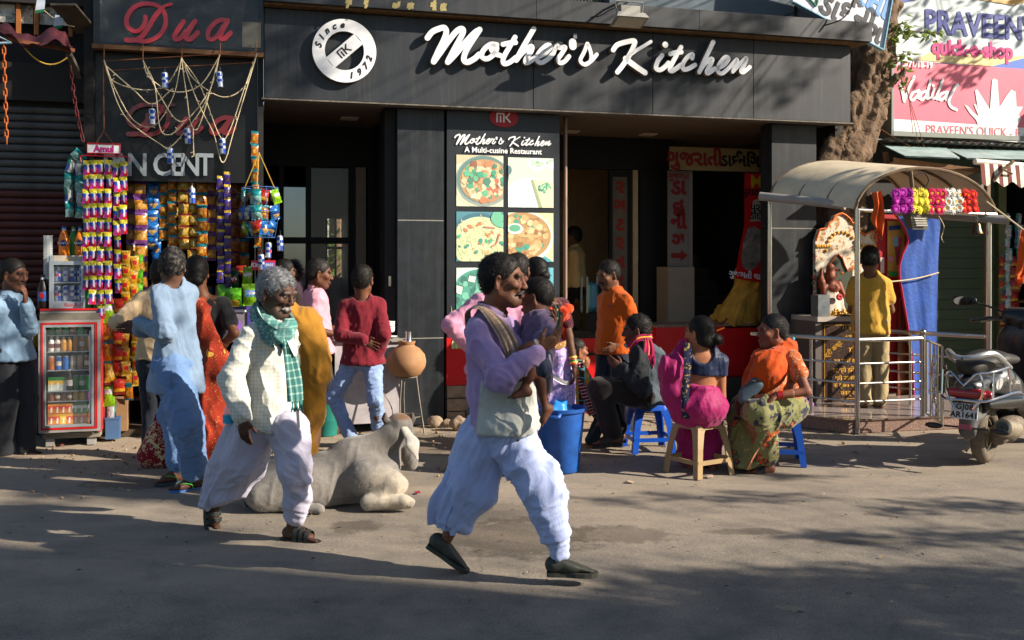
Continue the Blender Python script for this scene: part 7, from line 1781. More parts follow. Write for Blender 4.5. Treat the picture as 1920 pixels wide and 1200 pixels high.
   mb.disc(cx-.02,cz-.12,.21,.16,y0-.001,'#f2f6f0',36);mb.disc(cx-.02,cz-.12,.17,.13,y0-.0016,'#e4ece4',36)
   mb.face([(cx+.02,cz+.03),(cx+.20,cz-.0),(cx+.22,cz-.22),(cx+.10,cz-.23)],y0-.003,'#e2dcae');mb.face([(cx+.02,cz+.03),(cx+.10,cz-.23),(cx+.07,cz-.21),(cx-.0,cz+.02)],y0-.0034,'#8a9a6a')
   bits(mb,cx+.12,cz-.04,.05,.04,40,['#2f8f68','#6aae84','#1f6a58','#bcd8b0'],.006,.018,y0-.004);stroke(mb,[(xa+.05,cz+.08),(xa+.04,cz+.0),(xa+.02,cz-.1)],.018,y0-.004,y0-.0035,0,'#3f6a70');mb.disc(xa+.05,cz+.10,.03,.04,y0-.0045,'#3a6068')
  elif i==2:
   mb.face([(xa,za),(xb,za),(xb,zc),(xa,zc)],y0-.0004,'#2a6f86');mb.disc(cx-.01,cz-.04,w*.52,h*.46,y0-.001,'#16506a',36);mb.disc(cx,cz-.05,w*.49,h*.42,y0-.0014,'#c8d69a',36)
   noodles(mb,cx,cz-.05,w*.46,h*.38,260,['#e2e8b8','#d2dc9c','#eef0cc','#b8c684','#e6d8a0','#c9d8a0'],y0-.0018);bits(mb,cx,cz-.05,w*.38,h*.32,26,['#1f7a6a','#2f9a72','#d89a5a','#c9643f'],.006,.018,y0-.005,lng=1.6)
   for a in(-.5,.2,.9):mb.disc(cx+.1+.06*math.cos(a),cz+.14+.05*math.sin(a),.065,.032,y0-.0065-a*.0003,'#4fae86',rot=a)
   stroke(mb,[(cx+.03,cz+.08),(cx+.12,cz+.07)],.01,y0-.008,y0-.0075,0,'#c25a5a');stroke(mb,[(cx+.16,cz+.02),(cx+.14,cz-.05),(cx+.1,cz-.08)],.012,y0-.008,y0-.0075,0,'#c9524f')
  elif i==3:
   mb.disc(cx-.08,cz-.0,w*.56,h*.44,y0-.001,'#eef0e2',36);mb.disc(cx-.08,cz+.01,w*.52,h*.39,y0-.0014,'#a8743f',36)
   bits(mb,cx-.08,cz+.01,w*.46,h*.34,110,['#d8b47a','#c99a5a','#e0c490','#b57f42','#8a4f26','#2a8a72','#d2a060'],.014,.032,y0-.002);mb.disc(cx-.14,cz+.07,.07,.045,y0-.006,'#f0f4ee');mb.disc(cx-.14,cz+.075,.05,.03,y0-.0064,'#3f9a74')
   mb.face([(cx+.05,za),(cx+.22,za),(cx+.12,za+.1)],y0-.003,'#2f8fa8')
  elif i==4:
   mb.disc(cx-.0,cz-.02,w*.56,h*.5,y0-.001,'#e8f0ea',36);mb.disc(cx-.0,cz-.03,w*.5,h*.44,y0-.0014,'#2a8a78',36);bits(mb,cx,cz-.03,w*.44,h*.38,90,['#1f6a5c','#3fa088','#145048','#5ab89a','#2a7a6a'],.015,.04,y0-.002);bits(mb,cx-.05,cz+.04,w*.3,h*.2,5,['#eef2e6','#dfe8da'],.035,.05,y0-.005)
  else:
   for dx,dz,c in((.02,.17,'#1f7fa8'),(.05,.03,'#cfe6ea'),(.12,-.1,'#d6e8dc'),(-.06,-.02,'#2a90b0')):mb.disc(cx+dx,cz+dz,.09,.07,y0-.001-.0006*len(mb.f)/30,c);mb.disc(cx+dx,cz+dz+.01,.07,.05,y0-.0016-.0006*len(mb.f)/30,'#8fd0dc' if dx>0 else '#e2eee6')
  mb.v=[(cx+(p[0]-cx)*1.25,p[1],cz+(p[2]-cz)*1.25)for p in mb.v];clip(mb,xa,xb,za,zc);mb.c=[wash(c)for c in mb.c];mb.build('food_picture',VCOL,b)
 fl=MB()
 for(x,yy,s,fx)in((848,595,.3,1),(1040,585,.32,-1),(848,640,.16,1)):
  p=FL(x,yy,W)
  for k in range(5):fl.face([(p.x+fx*.02*k,p.z-s*.5),(p.x+fx*(.02*k+.03),p.z-s*.4),(p.x+fx*(.02*k+R_.uniform(-.02,.06)),p.z+s*R_.uniform(-.1,.5)),(p.x+fx*(.02*k-.01),p.z-s*.2)],W+.004-.0004*k,R_.choice(['#b8b878','#9aa862','#d2cc98']))
 fl.build('flame_print',VCOL,b)
menu_board()
def food_counter():
 t=fthing('food_counter','whitewashed wooden food counter with papers and cups in front of the glazed bay','counter',0,0,0);t.location.z=0
 w=-.10;x0,x1=FL(628,700,w).x,FL(749,700,w).x;z0,z1=FL(690,800,w).z,FL(690,642,w).z
 ww=mat('flaking whitewash','#a9a4a8',.8,var=.25,vscale=7,bump=.3,bscale=30)
 MB().box(x0,x1,w,w+.02,z0+.03,z1).build('front_panel',ww,t);MB().box(x1-.02,x1,w+.021,w+.6,z0+.03,z1).build('side_panel',ww,t)
 for x in(x0+.0,x1-.045):MB().box(x,x+.045,w+.022,w+.065,0,z0+.1).build('leg',WOOD,t)
 zt=z1+.022
 MB().box(x0-.35,x1+.03,w-.03,w+.62,z1+.001,zt).build('top',mat('stained top','#8f8a86',.6,var=.3),t)
 rng=random.Random(5)
 for i in range(5):
  x,y=rng.uniform(x0-.2,x1-.05),w+rng.uniform(.0,.4)
  o=MB().add([(-.09,-.05,0),(.09,-.06,.002),(.08,.06,.006),(-.10,.05,.001)],[(0,1,2,3)]).build('paper_sheet',mat('newsprint %d'%(i%3),('#c9c4c8','#bdb8ae','#a9a6b8')[i%3],.9,var=.3,vscale=30),None,loc=FW(x,y,zt+.003+.002*i),rot=(0,0,rng.uniform(0,3)))
  tag(o,'sheet of newsprint on the food counter, %s up in the overlapping pile'%ORD[i],'paper','newsprint sheets on the food counter')
 cup=MB().lathe([(.024,0),(.036,.012),(.038,.055),(.034,.055),(.03,.01)],14).mesh('cup',WHITE,True,40);sau=MB().lathe([(.03,0),(.065,.012),(.063,.015),(.02,.006)],16).mesh('saucer',WHITE,True,40)
 n=0
 for i,(px,py,k)in enumerate(((722,634,3),(734,634,3),(640,636,1),(716,640,1))):
  p=FL(px,py,w+.1)
  for j in range(k):
   o=link('tea_cup',cup if j else sau,None,FW(p.x,w+.1+.03*i,zt+.012+j*.052),(0,0,PHI));n+=1
   tag(o,'%s white crockery piece %s up the %s pile on the food counter'%(('flat','round','round')[j],ORD[j],('first tall','second tall','single low','small front')[i]),'cup','white cups and saucers on the food counter')
 p=G(612,815);b=thing('bucket','teal plastic bucket standing beneath the end of the food counter','bucket',p)
 MB().lathe([(.10,0),(.14,.30),(.15,.31),(.145,.31),(.1,.02)],18).build('bucket_body',mat('teal plastic','#1c6f66',.5),b,smooth=True)
 p=FL(762,700,-.25);q=fthing('clay_pot','round terracotta water pot resting on the wire stand by the pillar','pot',p.x,-.25,FL(762,709,-.25).z)
 k=1867/FLd(762,680,-.25);r=37/k
 prof=[(0.001,.0),(r*.35,.0),(r*.72,r*.20),(r*.96,r*.58),(r,r*.85),(r*.93,r*1.20),(r*.68,r*1.50),(r*.44,r*1.64),(r*.40,r*1.70),(r*.45,r*1.80),(r*.46,r*1.88),(r*.38,r*1.88),(r*.36,r*1.7)]
 MB().lathe(prof,36).build('pot_body',mat('terracotta','#9c7450',.75,var=.28,vscale=5,bump=.2,bscale=30),q,smooth=True,angle=60)
 c=fthing('steel_tumbler','steel tumbler upside down on the mouth of the clay pot','tumbler',p.x+.02,-.25,q.location.z+r*1.885);MB().lathe([(.036,0),(.034,.005),(.029,.09),(.001,.092)],16).build('tumbler_body',STEEL,c,smooth=True)
 s=fthing('pot_stand','rusty bent wire stand holding the clay pot','stand',p.x,-.25,0);h=q.location.z;mb=MB()
 mb.tube([(r*.55*math.cos(a),r*.55*math.sin(a),h+.015)for a in(6.283*i/20 for i in range(20))],.007,5,closed=True)
 for a in(-2.2,-.6,1.6):mb.tube([(r*.55*math.cos(a),r*.55*math.sin(a),h+.01),(r*.72*math.cos(a),r*.72*math.sin(a),h*.6),(r*.8*math.cos(a)+.01,r*.8*math.sin(a),h*.3),(r*1.0*math.cos(a),r*1.0*math.sin(a),0)],.008,5)
 mb.tube([(r*.76*math.cos(a),r*.76*math.sin(a),h*.32)for a in(6.283*i/20 for i in range(20))],.005,5,closed=True);mb.build('wire_frame',mat('grey wire','#7a736a',.6,.5,var=.4),s)
 MB().tube(smooth_path([(-.33,-.05,.5),(-.2,-.08,.36),(-.14,-.05,.2),(-.22,-.06,.14),(-.3,-.04,.2),(-.14,-.06,.02)]),.006).build('loose_wire',mat('grey wire','#7a736a',.6),s)
food_counter()
def stool(label,px,py,rot,m,name='plastic_stool',h=.435):
 t=thing(name,label,'stool',G(px,py),R(rot),'square plastic stools')
 mb=MB();n=8
 def rsq(w,r,z):return[(sx*(w-r)+r*math.cos(a),sy*(w-r)+r*math.sin(a),z)for sx,sy,a0 in((1,1,0),(-1,1,90),(-1,-1,180),(1,-1,270))for a in(R(a0+22.5*i)for i in range(5))]
 rings=[rsq(.118,.05,h),rsq(.132,.05,h-.006),rsq(.142,.05,h-.03),rsq(.148,.05,h-.075),rsq(.141,.05,h-.075),rsq(.125,.05,h-.02)]
 k=len(rings[0]);vs=[p for r_ in rings for p in r_]
 fs=[tuple(range(k))]+[(i*k+j,(i+1)*k+j,(i+1)*k+(j+1)%k,i*k+(j+1)%k)for i in range(len(rings)-1)for j in range(k)]
 mb.add(vs,fs);mb.build('seat',m,t,smooth=True)
 for sx in(-1,1):
  for sy in(-1,1):
   mb=MB()
   def sec(z,c,w):
    return[(sx*c,sy*(c-w),z),(sx*c,sy*c,z),(sx*(c-w),sy*c,z),(sx*(c-w),sy*(c-.012),z),(sx*(c-.012),sy*(c-.012),z),(sx*(c-.012),sy*(c-w),z)]
   rows=[sec(h-.06,.142,.085),sec(h-.10,.150,.066),sec(h*.5,.170,.054),sec(.0,.195,.050)]
   vs=[p for r_ in rows for p in r_];fs=[(i*6+j,(i+1)*6+j,(i+1)*6+(j+1)%6,i*6+(j+1)%6)for i in range(3)for j in range(6)]+[tuple(range(6)),tuple(range(18,24))]
   if sx*sy<0:fs=[f[::-1]for f in fs]
   mb.add(vs,fs);mb.build('leg',m,t)
 z=.115;c=.178
 for a,b in(((-c,-c),(c,-c)),((c,-c),(c,c)),((c,c),(-c,c)),((-c,c),(-c,-c))):
  MB().bar((a[0],a[1],z),(b[0],b[1],z),.012,.034).build('stretcher',m,t)
 return t
BLUEP=mat('blue plastic','#0f4fb8',.38,var=.10,vscale=6,coat=.1);BEI=mat('beige plastic','#937c59',.45,var=.14,vscale=6)
stool('blue plastic stool under the man with the pink fringed scarf',1216,843,8,BLUEP);stool('beige plastic stool under the woman in the magenta sari',1310,886,33,BEI);stool('blue plastic stool under the woman in the olive floral sari',1462,866,-10,BLUEP)
def bin_():
 b=thing('waste_bin','scuffed blue plastic waste bin with rim handles beside the walking man','bin',G(1052,882))
 blue=mat('scuffed blue plastic','#1c52a0',.5,var=.35,vscale=9,bump=.15,bscale=30)
 nt,bb=nodes_of(blue)
 MB().lathe([(.0,.0),(.135,.0),(.142,.01),(.188,.47),(.205,.475),(.208,.50),(.196,.503),(.185,.49),(.14,.03)],32,cap=False).build('tub',blue,b,smooth=True,angle=50)
 for a in(-1.95,1.2):
  c,s=math.cos(a),math.sin(a);MB().tube(smooth_path([(.2*c-.06*s,.2*s+.06*c,.47),(.235*c-.05*s,.235*s+.05*c,.455),(.235*c+.05*s,.235*s-.05*c,.455),(.2*c+.06*s,.2*s-.06*c,.47)]),.014,6).build('handle',blue,b,smooth=True)
 t=thing('plastic_bag','light blue crumpled plastic bag poking out of the waste bin','bag',G(1052,882)+V((-.02,.02,.44)))
 v,f=sdf_mesh([ell((0,0,.02),(.12,.12,.08),.02)],.015);v=v+vnormals(v,f)*(.02*folds(v,(.5,.3,1),14,.4,3))[:,None];link('bag_body',np_mesh('bag_body',v,f,mat('pale blue film','#2f86d0',.3)),t)
bin_()
def cow():
 d=6.78;w=D(610,HY,d);o=arr((w.x,w.y,0))
 t=thing('cow','white and grey cow with short horns lying on the street behind the scarfed man','cow',(w.x,w.y,0))
 def P(x,y,dd=0.0):return arr(D(x,y,d+dd))-o
 fx=unit(np.array([.93,.36,0]));ly=np.array([-fx[1],fx[0],0]);M=np.stack([fx,ly,UP],1)
 ops=[ell(P(500,905,-.02),(.20,.19,.17),.08,rot=M),ell(P(520,930,-.18),(.20,.09,.12),.06,rot=M),ell(P(590,903,.0),(.34,.21,.205),.10,rot=M),ell(P(665,885,.06),(.20,.18,.215),.08,rot=M),ell(P(662,848,.10),(.15,.08,.10),.06,rot=M),cone(P(680,868,.06),P(738,815,.15),.165,.088,.07,flat=ly,s=.62),cone(P(735,815,.14),P(750,800,.18),.085,.078,.04),cone(P(700,900,.0),P(735,872,.12),.11,.06,.06),cone(P(742,850,.14),P(728,905,.06),.028,.022,.05,flat=ly,s=.6),cone(P(750,798,.18),P(764,842,.29),.082,.056,.04),cone(P(764,842,.29),P(770,868,.37),.058,.052,.03),ell(P(752,792,.16),(.06,.075,.045),.03),cone(P(690,893,-.08),P(738,905,-.14),.135,.072,.05),cone(P(738,905,-.14),P(748,908,-.15),.072,.060,.03),cone(P(740,915,-.16),P(696,941,-.18),.058,.058,.03),cone(P(690,943,-.20),P(758,939,-.22),.052,.037,.012),cone(P(758,939,-.22),P(768,942,-.21),.041,.036,.015),cone(P(766,947,-.20),P(716,952,-.18),.024,.026,.01),cone(P(712,952,-.18),P(700,953,-.18),.034,.028,.01),cone(P(690,935,.1),P(745,940,.12),.045,.035,.03),cone(P(462,900,.05),P(470,950,-.08),.02,.015,.02),cone(P(540,950,-.22),P(600,955,-.26),.045,.035,.03),plane((0,0,-1),-.004)]
 v,f=sdf_mesh(ops,.0095);v=relax(v,f,2,.4);n=vnormals(v,f)
 v=v+n*(.006*(fbm(v*7,3)-.5)+.0035*folds(v,(.15,0,1),14,.10,5,.03)*(v[:,2]>.06)+.003*(fbm(v*60,9)-.5))[:,None]
 c=np.tile(np.array(lin('#7f7b76')),(len(v),1))
 def mixc(m,col):
  m=np.clip(m,0,1)[:,None];c[:]=c*(1-m)+np.array(lin(col))*m
 k=fbm(v*5,15)
 mixc(np.clip((v[:,2]-.13)/.25,0,1)*(.35+2.0*(k-.35)),'#4c4a48');mixc(np.clip((k-.5)*4,0,1)*.5,'#747069')
 mixc(np.clip(1-np.linalg.norm(v-P(735,930,-.18),axis=1)/.24,0,1)*1.4,'#b5aa98');mixc(np.clip(1-np.linalg.norm(v-P(750,779,.16),axis=1)/.085,0,1)*3,'#6a4a30');mixc(np.clip(1-np.linalg.norm(v-P(480,935,-.05),axis=1)/.16,0,1),'#5f5a56')
 c*=(.88+.24*vnoise(v*70,2))[:,None]
 fm=mat('short cow coat',rough=.9,vcol=True,var=.12,vscale=30,bump=.6,bscale=170,bdist=.004,sheen=.3,spec=.15)
 rng=np.random.default_rng(4);pk=rng.integers(0,len(v),26000);p,nn=v[pk],n[pk]
 fl=nn*.10+np.array([-.35,0,-.6])+rng.normal(0,.25,p.shape);fl/=np.linalg.norm(fl,axis=1,keepdims=True);sd=np.cross(fl,nn);sd/=np.maximum(np.linalg.norm(sd,axis=1,keepdims=True),1e-6);L=rng.uniform(.005,.012,(len(p),1))
 q=np.stack([p-sd*.0008,p+sd*.0008,p+fl*L+sd*.0003+nn*.0012,p+fl*L-sd*.0003+nn*.0012],1).reshape(-1,3)
 ix=len(v)+np.arange(len(p)*4).reshape(-1,4);cc=np.repeat(c[pk]*rng.uniform(.62,1.35,(len(p),1)),4,0)
 link('body',np_mesh('body',np.concatenate([v,q]),np.concatenate([f,ix]),fm,np.concatenate([c,cc])),t)
 hm=mat('horn','#57504a',.5,var=.3,vscale=30)
 for a,b,e in(((727,792,.14),(721,784,.12),(722,774,.11)),((768,792,.20),(774,784,.20),(773,774,.19))):MB().tube([P(*a),P(*b),P(*e)],[.030,.024,.008],8).build('horn',hm,t,smooth=True)
 em=mat('cow ear',rough=.85,vcol=True,var=.1,vscale=30,sheen=.3)
 vv,ff=sdf_mesh([cone(P(756,800,.10),P(774,832,.05),.026,.042,.03,flat=(.55,-.8,.2),s=.35),cone(P(774,832,.05),P(783,862,.05),.040,.010,.03,flat=(.55,-.8,.2),s=.35)],.006);e_c=np.tile(np.array(lin('#a39f98')),(len(vv),1))*(.8+.4*vnoise(vv*40,3))[:,None];link('ear',np_mesh('ear',vv,ff,em,e_c),t)
 vv,ff=sdf_mesh([cone(P(738,800,.22),P(722,812,.32),.02,.03,.02,flat=(0,1,0),s=.4)],.007);link('ear',np_mesh('ear',vv,ff,em,np.tile(np.array(lin('#8d8983')),(len(vv),1))),t)
 MB().tube(smooth_path([P(462,895,.05),P(455,925,-.02),P(462,955,-.10),P(490,966,-.22)]),[.02]*3+[.012]*16,6).build('tail',mat('grey tail','#7d7771',.9),t,smooth=True)
cow()
def litter():
 rng=random.Random(9)
 for i,(x,y,s,lb)in enumerate(((815,800,.09,'grey brown stone at the foot of the black pillar'),(838,800,.06,'small brown stone beside the larger one by the pillar'),(860,806,.10,'long tan stone under the red panel'),(880,790,.07,'broken stone below the stone footing'))):
  o=thing('stone',lb,'stone',G(x,y));v,f=sdf_mesh([ell((0,0,s*.6),(s,s*.8,s*.75),.02),plane((0,0,-1),0)],s/6);v=v+vnormals(v,f)*((fbm(v*14,i)-.5)*s*.6)[:,None];link('rock',np_mesh('rock',v,f,STONE),o)
 for x,y,c,lb in((783,925,'#c0222a','small red and blue sweet wrapper on the street by the cow'),(1603,848,'#b58a78','crumpled pale wrapper on the verge before the shrine'),(115,835,'#a8685a','tiny pink scrap in front of the fridge'),(1330,895,'#a8907a','scrap of paper beside the beige stool'),(985,838,'#c9bfae','pale scrap near the waste bin'),(1180,905,'#a89880','small paper scrap on the sunlit verge')):
  o=thing('wrapper',lb,'litter',G(x,y));mb=MB();s=.035
  for k in range(5):mb.add([(rng.uniform(-s,s),rng.uniform(-s,s),rng.uniform(.002,.02))for _ in range(4)],[(0,1,2,3)],0,c if k%2 else('#2a5ab0' if c=='#c0222a' else c))
  mb.build('scrap',VCOL,o)
 mb=MB()
 for i in range(900):
  u,w=rng.uniform(-2,8),rng.uniform(-2.2,.15);p=FW(u,w,0);s=rng.uniform(.004,.016)*(1.6 if rng.random()<.06 else 1)
  if w<-1.2 and rng.random()<.6:continue
  mb.ball(p+V((0,0,s*.3)),s,5,3,0,rng.choice(['#8a7256','#a08a6a','#6a5844','#b59f80']),(1,rng.uniform(.6,1),.6))
 for i in range(420):
  x,y=rng.uniform(-4,5),rng.uniform(4.6,9.5);s=rng.uniform(.006,.022);a_=rng.uniform(0,6.28);c_,s_=math.cos(a_)*s,math.sin(a_)*s;z=.004
  mb.add([(x-c_,y-s_,z),(x+s_*.4,y-c_*.4,z+.3*s),(x+c_,y+s_,z+.1*s),(x-s_*.4,y+c_*.4,z+.3*s)],[(0,1,2,3)],0,rng.choice(['#6a5436','#4a3c28','#8a7048','#3f3a30','#a89a80']))
 o=mb.build('gravel',VCOLM);tag(o,'loose grit and small stones along the shop verge',kind='stuff')
litter()
def leaf_cards(mb_v,mb_f,c,r,n,size,rng,hang=.6):
 for _ in range(n):
  d=np.array([rng.gauss(0,.45),rng.gauss(0,.45),rng.gauss(0,.4)]);p=c+d*r
  a=rng.uniform(0,6.28);f=np.array([math.cos(a),math.sin(a),-rng.uniform(.1,1.6)*hang]);f/=np.linalg.norm(f)
  s=np.cross(f,[rng.gauss(0,.4),rng.gauss(0,.4),1]);s/=max(np.linalg.norm(s),1e-6);L=size*rng.uniform(.7,1.3);w=L*.24;up=np.cross(s,f)*L*.08
  b=len(mb_v);mb_v+=[p,p+f*L*.4+s*w-up,p+f*L,p+f*L*.4-s*w-up];mb_f.append((b,b+1,b+2,b+3))
def foliage(name,clumps,parent,size,seed,m=None):
 rng=random.Random(seed);v,f=[],[]
 for c,r,n in clumps:leaf_cards(v,f,arr(c),np.array(r if hasattr(r,'__len__')else(r,r,r)),n,size,rng)
 return tag(link(name,np_mesh(name,np.array(v),np.array(f),m or LEAF,smooth=False),parent),kind='stuff')
def toward_sun(p,t):return V(p)-SUN_TRAVEL*t
def wall_tree():
 w=.42;T=lambda x,y,ww=w:FW(*FL(x,y,ww))
 t=thing('banyan_tree','old gnarled tree trunk leaning between the restaurant fascia and the shop signs','tree',T(1585,800).xyz*V((1,1,0)))
 o=arr(t.location);q=lambda x,y,ww=w:arr(T(x,y,ww))-o
 ops=[cone(q(1575,760),q(1572,420),.30,.26,.1),cone(q(1572,420),q(1578,300),.26,.25,.1),cone(q(1578,310),q(1608,205),.26,.225,.1),cone(q(1608,205),q(1636,110),.225,.19,.1),cone(q(1636,110),q(1655,20),.19,.16,.1),cone(q(1655,20),q(1700,-160),.16,.13,.1),cone(q(1540,330,w-.16),q(1600,190,w-.14),.10,.08,.05),cone(q(1600,190,w-.14),q(1650,90,w-.1),.08,.06,.05),cone(q(1618,320,w-.1),q(1650,180,w-.1),.07,.09,.05),cone(q(1565,330,w-.22),q(1622,230,w-.18),.06,.05,.03),ell(q(1632,205,w-.15),(.06,.06,.07),.03),ell(q(1600,262,w-.2),(.05,.04,.05),.02),ell(q(1640,120,w-.1),(.07,.06,.06),.03),cone(q(1618,200,w-.1),q(1700,130,w-.35),.05,.02,.03)]
 v,f=sdf_mesh(ops,.028);n=vnormals(v,f);d=unit(q(1640,100)-q(1575,320))
 v=v+n*(.035*folds(v,d,9,.16,3,.08)+.018*folds(v,d,22,.2,8,.06)+.03*(fbm(v*5,4)-.5))[:,None]
 link('trunk',np_mesh('trunk',v,f,BARK),t)
 mb=MB();top=T(1700,-160)-t.location
 tg=[]
 for x,y,ww,dist,r,k in((505,95,0,7.5,.28,60),(535,150,0,8,.30,70),(560,60,0,7.5,.28,50),(520,30,-.1,8,.35,60),(690,60,0,6.6,.16,12),(1165,182,0,5.6,.22,45),(1235,168,0,5.6,.30,75),(1275,150,0,5.2,.28,50),(1190,95,0,5.2,.30,46),(1240,100,0,5,.26,26),(1390,60,-.15,4.5,.35,90),(1470,150,0,4.6,.34,60),(1430,55,-.15,4.6,.3,60),(1580,60,-.1,2.6,.2,30),(1490,520,.2,5.2,.3,40),(1080,165,0,6.2,.24,20),(1320,195,0,5,.3,30),(330,40,0,8.8,.42,130),(240,40,0,9.2,.42,130),(430,40,0,8.4,.40,120),(250,130,0,9.2,.34,44),(340,150,0,8.8,.34,36),(300,240,0,9,.34,50),(220,250,0,9,.3,50),(60,80,0,10,.5,120),(100,330,.3,10,.5,110),(40,430,.3,10,.5,120),(20,540,-.2,11,.36,80),(24,640,-.4,11,.4,110),(25,760,-.4,11.5,.4,110),(120,690,-.1,10.5,.42,110),(130,540,-.1,10.5,.3,50),(245,640,.1,9.6,.4,90),(340,640,-1.6,10,.3,50),(60,240,.3,10,.5,110),(1785,128,.5,3.2,.30,75),(1800,150,.5,3.2,.2,24),(1790,35,.5,3.6,.4,36),(1870,70,.5,3.4,.35,30),(1900,10,.5,3.4,.4,34),(1740,5,.5,3.5,.3,26),(1540,345,-1.2,3.6,.3,50),(1590,330,-1.2,4,.3,40)):
  dist+=5.5 if y<205 and x>480 and x<1650 and ww<=0 else 0;c=toward_sun(FW(*FL(x,y,ww)),dist);tg.append((c-t.location,r,k))
 for c,r,k in tg:mb.tube(smooth_path([top,(top+c)/2+V((0,0,.6)),c]),[.016]*3+[.006]*6+[.004]*4,4)
 mb.build('branch',BARK,t)
 foliage('crown',tg+[(top+V((x,y,z)),.8,120)for x,y,z in((.5,.6,1),(-.2,1.5,1.6),(1.5,.8,1.4),(2.6,1.4,1.2))],t,.13,3)
 b0=q(1652,120,.25);mb=MB();sp=[[b0,q(1672,108,.2),q(1696,104,.15)],[q(1655,95,.3),q(1690,62,.2),q(1725,60,.1),q(1762,62,.05)],[q(1660,80,.3),q(1680,50,.2),q(1700,42,.12)],[q(1690,104,.16),q(1690,140,.14),q(1693,165,.12)]]
 cl=[]
 for s_ in sp:
  P=smooth_path(s_);mb.tube(P,.010,5)
  for i in range(3,len(P),3):cl.append((P[i],.10,7))
 mb.build('twig',BARK,t);foliage('leaf_spray',cl,t,.11,6)
 mb=MB()
 for x0,y0,x1,y1 in((1690,110,1712,250),(1700,170,1735,285),(1648,240,1720,280),(1690,130,1726,290)):mb.tube([q(x0,y0,.2),(q(x0,y0,.2)+q(x1,y1,.2))/2+np.array([.02,0,-.03]),q(x1,y1,.2)],.004,4)
 mb.build('aerial_root',RUST,t)
wall_tree()
def street_tree():
 "stands on the far kerb to the right of the camera: its crown dapples the road"
 t=thing('street_tree','leafy roadside tree on the near kerb whose crown dapples the road','tree',(11.5,1.6,0));o=t.location
 MB().tube(smooth_path([(0,0,0),(.1,.05,1.4),(-.1,0,2.6),(.2,.1,4.2),(.1,0,6.5)]),[.26]*6+[.2]*6+[.15]*6+[.08]*7,10).build('trunk',BARK,t,smooth=True)
 rng=random.Random(21);cl=[];mb=MB()
 def band(x0,x1,y0,y1,k,t0,r=(.55,.25,.25),n=60):
  for i in range(k):
   g=G(x0+(x1-x0)*(i+rng.random())/k,y0+(y1-y0)*rng.random());cl.append((toward_sun(g,t0+rng.uniform(-.8,.8))-o,r,n))
 band(1120,1500,926,940,4,9.0,(.30,.14,.12),34);band(1480,1930,1000,1022,6,8.0,(.34,.16,.14),40);band(1650,1930,940,955,4,7.5,(.3,.15,.12),40);band(1180,1930,1072,1095,12,8.2,(.4,.2,.2),60);band(1250,1930,1110,1160,16,8.4,(.5,.3,.3),110);band(1320,1560,884,896,2,9.5,(.28,.12,.1),30)
 band(770,960,832,862,3,11.5,(.3,.15,.12),36);band(0,380,922,950,5,14.0,(.34,.2,.2),60);band(60,380,884,896,2,14,(.3,.2,.14),40);band(150,400,1005,1030,3,13,(.34,.2,.2),60)
 for c,r,n in cl:mb.tube(smooth_path([V((.1,0,3.6)),(V((.1,0,3.6))+c)/2+V((0,0,.3)),c],4),[.02]*3+[.007]*3+[.004]*3,4)
 mb.build('branch',BARK,t);foliage('crown',cl,t,.12,11)
street_tree()
def opposite_building():
 x0,y1=15.0,4.93-.278*(15.0-.28)
 t=thing('opposite_building','plain rendered building across the road whose shadow covers the near lane','building',(x0,y1,0),R(-15.7))
 MB().box(0,10,-10,0,0,12).build('wall',mat('pale render','#b0a490',.9),t);MB().box(-.3,10.3,-10.3,.02,12.003,12.4).build('roof_slab',mat('grey slab','#8a857c',.9),t)
 w=MB()
 for i in range(3):MB().box(-.02,-.003,-3.2*i-2.6,-3.2*i-1.2,1.2,3.0).build('window',GLASS,t);MB().box(-.02,-.003,-3.2*i-2.6,-3.2*i-1.2,5,7).build('window',GLASS,t)
 g=thing('roadside_tree','round dark tree standing behind the viewer across the road','tree',(-4,-16,0));MB().tube([(0,0,0),(0,0,5)],[.25,.15],8).build('trunk',BARK,g);rng=random.Random(4);foliage('crown',[((rng.uniform(-2.5,2.5),rng.uniform(-2,2),rng.uniform(3,6.5)),.9,90)for _ in range(26)],g,.25,5)
 g=thing('garden_tree','bright green garden tree seen through the back window of the restaurant','tree',FW(FL(630,465,8.5).x,8.5,0));MB().tube([(0,0,0),(0,0,3)],[.2,.1],8).build('trunk',BARK,g);foliage('crown',[((rng.uniform(-2.2,2.2),rng.uniform(-.6,.6),rng.uniform(.8,3.6)),.5,110)for _ in range(34)],g,.12,7)
opposite_building()
def flat(parent,name,polys,y,m=None):
 mb=MB()
 for i,(pts,c)in enumerate(polys):mb.face([(lambda p:(p.x,p.z))(FL(a,b,y))for a,b in pts][::-1],y-.0015*i,c)
 for k,f in enumerate(mb.f):
  a,b,c=[V(mb.v[j])for j in f[:3]]
  if(b-a).cross(c-a).y>0:mb.f[k]=f[::-1]
 return mb.build(name,m or VCOL,parent)
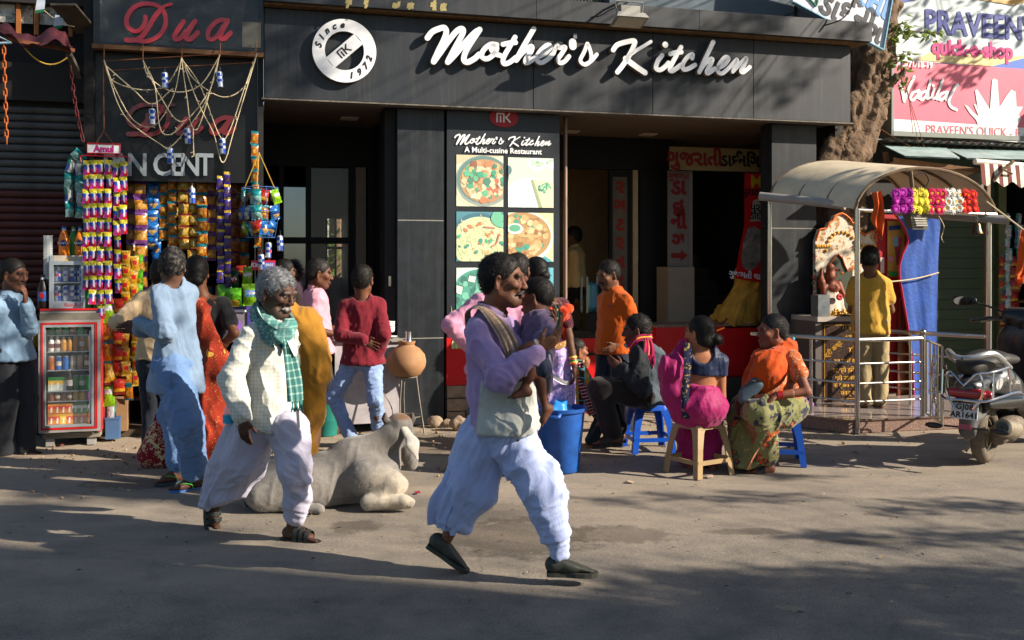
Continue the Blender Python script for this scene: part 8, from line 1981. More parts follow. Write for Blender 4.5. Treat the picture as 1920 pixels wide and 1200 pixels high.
def shop_signs():
 W=.5
 s=fthing('shop_name_board','large white and blue shop name board above the pink ice cream sign','sign',0,0,0);s.location.z=0
 x0=FL(1668,60,W).x;MB().box(x0,x0+3.2,W+.004,W+.08,4.045,5.3).build('board',mat('white board','#b9c4c8',.5,var=.06),s)
 flat(s,'printed_band',[([(1715,112),(1745,98),(1925,106),(1925,130)],'#cdbf86'),([(1858,125),(1925,108),(1925,135)],'#3f6ac0'),([(1675,0),(1735,-4),(1690,6),(1675,9)],'#2a4a9a'),([(1810,-5),(1920,-12),(1960,-5),(1900,10)],'#c9a05a')],W)
 p=FL(1841,50,W);txt("PRAVEEN'S",.40,s,(p.x,W-.005,p.z),mat('blue letters','#1f2f86',.4),bold=.012,wscale=.86)
 p=FL(1824,93,W);txt('quick-e-shop',.27,s,(p.x,W-.005,p.z),mat('pink letters','#c01f72',.4),bold=.012,wscale=.84)
 v=fthing('ice_cream_sign','pink lit box sign with a white splash under the white name board','sign',0,0,0);v.location.z=0
 W2=.46;x0=FL(1675,180,W2).x;za,zb=3.20,4.03
 MB().box(x0,x0+3.0,W2+.005,W2+.22,za,zb).build('sign_box',mat('pink face','#d96a80',.45,var=.1,vscale=5),v)
 MB().box(x0-.02,x0+3.0,W2-.01,W2+.22,za-.06,za-.003).box(x0-.03,x0-.003,W2-.01,W2+.22,za-.06,zb).build('sign_edge',mat('grey sign edge','#7d857e',.6),v)
 spl=[(1808,196),(1815,199),(1826,212),(1835,218),(1826,196),(1830,195),(1834,208),(1828,170),(1832,167),(1856,205),(1860,150),(1864,147),(1870,150),(1874,200),(1888,178),(1896,168),(1904,172),(1906,200),(1918,200),(1910,215),(1914,222),(1906,240),(1836,240),(1830,225),(1818,212)]
 flat(v,'white_band',[([(1676,223),(1925,240),(1925,268),(1676,249)],'#dfe4e4'),(spl,'#d3d8d4')],W2)
 k=1867/FLd(1740,170,W2);mb=MB()
 sc=lambda L:[(lambda p:(p.x,p.z))(FL(1670+x/7.06,100+y/7.06,W2))for x,y in L]
 for i,(wd,L)in enumerate(((48,[(135,412),(160,520),(180,630)]),(40,[(180,630),(235,470),(310,310)]),(36,[(372,492),(295,520),(262,585),(292,620),(350,560),(378,500)]),(36,[(378,500),(362,585),(402,596)]),(36,[(470,500),(402,530),(392,600),(425,608),(475,540),(528,352)]),(34,[(505,470),(480,595),(522,590)]),(36,[(572,470),(545,588),(592,590)]),(40,[(560,428),(562,430)]),(38,[(692,350),(625,520),(602,598),(650,598)]),(36,[(742,512),(662,540),(642,600),(672,618),(730,560),(752,512)]),(34,[(752,512),(730,618)]),(40,[(890,422),(862,432),(795,560),(768,640),(800,710),(872,748)]))):
  stroke(mb,sc(L),wd/7.06/k,W2-.003-.0001*i,W2-.0012)
 mb.build('script_lettering',WHITE,v)
 pk=mat('pink ink','#d8707c',.4);p=FL(1735,243,W2);txt("PRAVEEN'S QUICK - E - SHOP",.155,v,(p.x,W2-.005,p.z),pk,align='LEFT',wscale=.92);p=FL(1711,121,W2);txt('RAD/71/18-19',.095,v,(p.x,W2-.008,p.z),WHITE,bold=.003)
 W3=-.05;a=FL(1580,30,W3);b=fthing('gujarati_board','white board with flaking pale blue edge and Gujarati letters tilted over the fascia corner','sign',a.x,W3,a.z)
 q=lambda x,y:(lambda p:(p.x-a.x,p.z-a.z))(FL(x,y,W3))
 MB().prism([q(1487,4),q(1655,94),q(1682,-60),q(1500,-110)],.004,.05).build('board',mat('white enamel board','#c9cdd8',.5,var=.06),b)
 edge=mat('flaking pale blue','#7fb0c4',.7,var=.4,vscale=40)
 for A,B in((q(1487,4),q(1655,94)),(q(1655,94),q(1682,-60))):MB().bar((A[0],.0,A[1]),(B[0],.0,B[1]),.012,.05,up=(0,1,0)).build('edge',edge,b)
 bk=mat('black enamel','#22262a',.5);th=math.atan2(-90,168)*1.0
 for ch,x,y,s_,m_ in(('ડા',1556,14,.32,bk),('ઈ',1590,24,.32,bk),('નીં',1620,42,.32,bk),('ગ',1640,62,.28,bk),('તી',1648,12,.30,mat('light blue enamel','#5f93d0',.5)),('રા',1622,-4,.30,mat('light blue enamel','#5f93d0',.5))):
  X,Z=q(x,y);txt(ch,s_,b,(X,-.002,Z),m_,rot=(0,R(24),0),bold=.012)
 mb=MB()
 for A,B in((q(1512,-8),q(1530,12)),(q(1530,12),q(1535,-8))):mb.bar((A[0],-.002,A[1]),(B[0],-.002,B[1]),.01,.03,up=(0,1,0))
 mb.build('green_outline',mat('green enamel','#1f7a4a',.5),b)
 w=fthing('overhead_cable','black cable drooping across the tilted board and grey upper wall','cable',0,0,0);w.location.z=0
 MB().tube(smooth_path([FL(1604,-10,-.3),FL(1592,20,-.3),FL(1565,42,-.25),FL(1480,62,.1)]),.008,5).tube([FL(1420,48,.35),FL(1500,20,.3)],.006,5).tube([FL(1493,-5,.1),FL(1492,60,.2)],.02,6).build('wire',DARKER,w)
shop_signs()
def right_shop():
 t=thing('corner_shop','small shop with green shutter, tin awning and goods hanging in its dark doorway','shop',O,PHI)
 W=.95;X=lambda p,w=W:FL(p,500,w).x
 x0,x1=X(1700),X(1866);gr=mat('green shutter slat','#22361f',.6,.1,var=.18,vscale=4)
 me=MB().box(x0,x1,-.012,.0,.003,.128).mesh('slat',gr)
 for i in range(23):link('slat',me,t,(0,W-.006*(i%2),.13*i))
 MB().box(x0,x1,W+.004,W+.05,0,3.1).build('shutter_backing',DARKER,t)
 MB().box(x1+.003,x1+.12,W-.06,W+.1,0,3.15).build('door_post',mat('olive post','#565a3a',.7,var=.3),t)
 MB().box(x1+.12,x1+2.2,W+1.3,W+1.36,0,3.1).build('back_wall',DARKER,t);MB().box(6.45,x1+2.2,W+.06,W+1.3,3.1,3.15).build('ceiling',DARKER,t);MB().box(6.45,10,.75,.9,3.16,5.4).build('upper_wall',DARK,t);MB().box(6.45,x0-.003,W,W+.05,0,3.1).build('wall',DARK,t)
 MB().box(10.3,10.5,-.3,2.2,0,4.2).build('side_wall',DARK,t)  # unseen wall, added to keep the low sun off the green shutter
 mb=MB();tin=mat('weathered teal tin','#8fa6a4',.6,.2,var=.35,vscale=6)
 for p0,p1,y0,y1,dz in((1652,1770,270,292,0),(1768,1935,276,296,.02)):
  A,B,Cc,Dd=FL(p0,y0,.35),FL(p1,y0+4,.35),FL(p1+30,y1+4,-.45),FL(p0+45,y1,-.45);mb.add([A,B,Cc,Dd],[(3,2,1,0)]);mb.add([p-V((0,0,.012))for p in(A,B,Cc,Dd)],[(0,1,2,3)])
 mb.build('roof_sheet',tin,t)
 mb=MB();n=90;a,b=FL(1640,266,.4),FL(1960,280,.4);pr=[]
 for i in range(n):p=a.lerp(b,i/n);pr.append(p+V((0,0,.022*math.sin(i*1.5))))
 vs=[p+V((0,dy,0))for dy in(0,-.25)for p in pr];mb.add(vs,[(i,i+1,n+i+1,n+i)for i in range(n-1)]);mb.build('corrugated_sheet',mat('grey tin','#77756e',.6,.4,var=.3),t)
 MB().bar(FL(1675,300,-.3),FL(1835,320,-.4),.02,.05).bar(FL(1660,285,.1),FL(1668,335,.1),.04,.05).build('rafter',WOOD,t)
 mb=MB();A,B=FL(1672,304,-.1),FL(1830,322,-.3);mb.add([A,B,B+V((0,.5,-.12)),A+V((0,.6,-.12))],[(0,1,2,3)]);mb.build('canvas_lining',mat('beige canvas','#8a7a62',.8,var=.2),t)
 MB().box(FL(1812,330,.3).x,FL(1850,330,.3).x,.3,.6,FL(1830,380,.3).z,FL(1830,325,.3).z).build('meter_box',mat('grey box','#6a6a64',.7,var=.2),t);MB().box(FL(1849,330,.2).x,FL(1855,330,.2).x,.18,.24,.14,FL(1830,320,.2).z).build('post',mat('brown post','#7a6452',.7),t)
 aw=fthing('striped_awning','scalloped cream and brown striped awning at the shop doorway','awning',0,0,0);aw.location.z=0;mb=MB();A0=FL(1838,306,-.55);B0=FL(1935,312,-.55);n=12
 for i in range(n):
  p,q=A0.lerp(B0,i/n),A0.lerp(B0,(i+1)/n);c='#d8d0c0' if i%2 else '#6a3a34'
  lo=lambda P,k:P+V((-.02,-.05,-.22-.03*math.sin(k*1.57)))
  for s_ in range(3):
   u,v_=p.lerp(q,s_/3),p.lerp(q,(s_+1)/3);mb.add([u,v_,lo(v_,i+(s_+1)/3),lo(u,i+s_/3)],[(3,2,1,0)],0,c)
 mb.build('valance',VCOLM,aw);MB().cyl(FL(1828,303,-.5),FL(1935,312,-.5),.035,n=10).build('roller',mat('cream roller','#cfc8ba',.5),aw);MB().tube([FL(1862,340,-.6),FL(1880,318,-.62),FL(1900,302,-.62)],.02,5).tube([FL(1880,318,-.62),FL(1898,326,-.6)],.012,5).build('stick',BARK,aw)
 for i,(px,n,kd,lb)in enumerate(((1888,8,'silver','strip of silver packets in the dark doorway behind the orange flag'),(1880,6,'red','strip of red packets lower in the dark doorway'),(1902,7,'red','strip of red packets beside the silver ones in the doorway'),(1910,6,'silver','second silver strip near the frame edge of the doorway'))):
  packet_strip(lb,px,400 if kd=='silver' else 480,.9,n,kd,20,22,'packet strips in the corner shop doorway',seed=i+90)
 c=fthing('shop_shelf','dim shelf of jars in the corner shop doorway','shelf',FL(1905,640,1.2).x,1.2,0);MB().box(-.5,1,0,.4,.75,.78).box(-.5,1,0,.4,1.1,1.13).build('board',WOOD,c);MB().box(-.5,1,.1,.4,0,.7).build('crate',mat('green crate','#2a4a34',.7),c)
right_shop()
def shrine():
 A,B=V((3.23,9.55,0)),V((5.9,10.2,0));gran=dots_mat('speckled granite','#7d665c',((55,.30,'#a88c80',.8,None),(70,.25,'#4a3a36',.8,None)),rough=.35)
 pf=dots_mat('polished granite','#6a554c',((45,.30,'#8a7064',.8,None),(60,.25,'#3f322e',.7,None)),rough=.08);nt,b=nodes_of(pf);b.inputs['Specular IOR Level'].default_value=.8;b.inputs['Normal'].links and nt.links.remove(b.inputs['Normal'].links[0])
 s=thing('roadside_shrine','small roadside shrine with barrel canopy, steel railing and granite platform','shrine',(A.x,A.y,0));o=s.location
 pts=[A,B,V((5.6,11.6,0)),V((2.6,10.75,0)),V((2.45,10.33,0))]
 def slab(pp,z0,z1,name,m):
  mb=MB();n=len(pp);vs=[p-o+V((0,0,z))for z in(z0,z1)for p in pp];mb.add(vs,[tuple(range(n))[::-1],tuple(range(n,2*n))]+[(i,(i+1)%n,(i+1)%n+n,i+n)for i in range(n)]);return mb.build(name,m,s)
 slab(pts,0,.115,'platform',gran);d=V((-.012,-.018,0));slab([A+d,B+d,V((5.6,11.6,0)),V((2.6,10.75,0)),V((2.45,10.33,0))+d],.117,.133,'platform_top',pf)
 F1,F2=V(D(1603,392,9.57)),V(D(1868,402,9.98));B1=V(D(1444,366,10.4));B2=B1+(F2-F1)*1.0
 def arch(P,Q,rise,n=18):return[P.lerp(Q,.5-.5*math.cos(math.pi*(.06+.88*i/n))/math.cos(math.pi*.06))+V((0,0,rise*math.sin(math.pi*i/n)**.85))for i in range(n+1)]
 a,b_=arch(F1,F2,.44),arch(B1,B2,.40);mb=MB();n=len(a);m_=6
 g=[[a[i].lerp(b_[i],j/m_)-o for j in range(m_+1)]for i in range(n)]
 for i in range(n-1):
  for j in range(m_):mb.add([g[i][j],g[i][j+1],g[i+1][j+1],g[i+1][j]],[(0,1,2,3)])
 mb.build('canopy_sheet',mat('dusty fibreglass','#cabda4',.5,var=.25,vscale=3,spec=.4),s,smooth=True,angle=None)
 fr=mat('canopy rim','#7d6a55',.5,.4,var=.3)
 for L in(a,b_):MB().tube([p-o-V((0,0,.012))for p in L],.016,6).build('arch_rib',fr,s,smooth=True)
 for f in(.33,.66):MB().tube([a[i].lerp(b_[i],f)-o-V((0,0,.014))for i in range(n)],.012,6).build('arch_rib',fr,s)
 mb=MB()
 pv=mat('grey plastic pipe','#8d8a86',.45)
 MB().tube([V(D(1425,368,10.25))-o,V(D(1506,376,10.0))-o,V(D(1585,385,9.75))-o],.045,14).build('gutter_pipe',pv,s,smooth=True);MB().tube([V(D(1680,396,10.3))-o,V(D(1782,405,10.1))-o,V(D(1893,413,9.9))-o],.045,14).build('gutter_pipe',pv,s,smooth=True)
 def post(x,y,z0,z1,r,m=STEEL):MB().cyl((x-o.x,y-o.y,z0),(x-o.x,y-o.y,z1),r,n=12).build('post',m,s,smooth=True)
 P1=V((3.318,9.57,0));G1=V((4.03,9.765,0));P2=V((4.775,9.97,0));L1=V((2.98,9.93,0));L2=V((2.5,10.4,0));K=V((4.02,10.75,0))
 post(P1.x,P1.y,0,F1.z,.026);post(P2.x,P2.y,.13,F2.z,.026);post(B1.x,B1.y+.02,.13,B1.z,.024);post(L1.x,L1.y,.13,.91,.018);post(G1.x,G1.y,.13,.93,.026);post(4.2,10.5,.13,.9,.016);MB().ball((G1.x-o.x,G1.y-o.y,.955),.034,10,8).build('finial',STEEL,s,smooth=True)
 def rail(p,q,zs,bend=0):
  for z,r in zs:
   mid=(p+q)/2+V((0,0,-bend));MB().tube([p-o+V((0,0,z)),mid-o+V((0,0,z)),q-o+V((0,0,z))],r,8).build('rail',STEEL,s,smooth=True)
 Z=((.895,.023),(.665,.011),(.475,.011),(.30,.011))
 rail(P1,G1,Z);rail(L2,P1,Z);rail(P2,K,Z);rail(K,V((3.9,10.85,0)),Z[:1]);MB().cyl(F1-o+V((.02,0,-.01)),F2-o,.018,n=8).build('tie_rod',STEEL,s,smooth=True)
 gt=MB();H1=G1+V((.02,-.03,0));H2=V((3.90,9.03,0));u=(H2-H1)
 pt=lambda f,z:H1+u*f-o+V((0,0,z))
 for f in(0.03,.30,.74,1.0):gt.tube([pt(f,.17),pt(f,.88)],.014 if f in(.03,1.0)else .009,6)
 for z in(.17,.88):gt.tube([pt(.03,z),pt(1.0,z)],.013,6)
 for cz,rz,rx in((.60,.16,.15),(.60,.10,.08),(.42,.06,.10),(.28,.10,.13),(.36,.04,.06)):gt.tube([pt(.52+rx*math.cos(a_),cz+rz*math.sin(a_))for a_ in(6.283*i/18 for i in range(18))],.008,5,closed=True)
 gt.tube([pt(.52,.17),pt(.52,.20)],.008,5).tube([pt(.52,.76),pt(.52,.88)],.008,5);gt.build('gate',STEEL,s,smooth=True)
 W=-.30;X=lambda p,y=650,w=W:FL(p,y,w)
 def F3(u,w,z):return FW(u,w,z)-o
 al=thing('altar','inscribed granite altar with a marble shelf inside the shrine','altar',FW(X(1600).x,W,.133),PHI);ax=X(1600).x
 x0,x1=X(1541).x-ax,X(1664).x-ax;zt=X(1600,602).z-.133
 MB().box(x0,x1,0,.55,0,zt).build('slab',dots_mat('dark granite','#30211c',((60,.32,'#5a4438',.7,None),(80,.25,'#1a1210',.7,None)),rough=.3),al)
 MB().box(x0-.07,x1+.02,-.03,.6,zt+.001,zt+.055).build('shelf',mat('marble','#a9a298',.3,var=.15),al);MB().box(x0-.08,x0-.006,-.005,.5,0,zt).build('side_post',mat('grey granite','#5a5450',.5),al)
 gold=mat('gold paint','#b98a2c',.45,.2);mb=MB()
 for a_,b2 in(((x0+.03,.03),(x0+.03,zt-.04)),((x0+.03,zt-.04),(x1-.03,zt-.04)),((x0+.03,.03),(x1-.03,.03))):mb.bar((a_[0],-.003,a_[1]),(b2[0],-.003,b2[1]),.004,.006)
 mb.build('border_line',gold,al)
 for tx,y,sz,px,rt in(('।। श्री',613,.105,1592,0),('श्री कष्ट',655,.10,1562,-38),('भंजन',633,.10,1592,-12),('मंदिर',658,.15,1606,0),('इस मंदिर का',677,.085,1585,0),('ठा.श्री हिरासिंह',694,.09,1590,0),('श्री उदयराम',709,.09,1588,0),('के द्वारा करवा',722,.085,1588,0),('संवत् २०',737,.09,1592,0),('से',677,.085,1638,0),('सेठ',694,.09,1640,0),('की',709,.09,1638,0),('या',722,.085,1640,0)):
  p=FL(px,y,W);txt(tx,sz*.74,al,(p.x-ax,-.004,p.z-.133),gold,'inscription',rot=(0,R(rt),0),bold=.0012)
 pn=thing('carved_arch','white carved temple arch with gold band and orange edging','arch',FW(X(1610,500,.1).x,.1,0),PHI);px_=X(1610,500,.1).x
 q=lambda x,y:(lambda p:(p.x-px_,p.z))(FL(x,y,.1))
 out=[(1529,620),(1529,452),(1536,430),(1549,428),(1553,418),(1560,414),(1564,405),(1570,402),(1577,400),(1585,404),(1592,410),(1597,418),(1604,420),(1607,432),(1620,440),(1640,432),(1642,455),(1641,620)]
 MB().prism([q(*p)for p in out][::-1],0,.05).build('panel',dots_mat('carved white panel','#c9c2b2',((13,.34,'#a06a3a',.8,'#c9b48e'),(22,.22,'#5a3f30',.85,None),(9,.16,'#a82a2a',.9,'#d8cfc0'),(17,.14,'#2a6a4a',.7,None)),warp=.12),pn)
 mb=MB();mb.tube([(x,-.012,z)for x,z in(q(*p)for p in out[1:-1])],.012,6);mb.build('orange_edging',mat('orange trim','#c9641c',.6),pn)
 bead=MB().ball((0,0,0),.021,8,6,sc=(1,.4,1)).mesh('gold_bead',mat('yellow gold paint','#c08a24',.5),True,None);x,z=q(1578,470)
 for i in range(13):a_=math.pi*(1-i/12);link('gold_bead',bead,pn,(x+.20*math.cos(a_),-.012,z+.21*math.sin(a_)))
 for i in range(12):x,z=q(1531+(i%6)*4.6+86*(i//6),461);link('gold_bead',bead,pn,(x,-.012,z))
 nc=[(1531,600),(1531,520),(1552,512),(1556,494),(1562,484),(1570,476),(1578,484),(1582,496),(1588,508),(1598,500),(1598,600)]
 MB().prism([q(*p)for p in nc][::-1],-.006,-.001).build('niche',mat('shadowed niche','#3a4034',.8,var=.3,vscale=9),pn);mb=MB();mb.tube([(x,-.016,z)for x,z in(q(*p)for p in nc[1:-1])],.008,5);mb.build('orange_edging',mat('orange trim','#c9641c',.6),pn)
 idol=thing('idol','seated idol draped in white cloth with a red flower inside the carved arch','idol',FW(FL(1557,560,0).x,.0,FL(1557,590,0).z),PHI)
 z_=.0;sk=mat('vermilion stone','#7a3a20',.6,var=.3);ops=[ell((0,0,.42),(.06,.055,.08),.03),ell((0,0,.52),(.05,.04,.05),.03),cone((0,0,.3),(0,0,.38),.09,.04,.04),cone((-.12,-.02,.36),(-.1,-.02,.24),.04,.03,.03),cone((.1,0,.34),(.14,-.03,.22),.04,.03,.03),cone((-.12,0,.38),(-.1,.02,.50),.03,.02,.03)]
 v,f=sdf_mesh(ops,.012);link('figure',np_mesh('figure',v,f,sk),idol);v,f=sdf_mesh([cone((0,0,.0),(0,0,.26),.21,.10,.05,flat=(0,1,0),s=.6)],.012);v=v+vnormals(v,f)*(.012*folds(v,(0,0,1),14,.15,3))[:,None];link('drapery',np_mesh('drapery',v,f,dots_mat('white figured cloth','#b5ada0',((22,.22,'#7a5a40',.8,None),(16,.16,'#8a2a2a',.8,None)))),idol)
 mb=MB()
 for i in range(9):a_=6.283*i/9;mb.ball((.02+.022*math.cos(a_),-.14,.2+.02*math.sin(a_)),.02,6,5)
 mb.build('red_flower',mat('red petals','#b0101c',.6),idol,smooth=True);mb=MB();rng=random.Random(3)
 for i in range(60):mb.ball((rng.uniform(-.2,.2),.05,rng.uniform(.1,.5)),.018,5,4,0,rng.choice(['#1f4a24','#2a5a2a','#b5304a','#c9761c','#183a1c']))
 tag(mb.build('garland',VCOL,idol),kind='stuff')
 bx=thing('steel_box','upright galvanised offering box on the marble shelf','box',FW(FL(1543,592,W).x,W,zt+.133+.057),PHI);hh=FL(1543,553,W).z-(zt+.19);MB().box(-.07,.07,-.02,.12,0,hh).build('box',mat('galvanised tin','#8d969c',.35,.7,var=.3,vscale=14),bx)
 for i,(px,c,r_)in enumerate(((1572,'#c9951c',.05),(1590,'#c9a020',.045),(1606,'#d8a81c',.05),(1580,'#b01f4a',.04))):
  m2=thing('marigold_heap',('heap of yellow marigolds next to the steel box','small yellow marigold heap in the middle of the shelf','yellow marigold heap beside the praying man','heap of pink petals at the idol\'s feet')[i],'flowers',FW(FL(px,590,W+.1).x,W+.12+(.1 if i==3 else 0),zt+.19),PHI);mb=MB()
  for k in range(22):mb.ball((rng.gauss(0,r_),rng.gauss(0,r_*.6),abs(rng.gauss(.02,.02))),.018,6,4,0,c)
  mb.build('petals',VCOL,m2)
 tr=thing('offering_tray','steel offering tray with orange rim on the marble shelf','tray',FW(FL(1600,592,W).x,W+.03,zt+.19),PHI);MB().lathe([(.02,.004),(.12,.004),(.14,.02),(.135,.02)],20).build('dish',STEEL,tr,smooth=True)
 rp=thing('red_panel_cloth','red cloth and boards hung behind the praying man','cloth',O,PHI);w=.12;cl=mat('red cloth','#a30f1c',.7,var=.15,bump=.2,bscale=200)
 a0,a1=FL(1644,500,w).x,FL(1702,500,w).x;MB().box(a0,a1,w,w+.03,.14,FL(1670,402,w).z).build('cloth_sheet',cl,rp)
 ps=fthing('ice_cream_poster','yellow poster with an ice cream cone pinned on the red cloth','poster',0,0,0);ps.location.z=0;w=.105
 flat(ps,'poster_sheet',[([(1664,414),(1697,414),(1694,520),(1664,518)],'#c99a48'),([(1676,452),(1690,455),(1684,498),(1681,498)],'#a83a4a'),([(1674,446),(1684,442),(1684,462),(1676,462)],'#7fb0c9'),([(1684,442),(1692,446),(1690,462),(1684,462)],'#c9405a'),([(1666,424),(1688,422),(1688,430),(1666,432)],'#2a4a8a'),([(1665,508),(1690,512),(1690,519),(1665,518)],'#3f9a4a'),([(1665,480),(1675,484),(1674,492),(1665,488)],'#d890a0')],w)
 flat(rp,'notice_card',[([(1651,483),(1658,482),(1658,512),(1651,513)],'#c9b8b0')],.11)
 bl=fthing('blue_tarpaulin','bright blue tarpaulin hanging with a red piped edge beside the green shutter','tarpaulin',0,0,0);bl.location.z=0;w=.0
 L=smooth_path([FL(x,y,w)for x,y in((1670,392),(1690,420),(1701,450),(1690,480),(1685,510),(1692,560),(1702,620),(1709,680),(1712,750))],6);Rr=smooth_path([FL(x,y,w)for x,y in((1748,402),(1762,415),(1761,450),(1760,480),(1759,520),(1758,570),(1757,620),(1756,680),(1754,752))],6);mb=MB();n=len(L);mm=16
 g=[[L[i].lerp(Rr[i],j/mm)+V((0,.007*math.sin(j*.7+i*.10)+.002*math.sin(j*1.9-i*.25),0))for j in range(mm+1)]for i in range(n)]
 for i in range(n-1):
  for j in range(mm):mb.add([g[i][j],g[i+1][j],g[i+1][j+1],g[i][j+1]],[(0,1,2,3)])
 mb.build('sheet',mat('blue tarpaulin','#0e469a',.6,var=.25,vscale=6,bump=.4,bscale=25,bdist=.01),bl,smooth=True,angle=None);MB().tube([p+V((0,-.01,0))for p in L],.014,5).build('red_piping',REDP,bl);MB().tube(sag(FL(1668,528,-.05),FL(1760,511,-.05),.02),.008,5).build('tie_rope',ROPE,bl)
 MB().prism([(lambda p:(p.x,p.z))(FL(x,y,.06))for x,y in((1682,750),(1710,752),(1705,660),(1692,600),(1688,560),(1683,640))],.05,.08).build('brown_board',mat('varnished brown board','#6a2f14',.4,var=.4,vscale=8),rp)
 y0=9.63
 fs=fthing('paper_flower_garland','row of purple, yellow, pink, white and red paper flowers across the canopy front','garland',0,0,0);fs.location.z=0;rng=random.Random(6)
 for c,ctr,pxs in(('#a81f9a','#c95ac0',(1679,1691,1703)),('#d8cc3a','#e8e060',(1713,1724,1735)),('#c91f5a','#d8a030',(1745,1756,1766)),('#dfe2dc','#d89a20',(1775,1786,1796)),('#c01a1a','#c9501a',(1805,1815,1825))):
  for i,px in enumerate(pxs):
   for j,py in enumerate((361,375,389)):
    f_=(px-1608)/250.0;dd=9.57+.40*f_-.06;p=V(D(px+rng.uniform(-2,2),py+rng.uniform(-2,2)+f_*4,dd));mb=MB();k=13;rr=.062
    for lay in range(2):
     for a_ in range(k):
      t_=6.283*(a_+.5*lay)/k;r2=rr*(1-.3*lay);w_=.22;mb.add([(0,-.012*lay,0),(r2*.6*math.cos(t_-w_),-.016-.01*lay,r2*.6*math.sin(t_-w_)),(r2*math.cos(t_),-.002-.012*lay,r2*math.sin(t_)),(r2*.6*math.cos(t_+w_),-.016-.01*lay,r2*.6*math.sin(t_+w_))],[(0,1,2,3)],0,c)
    mb.disc(0,0,.014,.014,-.03,ctr,8);ob=mb.build('paper_flower',VCOLM,None,loc=p,rot=(rng.uniform(-.4,.4),rng.uniform(0,2),PHI+rng.uniform(-.4,.4)));ob.parent=fs;ob.matrix_parent_inverse=(Matrix.Translation(fs.location)@Matrix.Rotation(PHI,4,'Z')).inverted()
 lm=thing('lamp','old flat street style lamp hung under the canopy by a bracket','lamp',D(1722,405,9.7),.3);mb=MB();mb.add([(-.10,0,.06),(.10,0,.06),(.13,.02,-.13),(-.05,.02,-.13),(-.09,.14,.06),(.09,.14,.06),(.11,.12,-.11),(-.04,.12,-.11)],[(0,3,2,1),(4,5,6,7),(0,1,5,4),(1,2,6,5),(2,3,7,6),(3,0,4,7)]);mb.build('housing',mat('grey lamp housing','#5a5852',.5),lm)
 mb=MB()
 for i in range(4):mb.box(-.05+.008*i,.08+.008*i,-.006,.0,-.03-.022*i,-.018-.022*i)
 mb.build('louvre',mat('pale louvre','#a9a59a',.5),lm);MB().tube(smooth_path([(-.02,.06,.06),(-.03,.05,.25),(-.07,.03,.44)]),.02,6).build('bracket',fr,lm);MB().tube(smooth_path([(-.02,.05,.40),(.1,.05,.43),(.16,.05,.35),(.08,.05,.25),(0,.05,.3)]),.006,5).build('wire',DARKER,lm);MB().box(-.09,.03,.02,.05,.07,.2).build('label_plate',mat('pale plate','#b5b0a4',.6),lm)
 be=thing('bell','small brass temple bell on a chain beneath the canopy edge','bell',D(1832,438,9.93));MB().lathe([(.062,0),(.055,.012),(.042,.04),(.036,.08),(.026,.10),(.004,.108)],18,cap=False).build('bell_body',mat('aged brass','#6a5a44',.35,.9,var=.2),be,smooth=True);MB().tube([(0,0,.1),(.006,0,.14),(0,0,.19)],.006,5).tube([(.018*math.cos(a_),0,.15+.018*math.sin(a_))for a_ in(6.283*i/12 for i in range(12))],.004,5,closed=True).build('chain',STEEL,be);MB().ball((0,0,-.012),.014,8,6).build('clapper',mat('aged brass','#6a5a44'),be)
 ogm=cloth('saffron cloth','#c9500f',rough=.7)
 for nm,pp,lb in(('l',[(1633,362,1652,358,9.5),(1640,385,1655,380,9.46),(1634,410,1657,412,9.48),(1640,425,1655,440,9.47),(1651,449,1653,450,9.5)],'saffron pennant tied to the shrine\'s front corner under the canopy'),('r',[(1915,430,1935,432,9.75),(1912,460,1934,470,9.7),(1908,500,1932,510,9.74),(1903,520,1918,530,9.72),(1909,537,1913,538,9.74)],'saffron pennant hanging on the rope by the corner shop doorway')):
  pe=thing('pennant',lb,'pennant',D(pp[0][0],pp[0][1],pp[0][4]),group='saffron pennants');rows=[[V(D(a_,b2,d_)).lerp(V(D(c2,d2,d_)),k/6)+V((0,.025*math.sin(k*1.6+i),0))-pe.location for k in range(7)]for i,(a_,b2,c2,d2,d_)in enumerate(pp)];mb=MB()
  cols=list(zip(*[smooth_path([rows[i][k]for i in range(5)],5)for k in range(7)]))
  for i in range(len(cols)-1):
   for k in range(6):mb.add([cols[i][k],cols[i+1][k],cols[i+1][k+1],cols[i][k+1]],[(0,1,2,3)])
  mb.build('cloth',ogm,pe,smooth=True,angle=None)
 rp2=thing('canopy_rope','rope running from the canopy corner to the corner shop','rope',D(1855,385,9.95));MB().tube([V(D(1850,378,9.95))-rp2.location,V(D(1925,435,9.75))-rp2.location],.009,5).tube(smooth_path([V(D(1760,405,10))-rp2.location,V(D(1770,425,10))-rp2.location,V(D(1765,445,10))-rp2.location,V(D(1770,455,10))-rp2.location]),.004,4).build('cord',ROPE,rp2)
 pc=thing('lilac_cloth','crumpled lilac cloth left on the platform by the railing','cloth',(2.95,10.25,.134));v,f=sdf_mesh([ell((0,0,.05),(.13,.12,.07),.02),ell((-.1,0,.10),(.07,.07,.09),.03),plane((0,0,-1),0)],.012);v=v+vnormals(v,f)*(.02*folds(v,(.5,.3,1),14,.4,3))[:,None];link('cloth_heap',np_mesh('cloth_heap',v,f,cloth('lilac cotton cloth','#7a4a80')),pc)
 for i in range(3):pass
shrine()
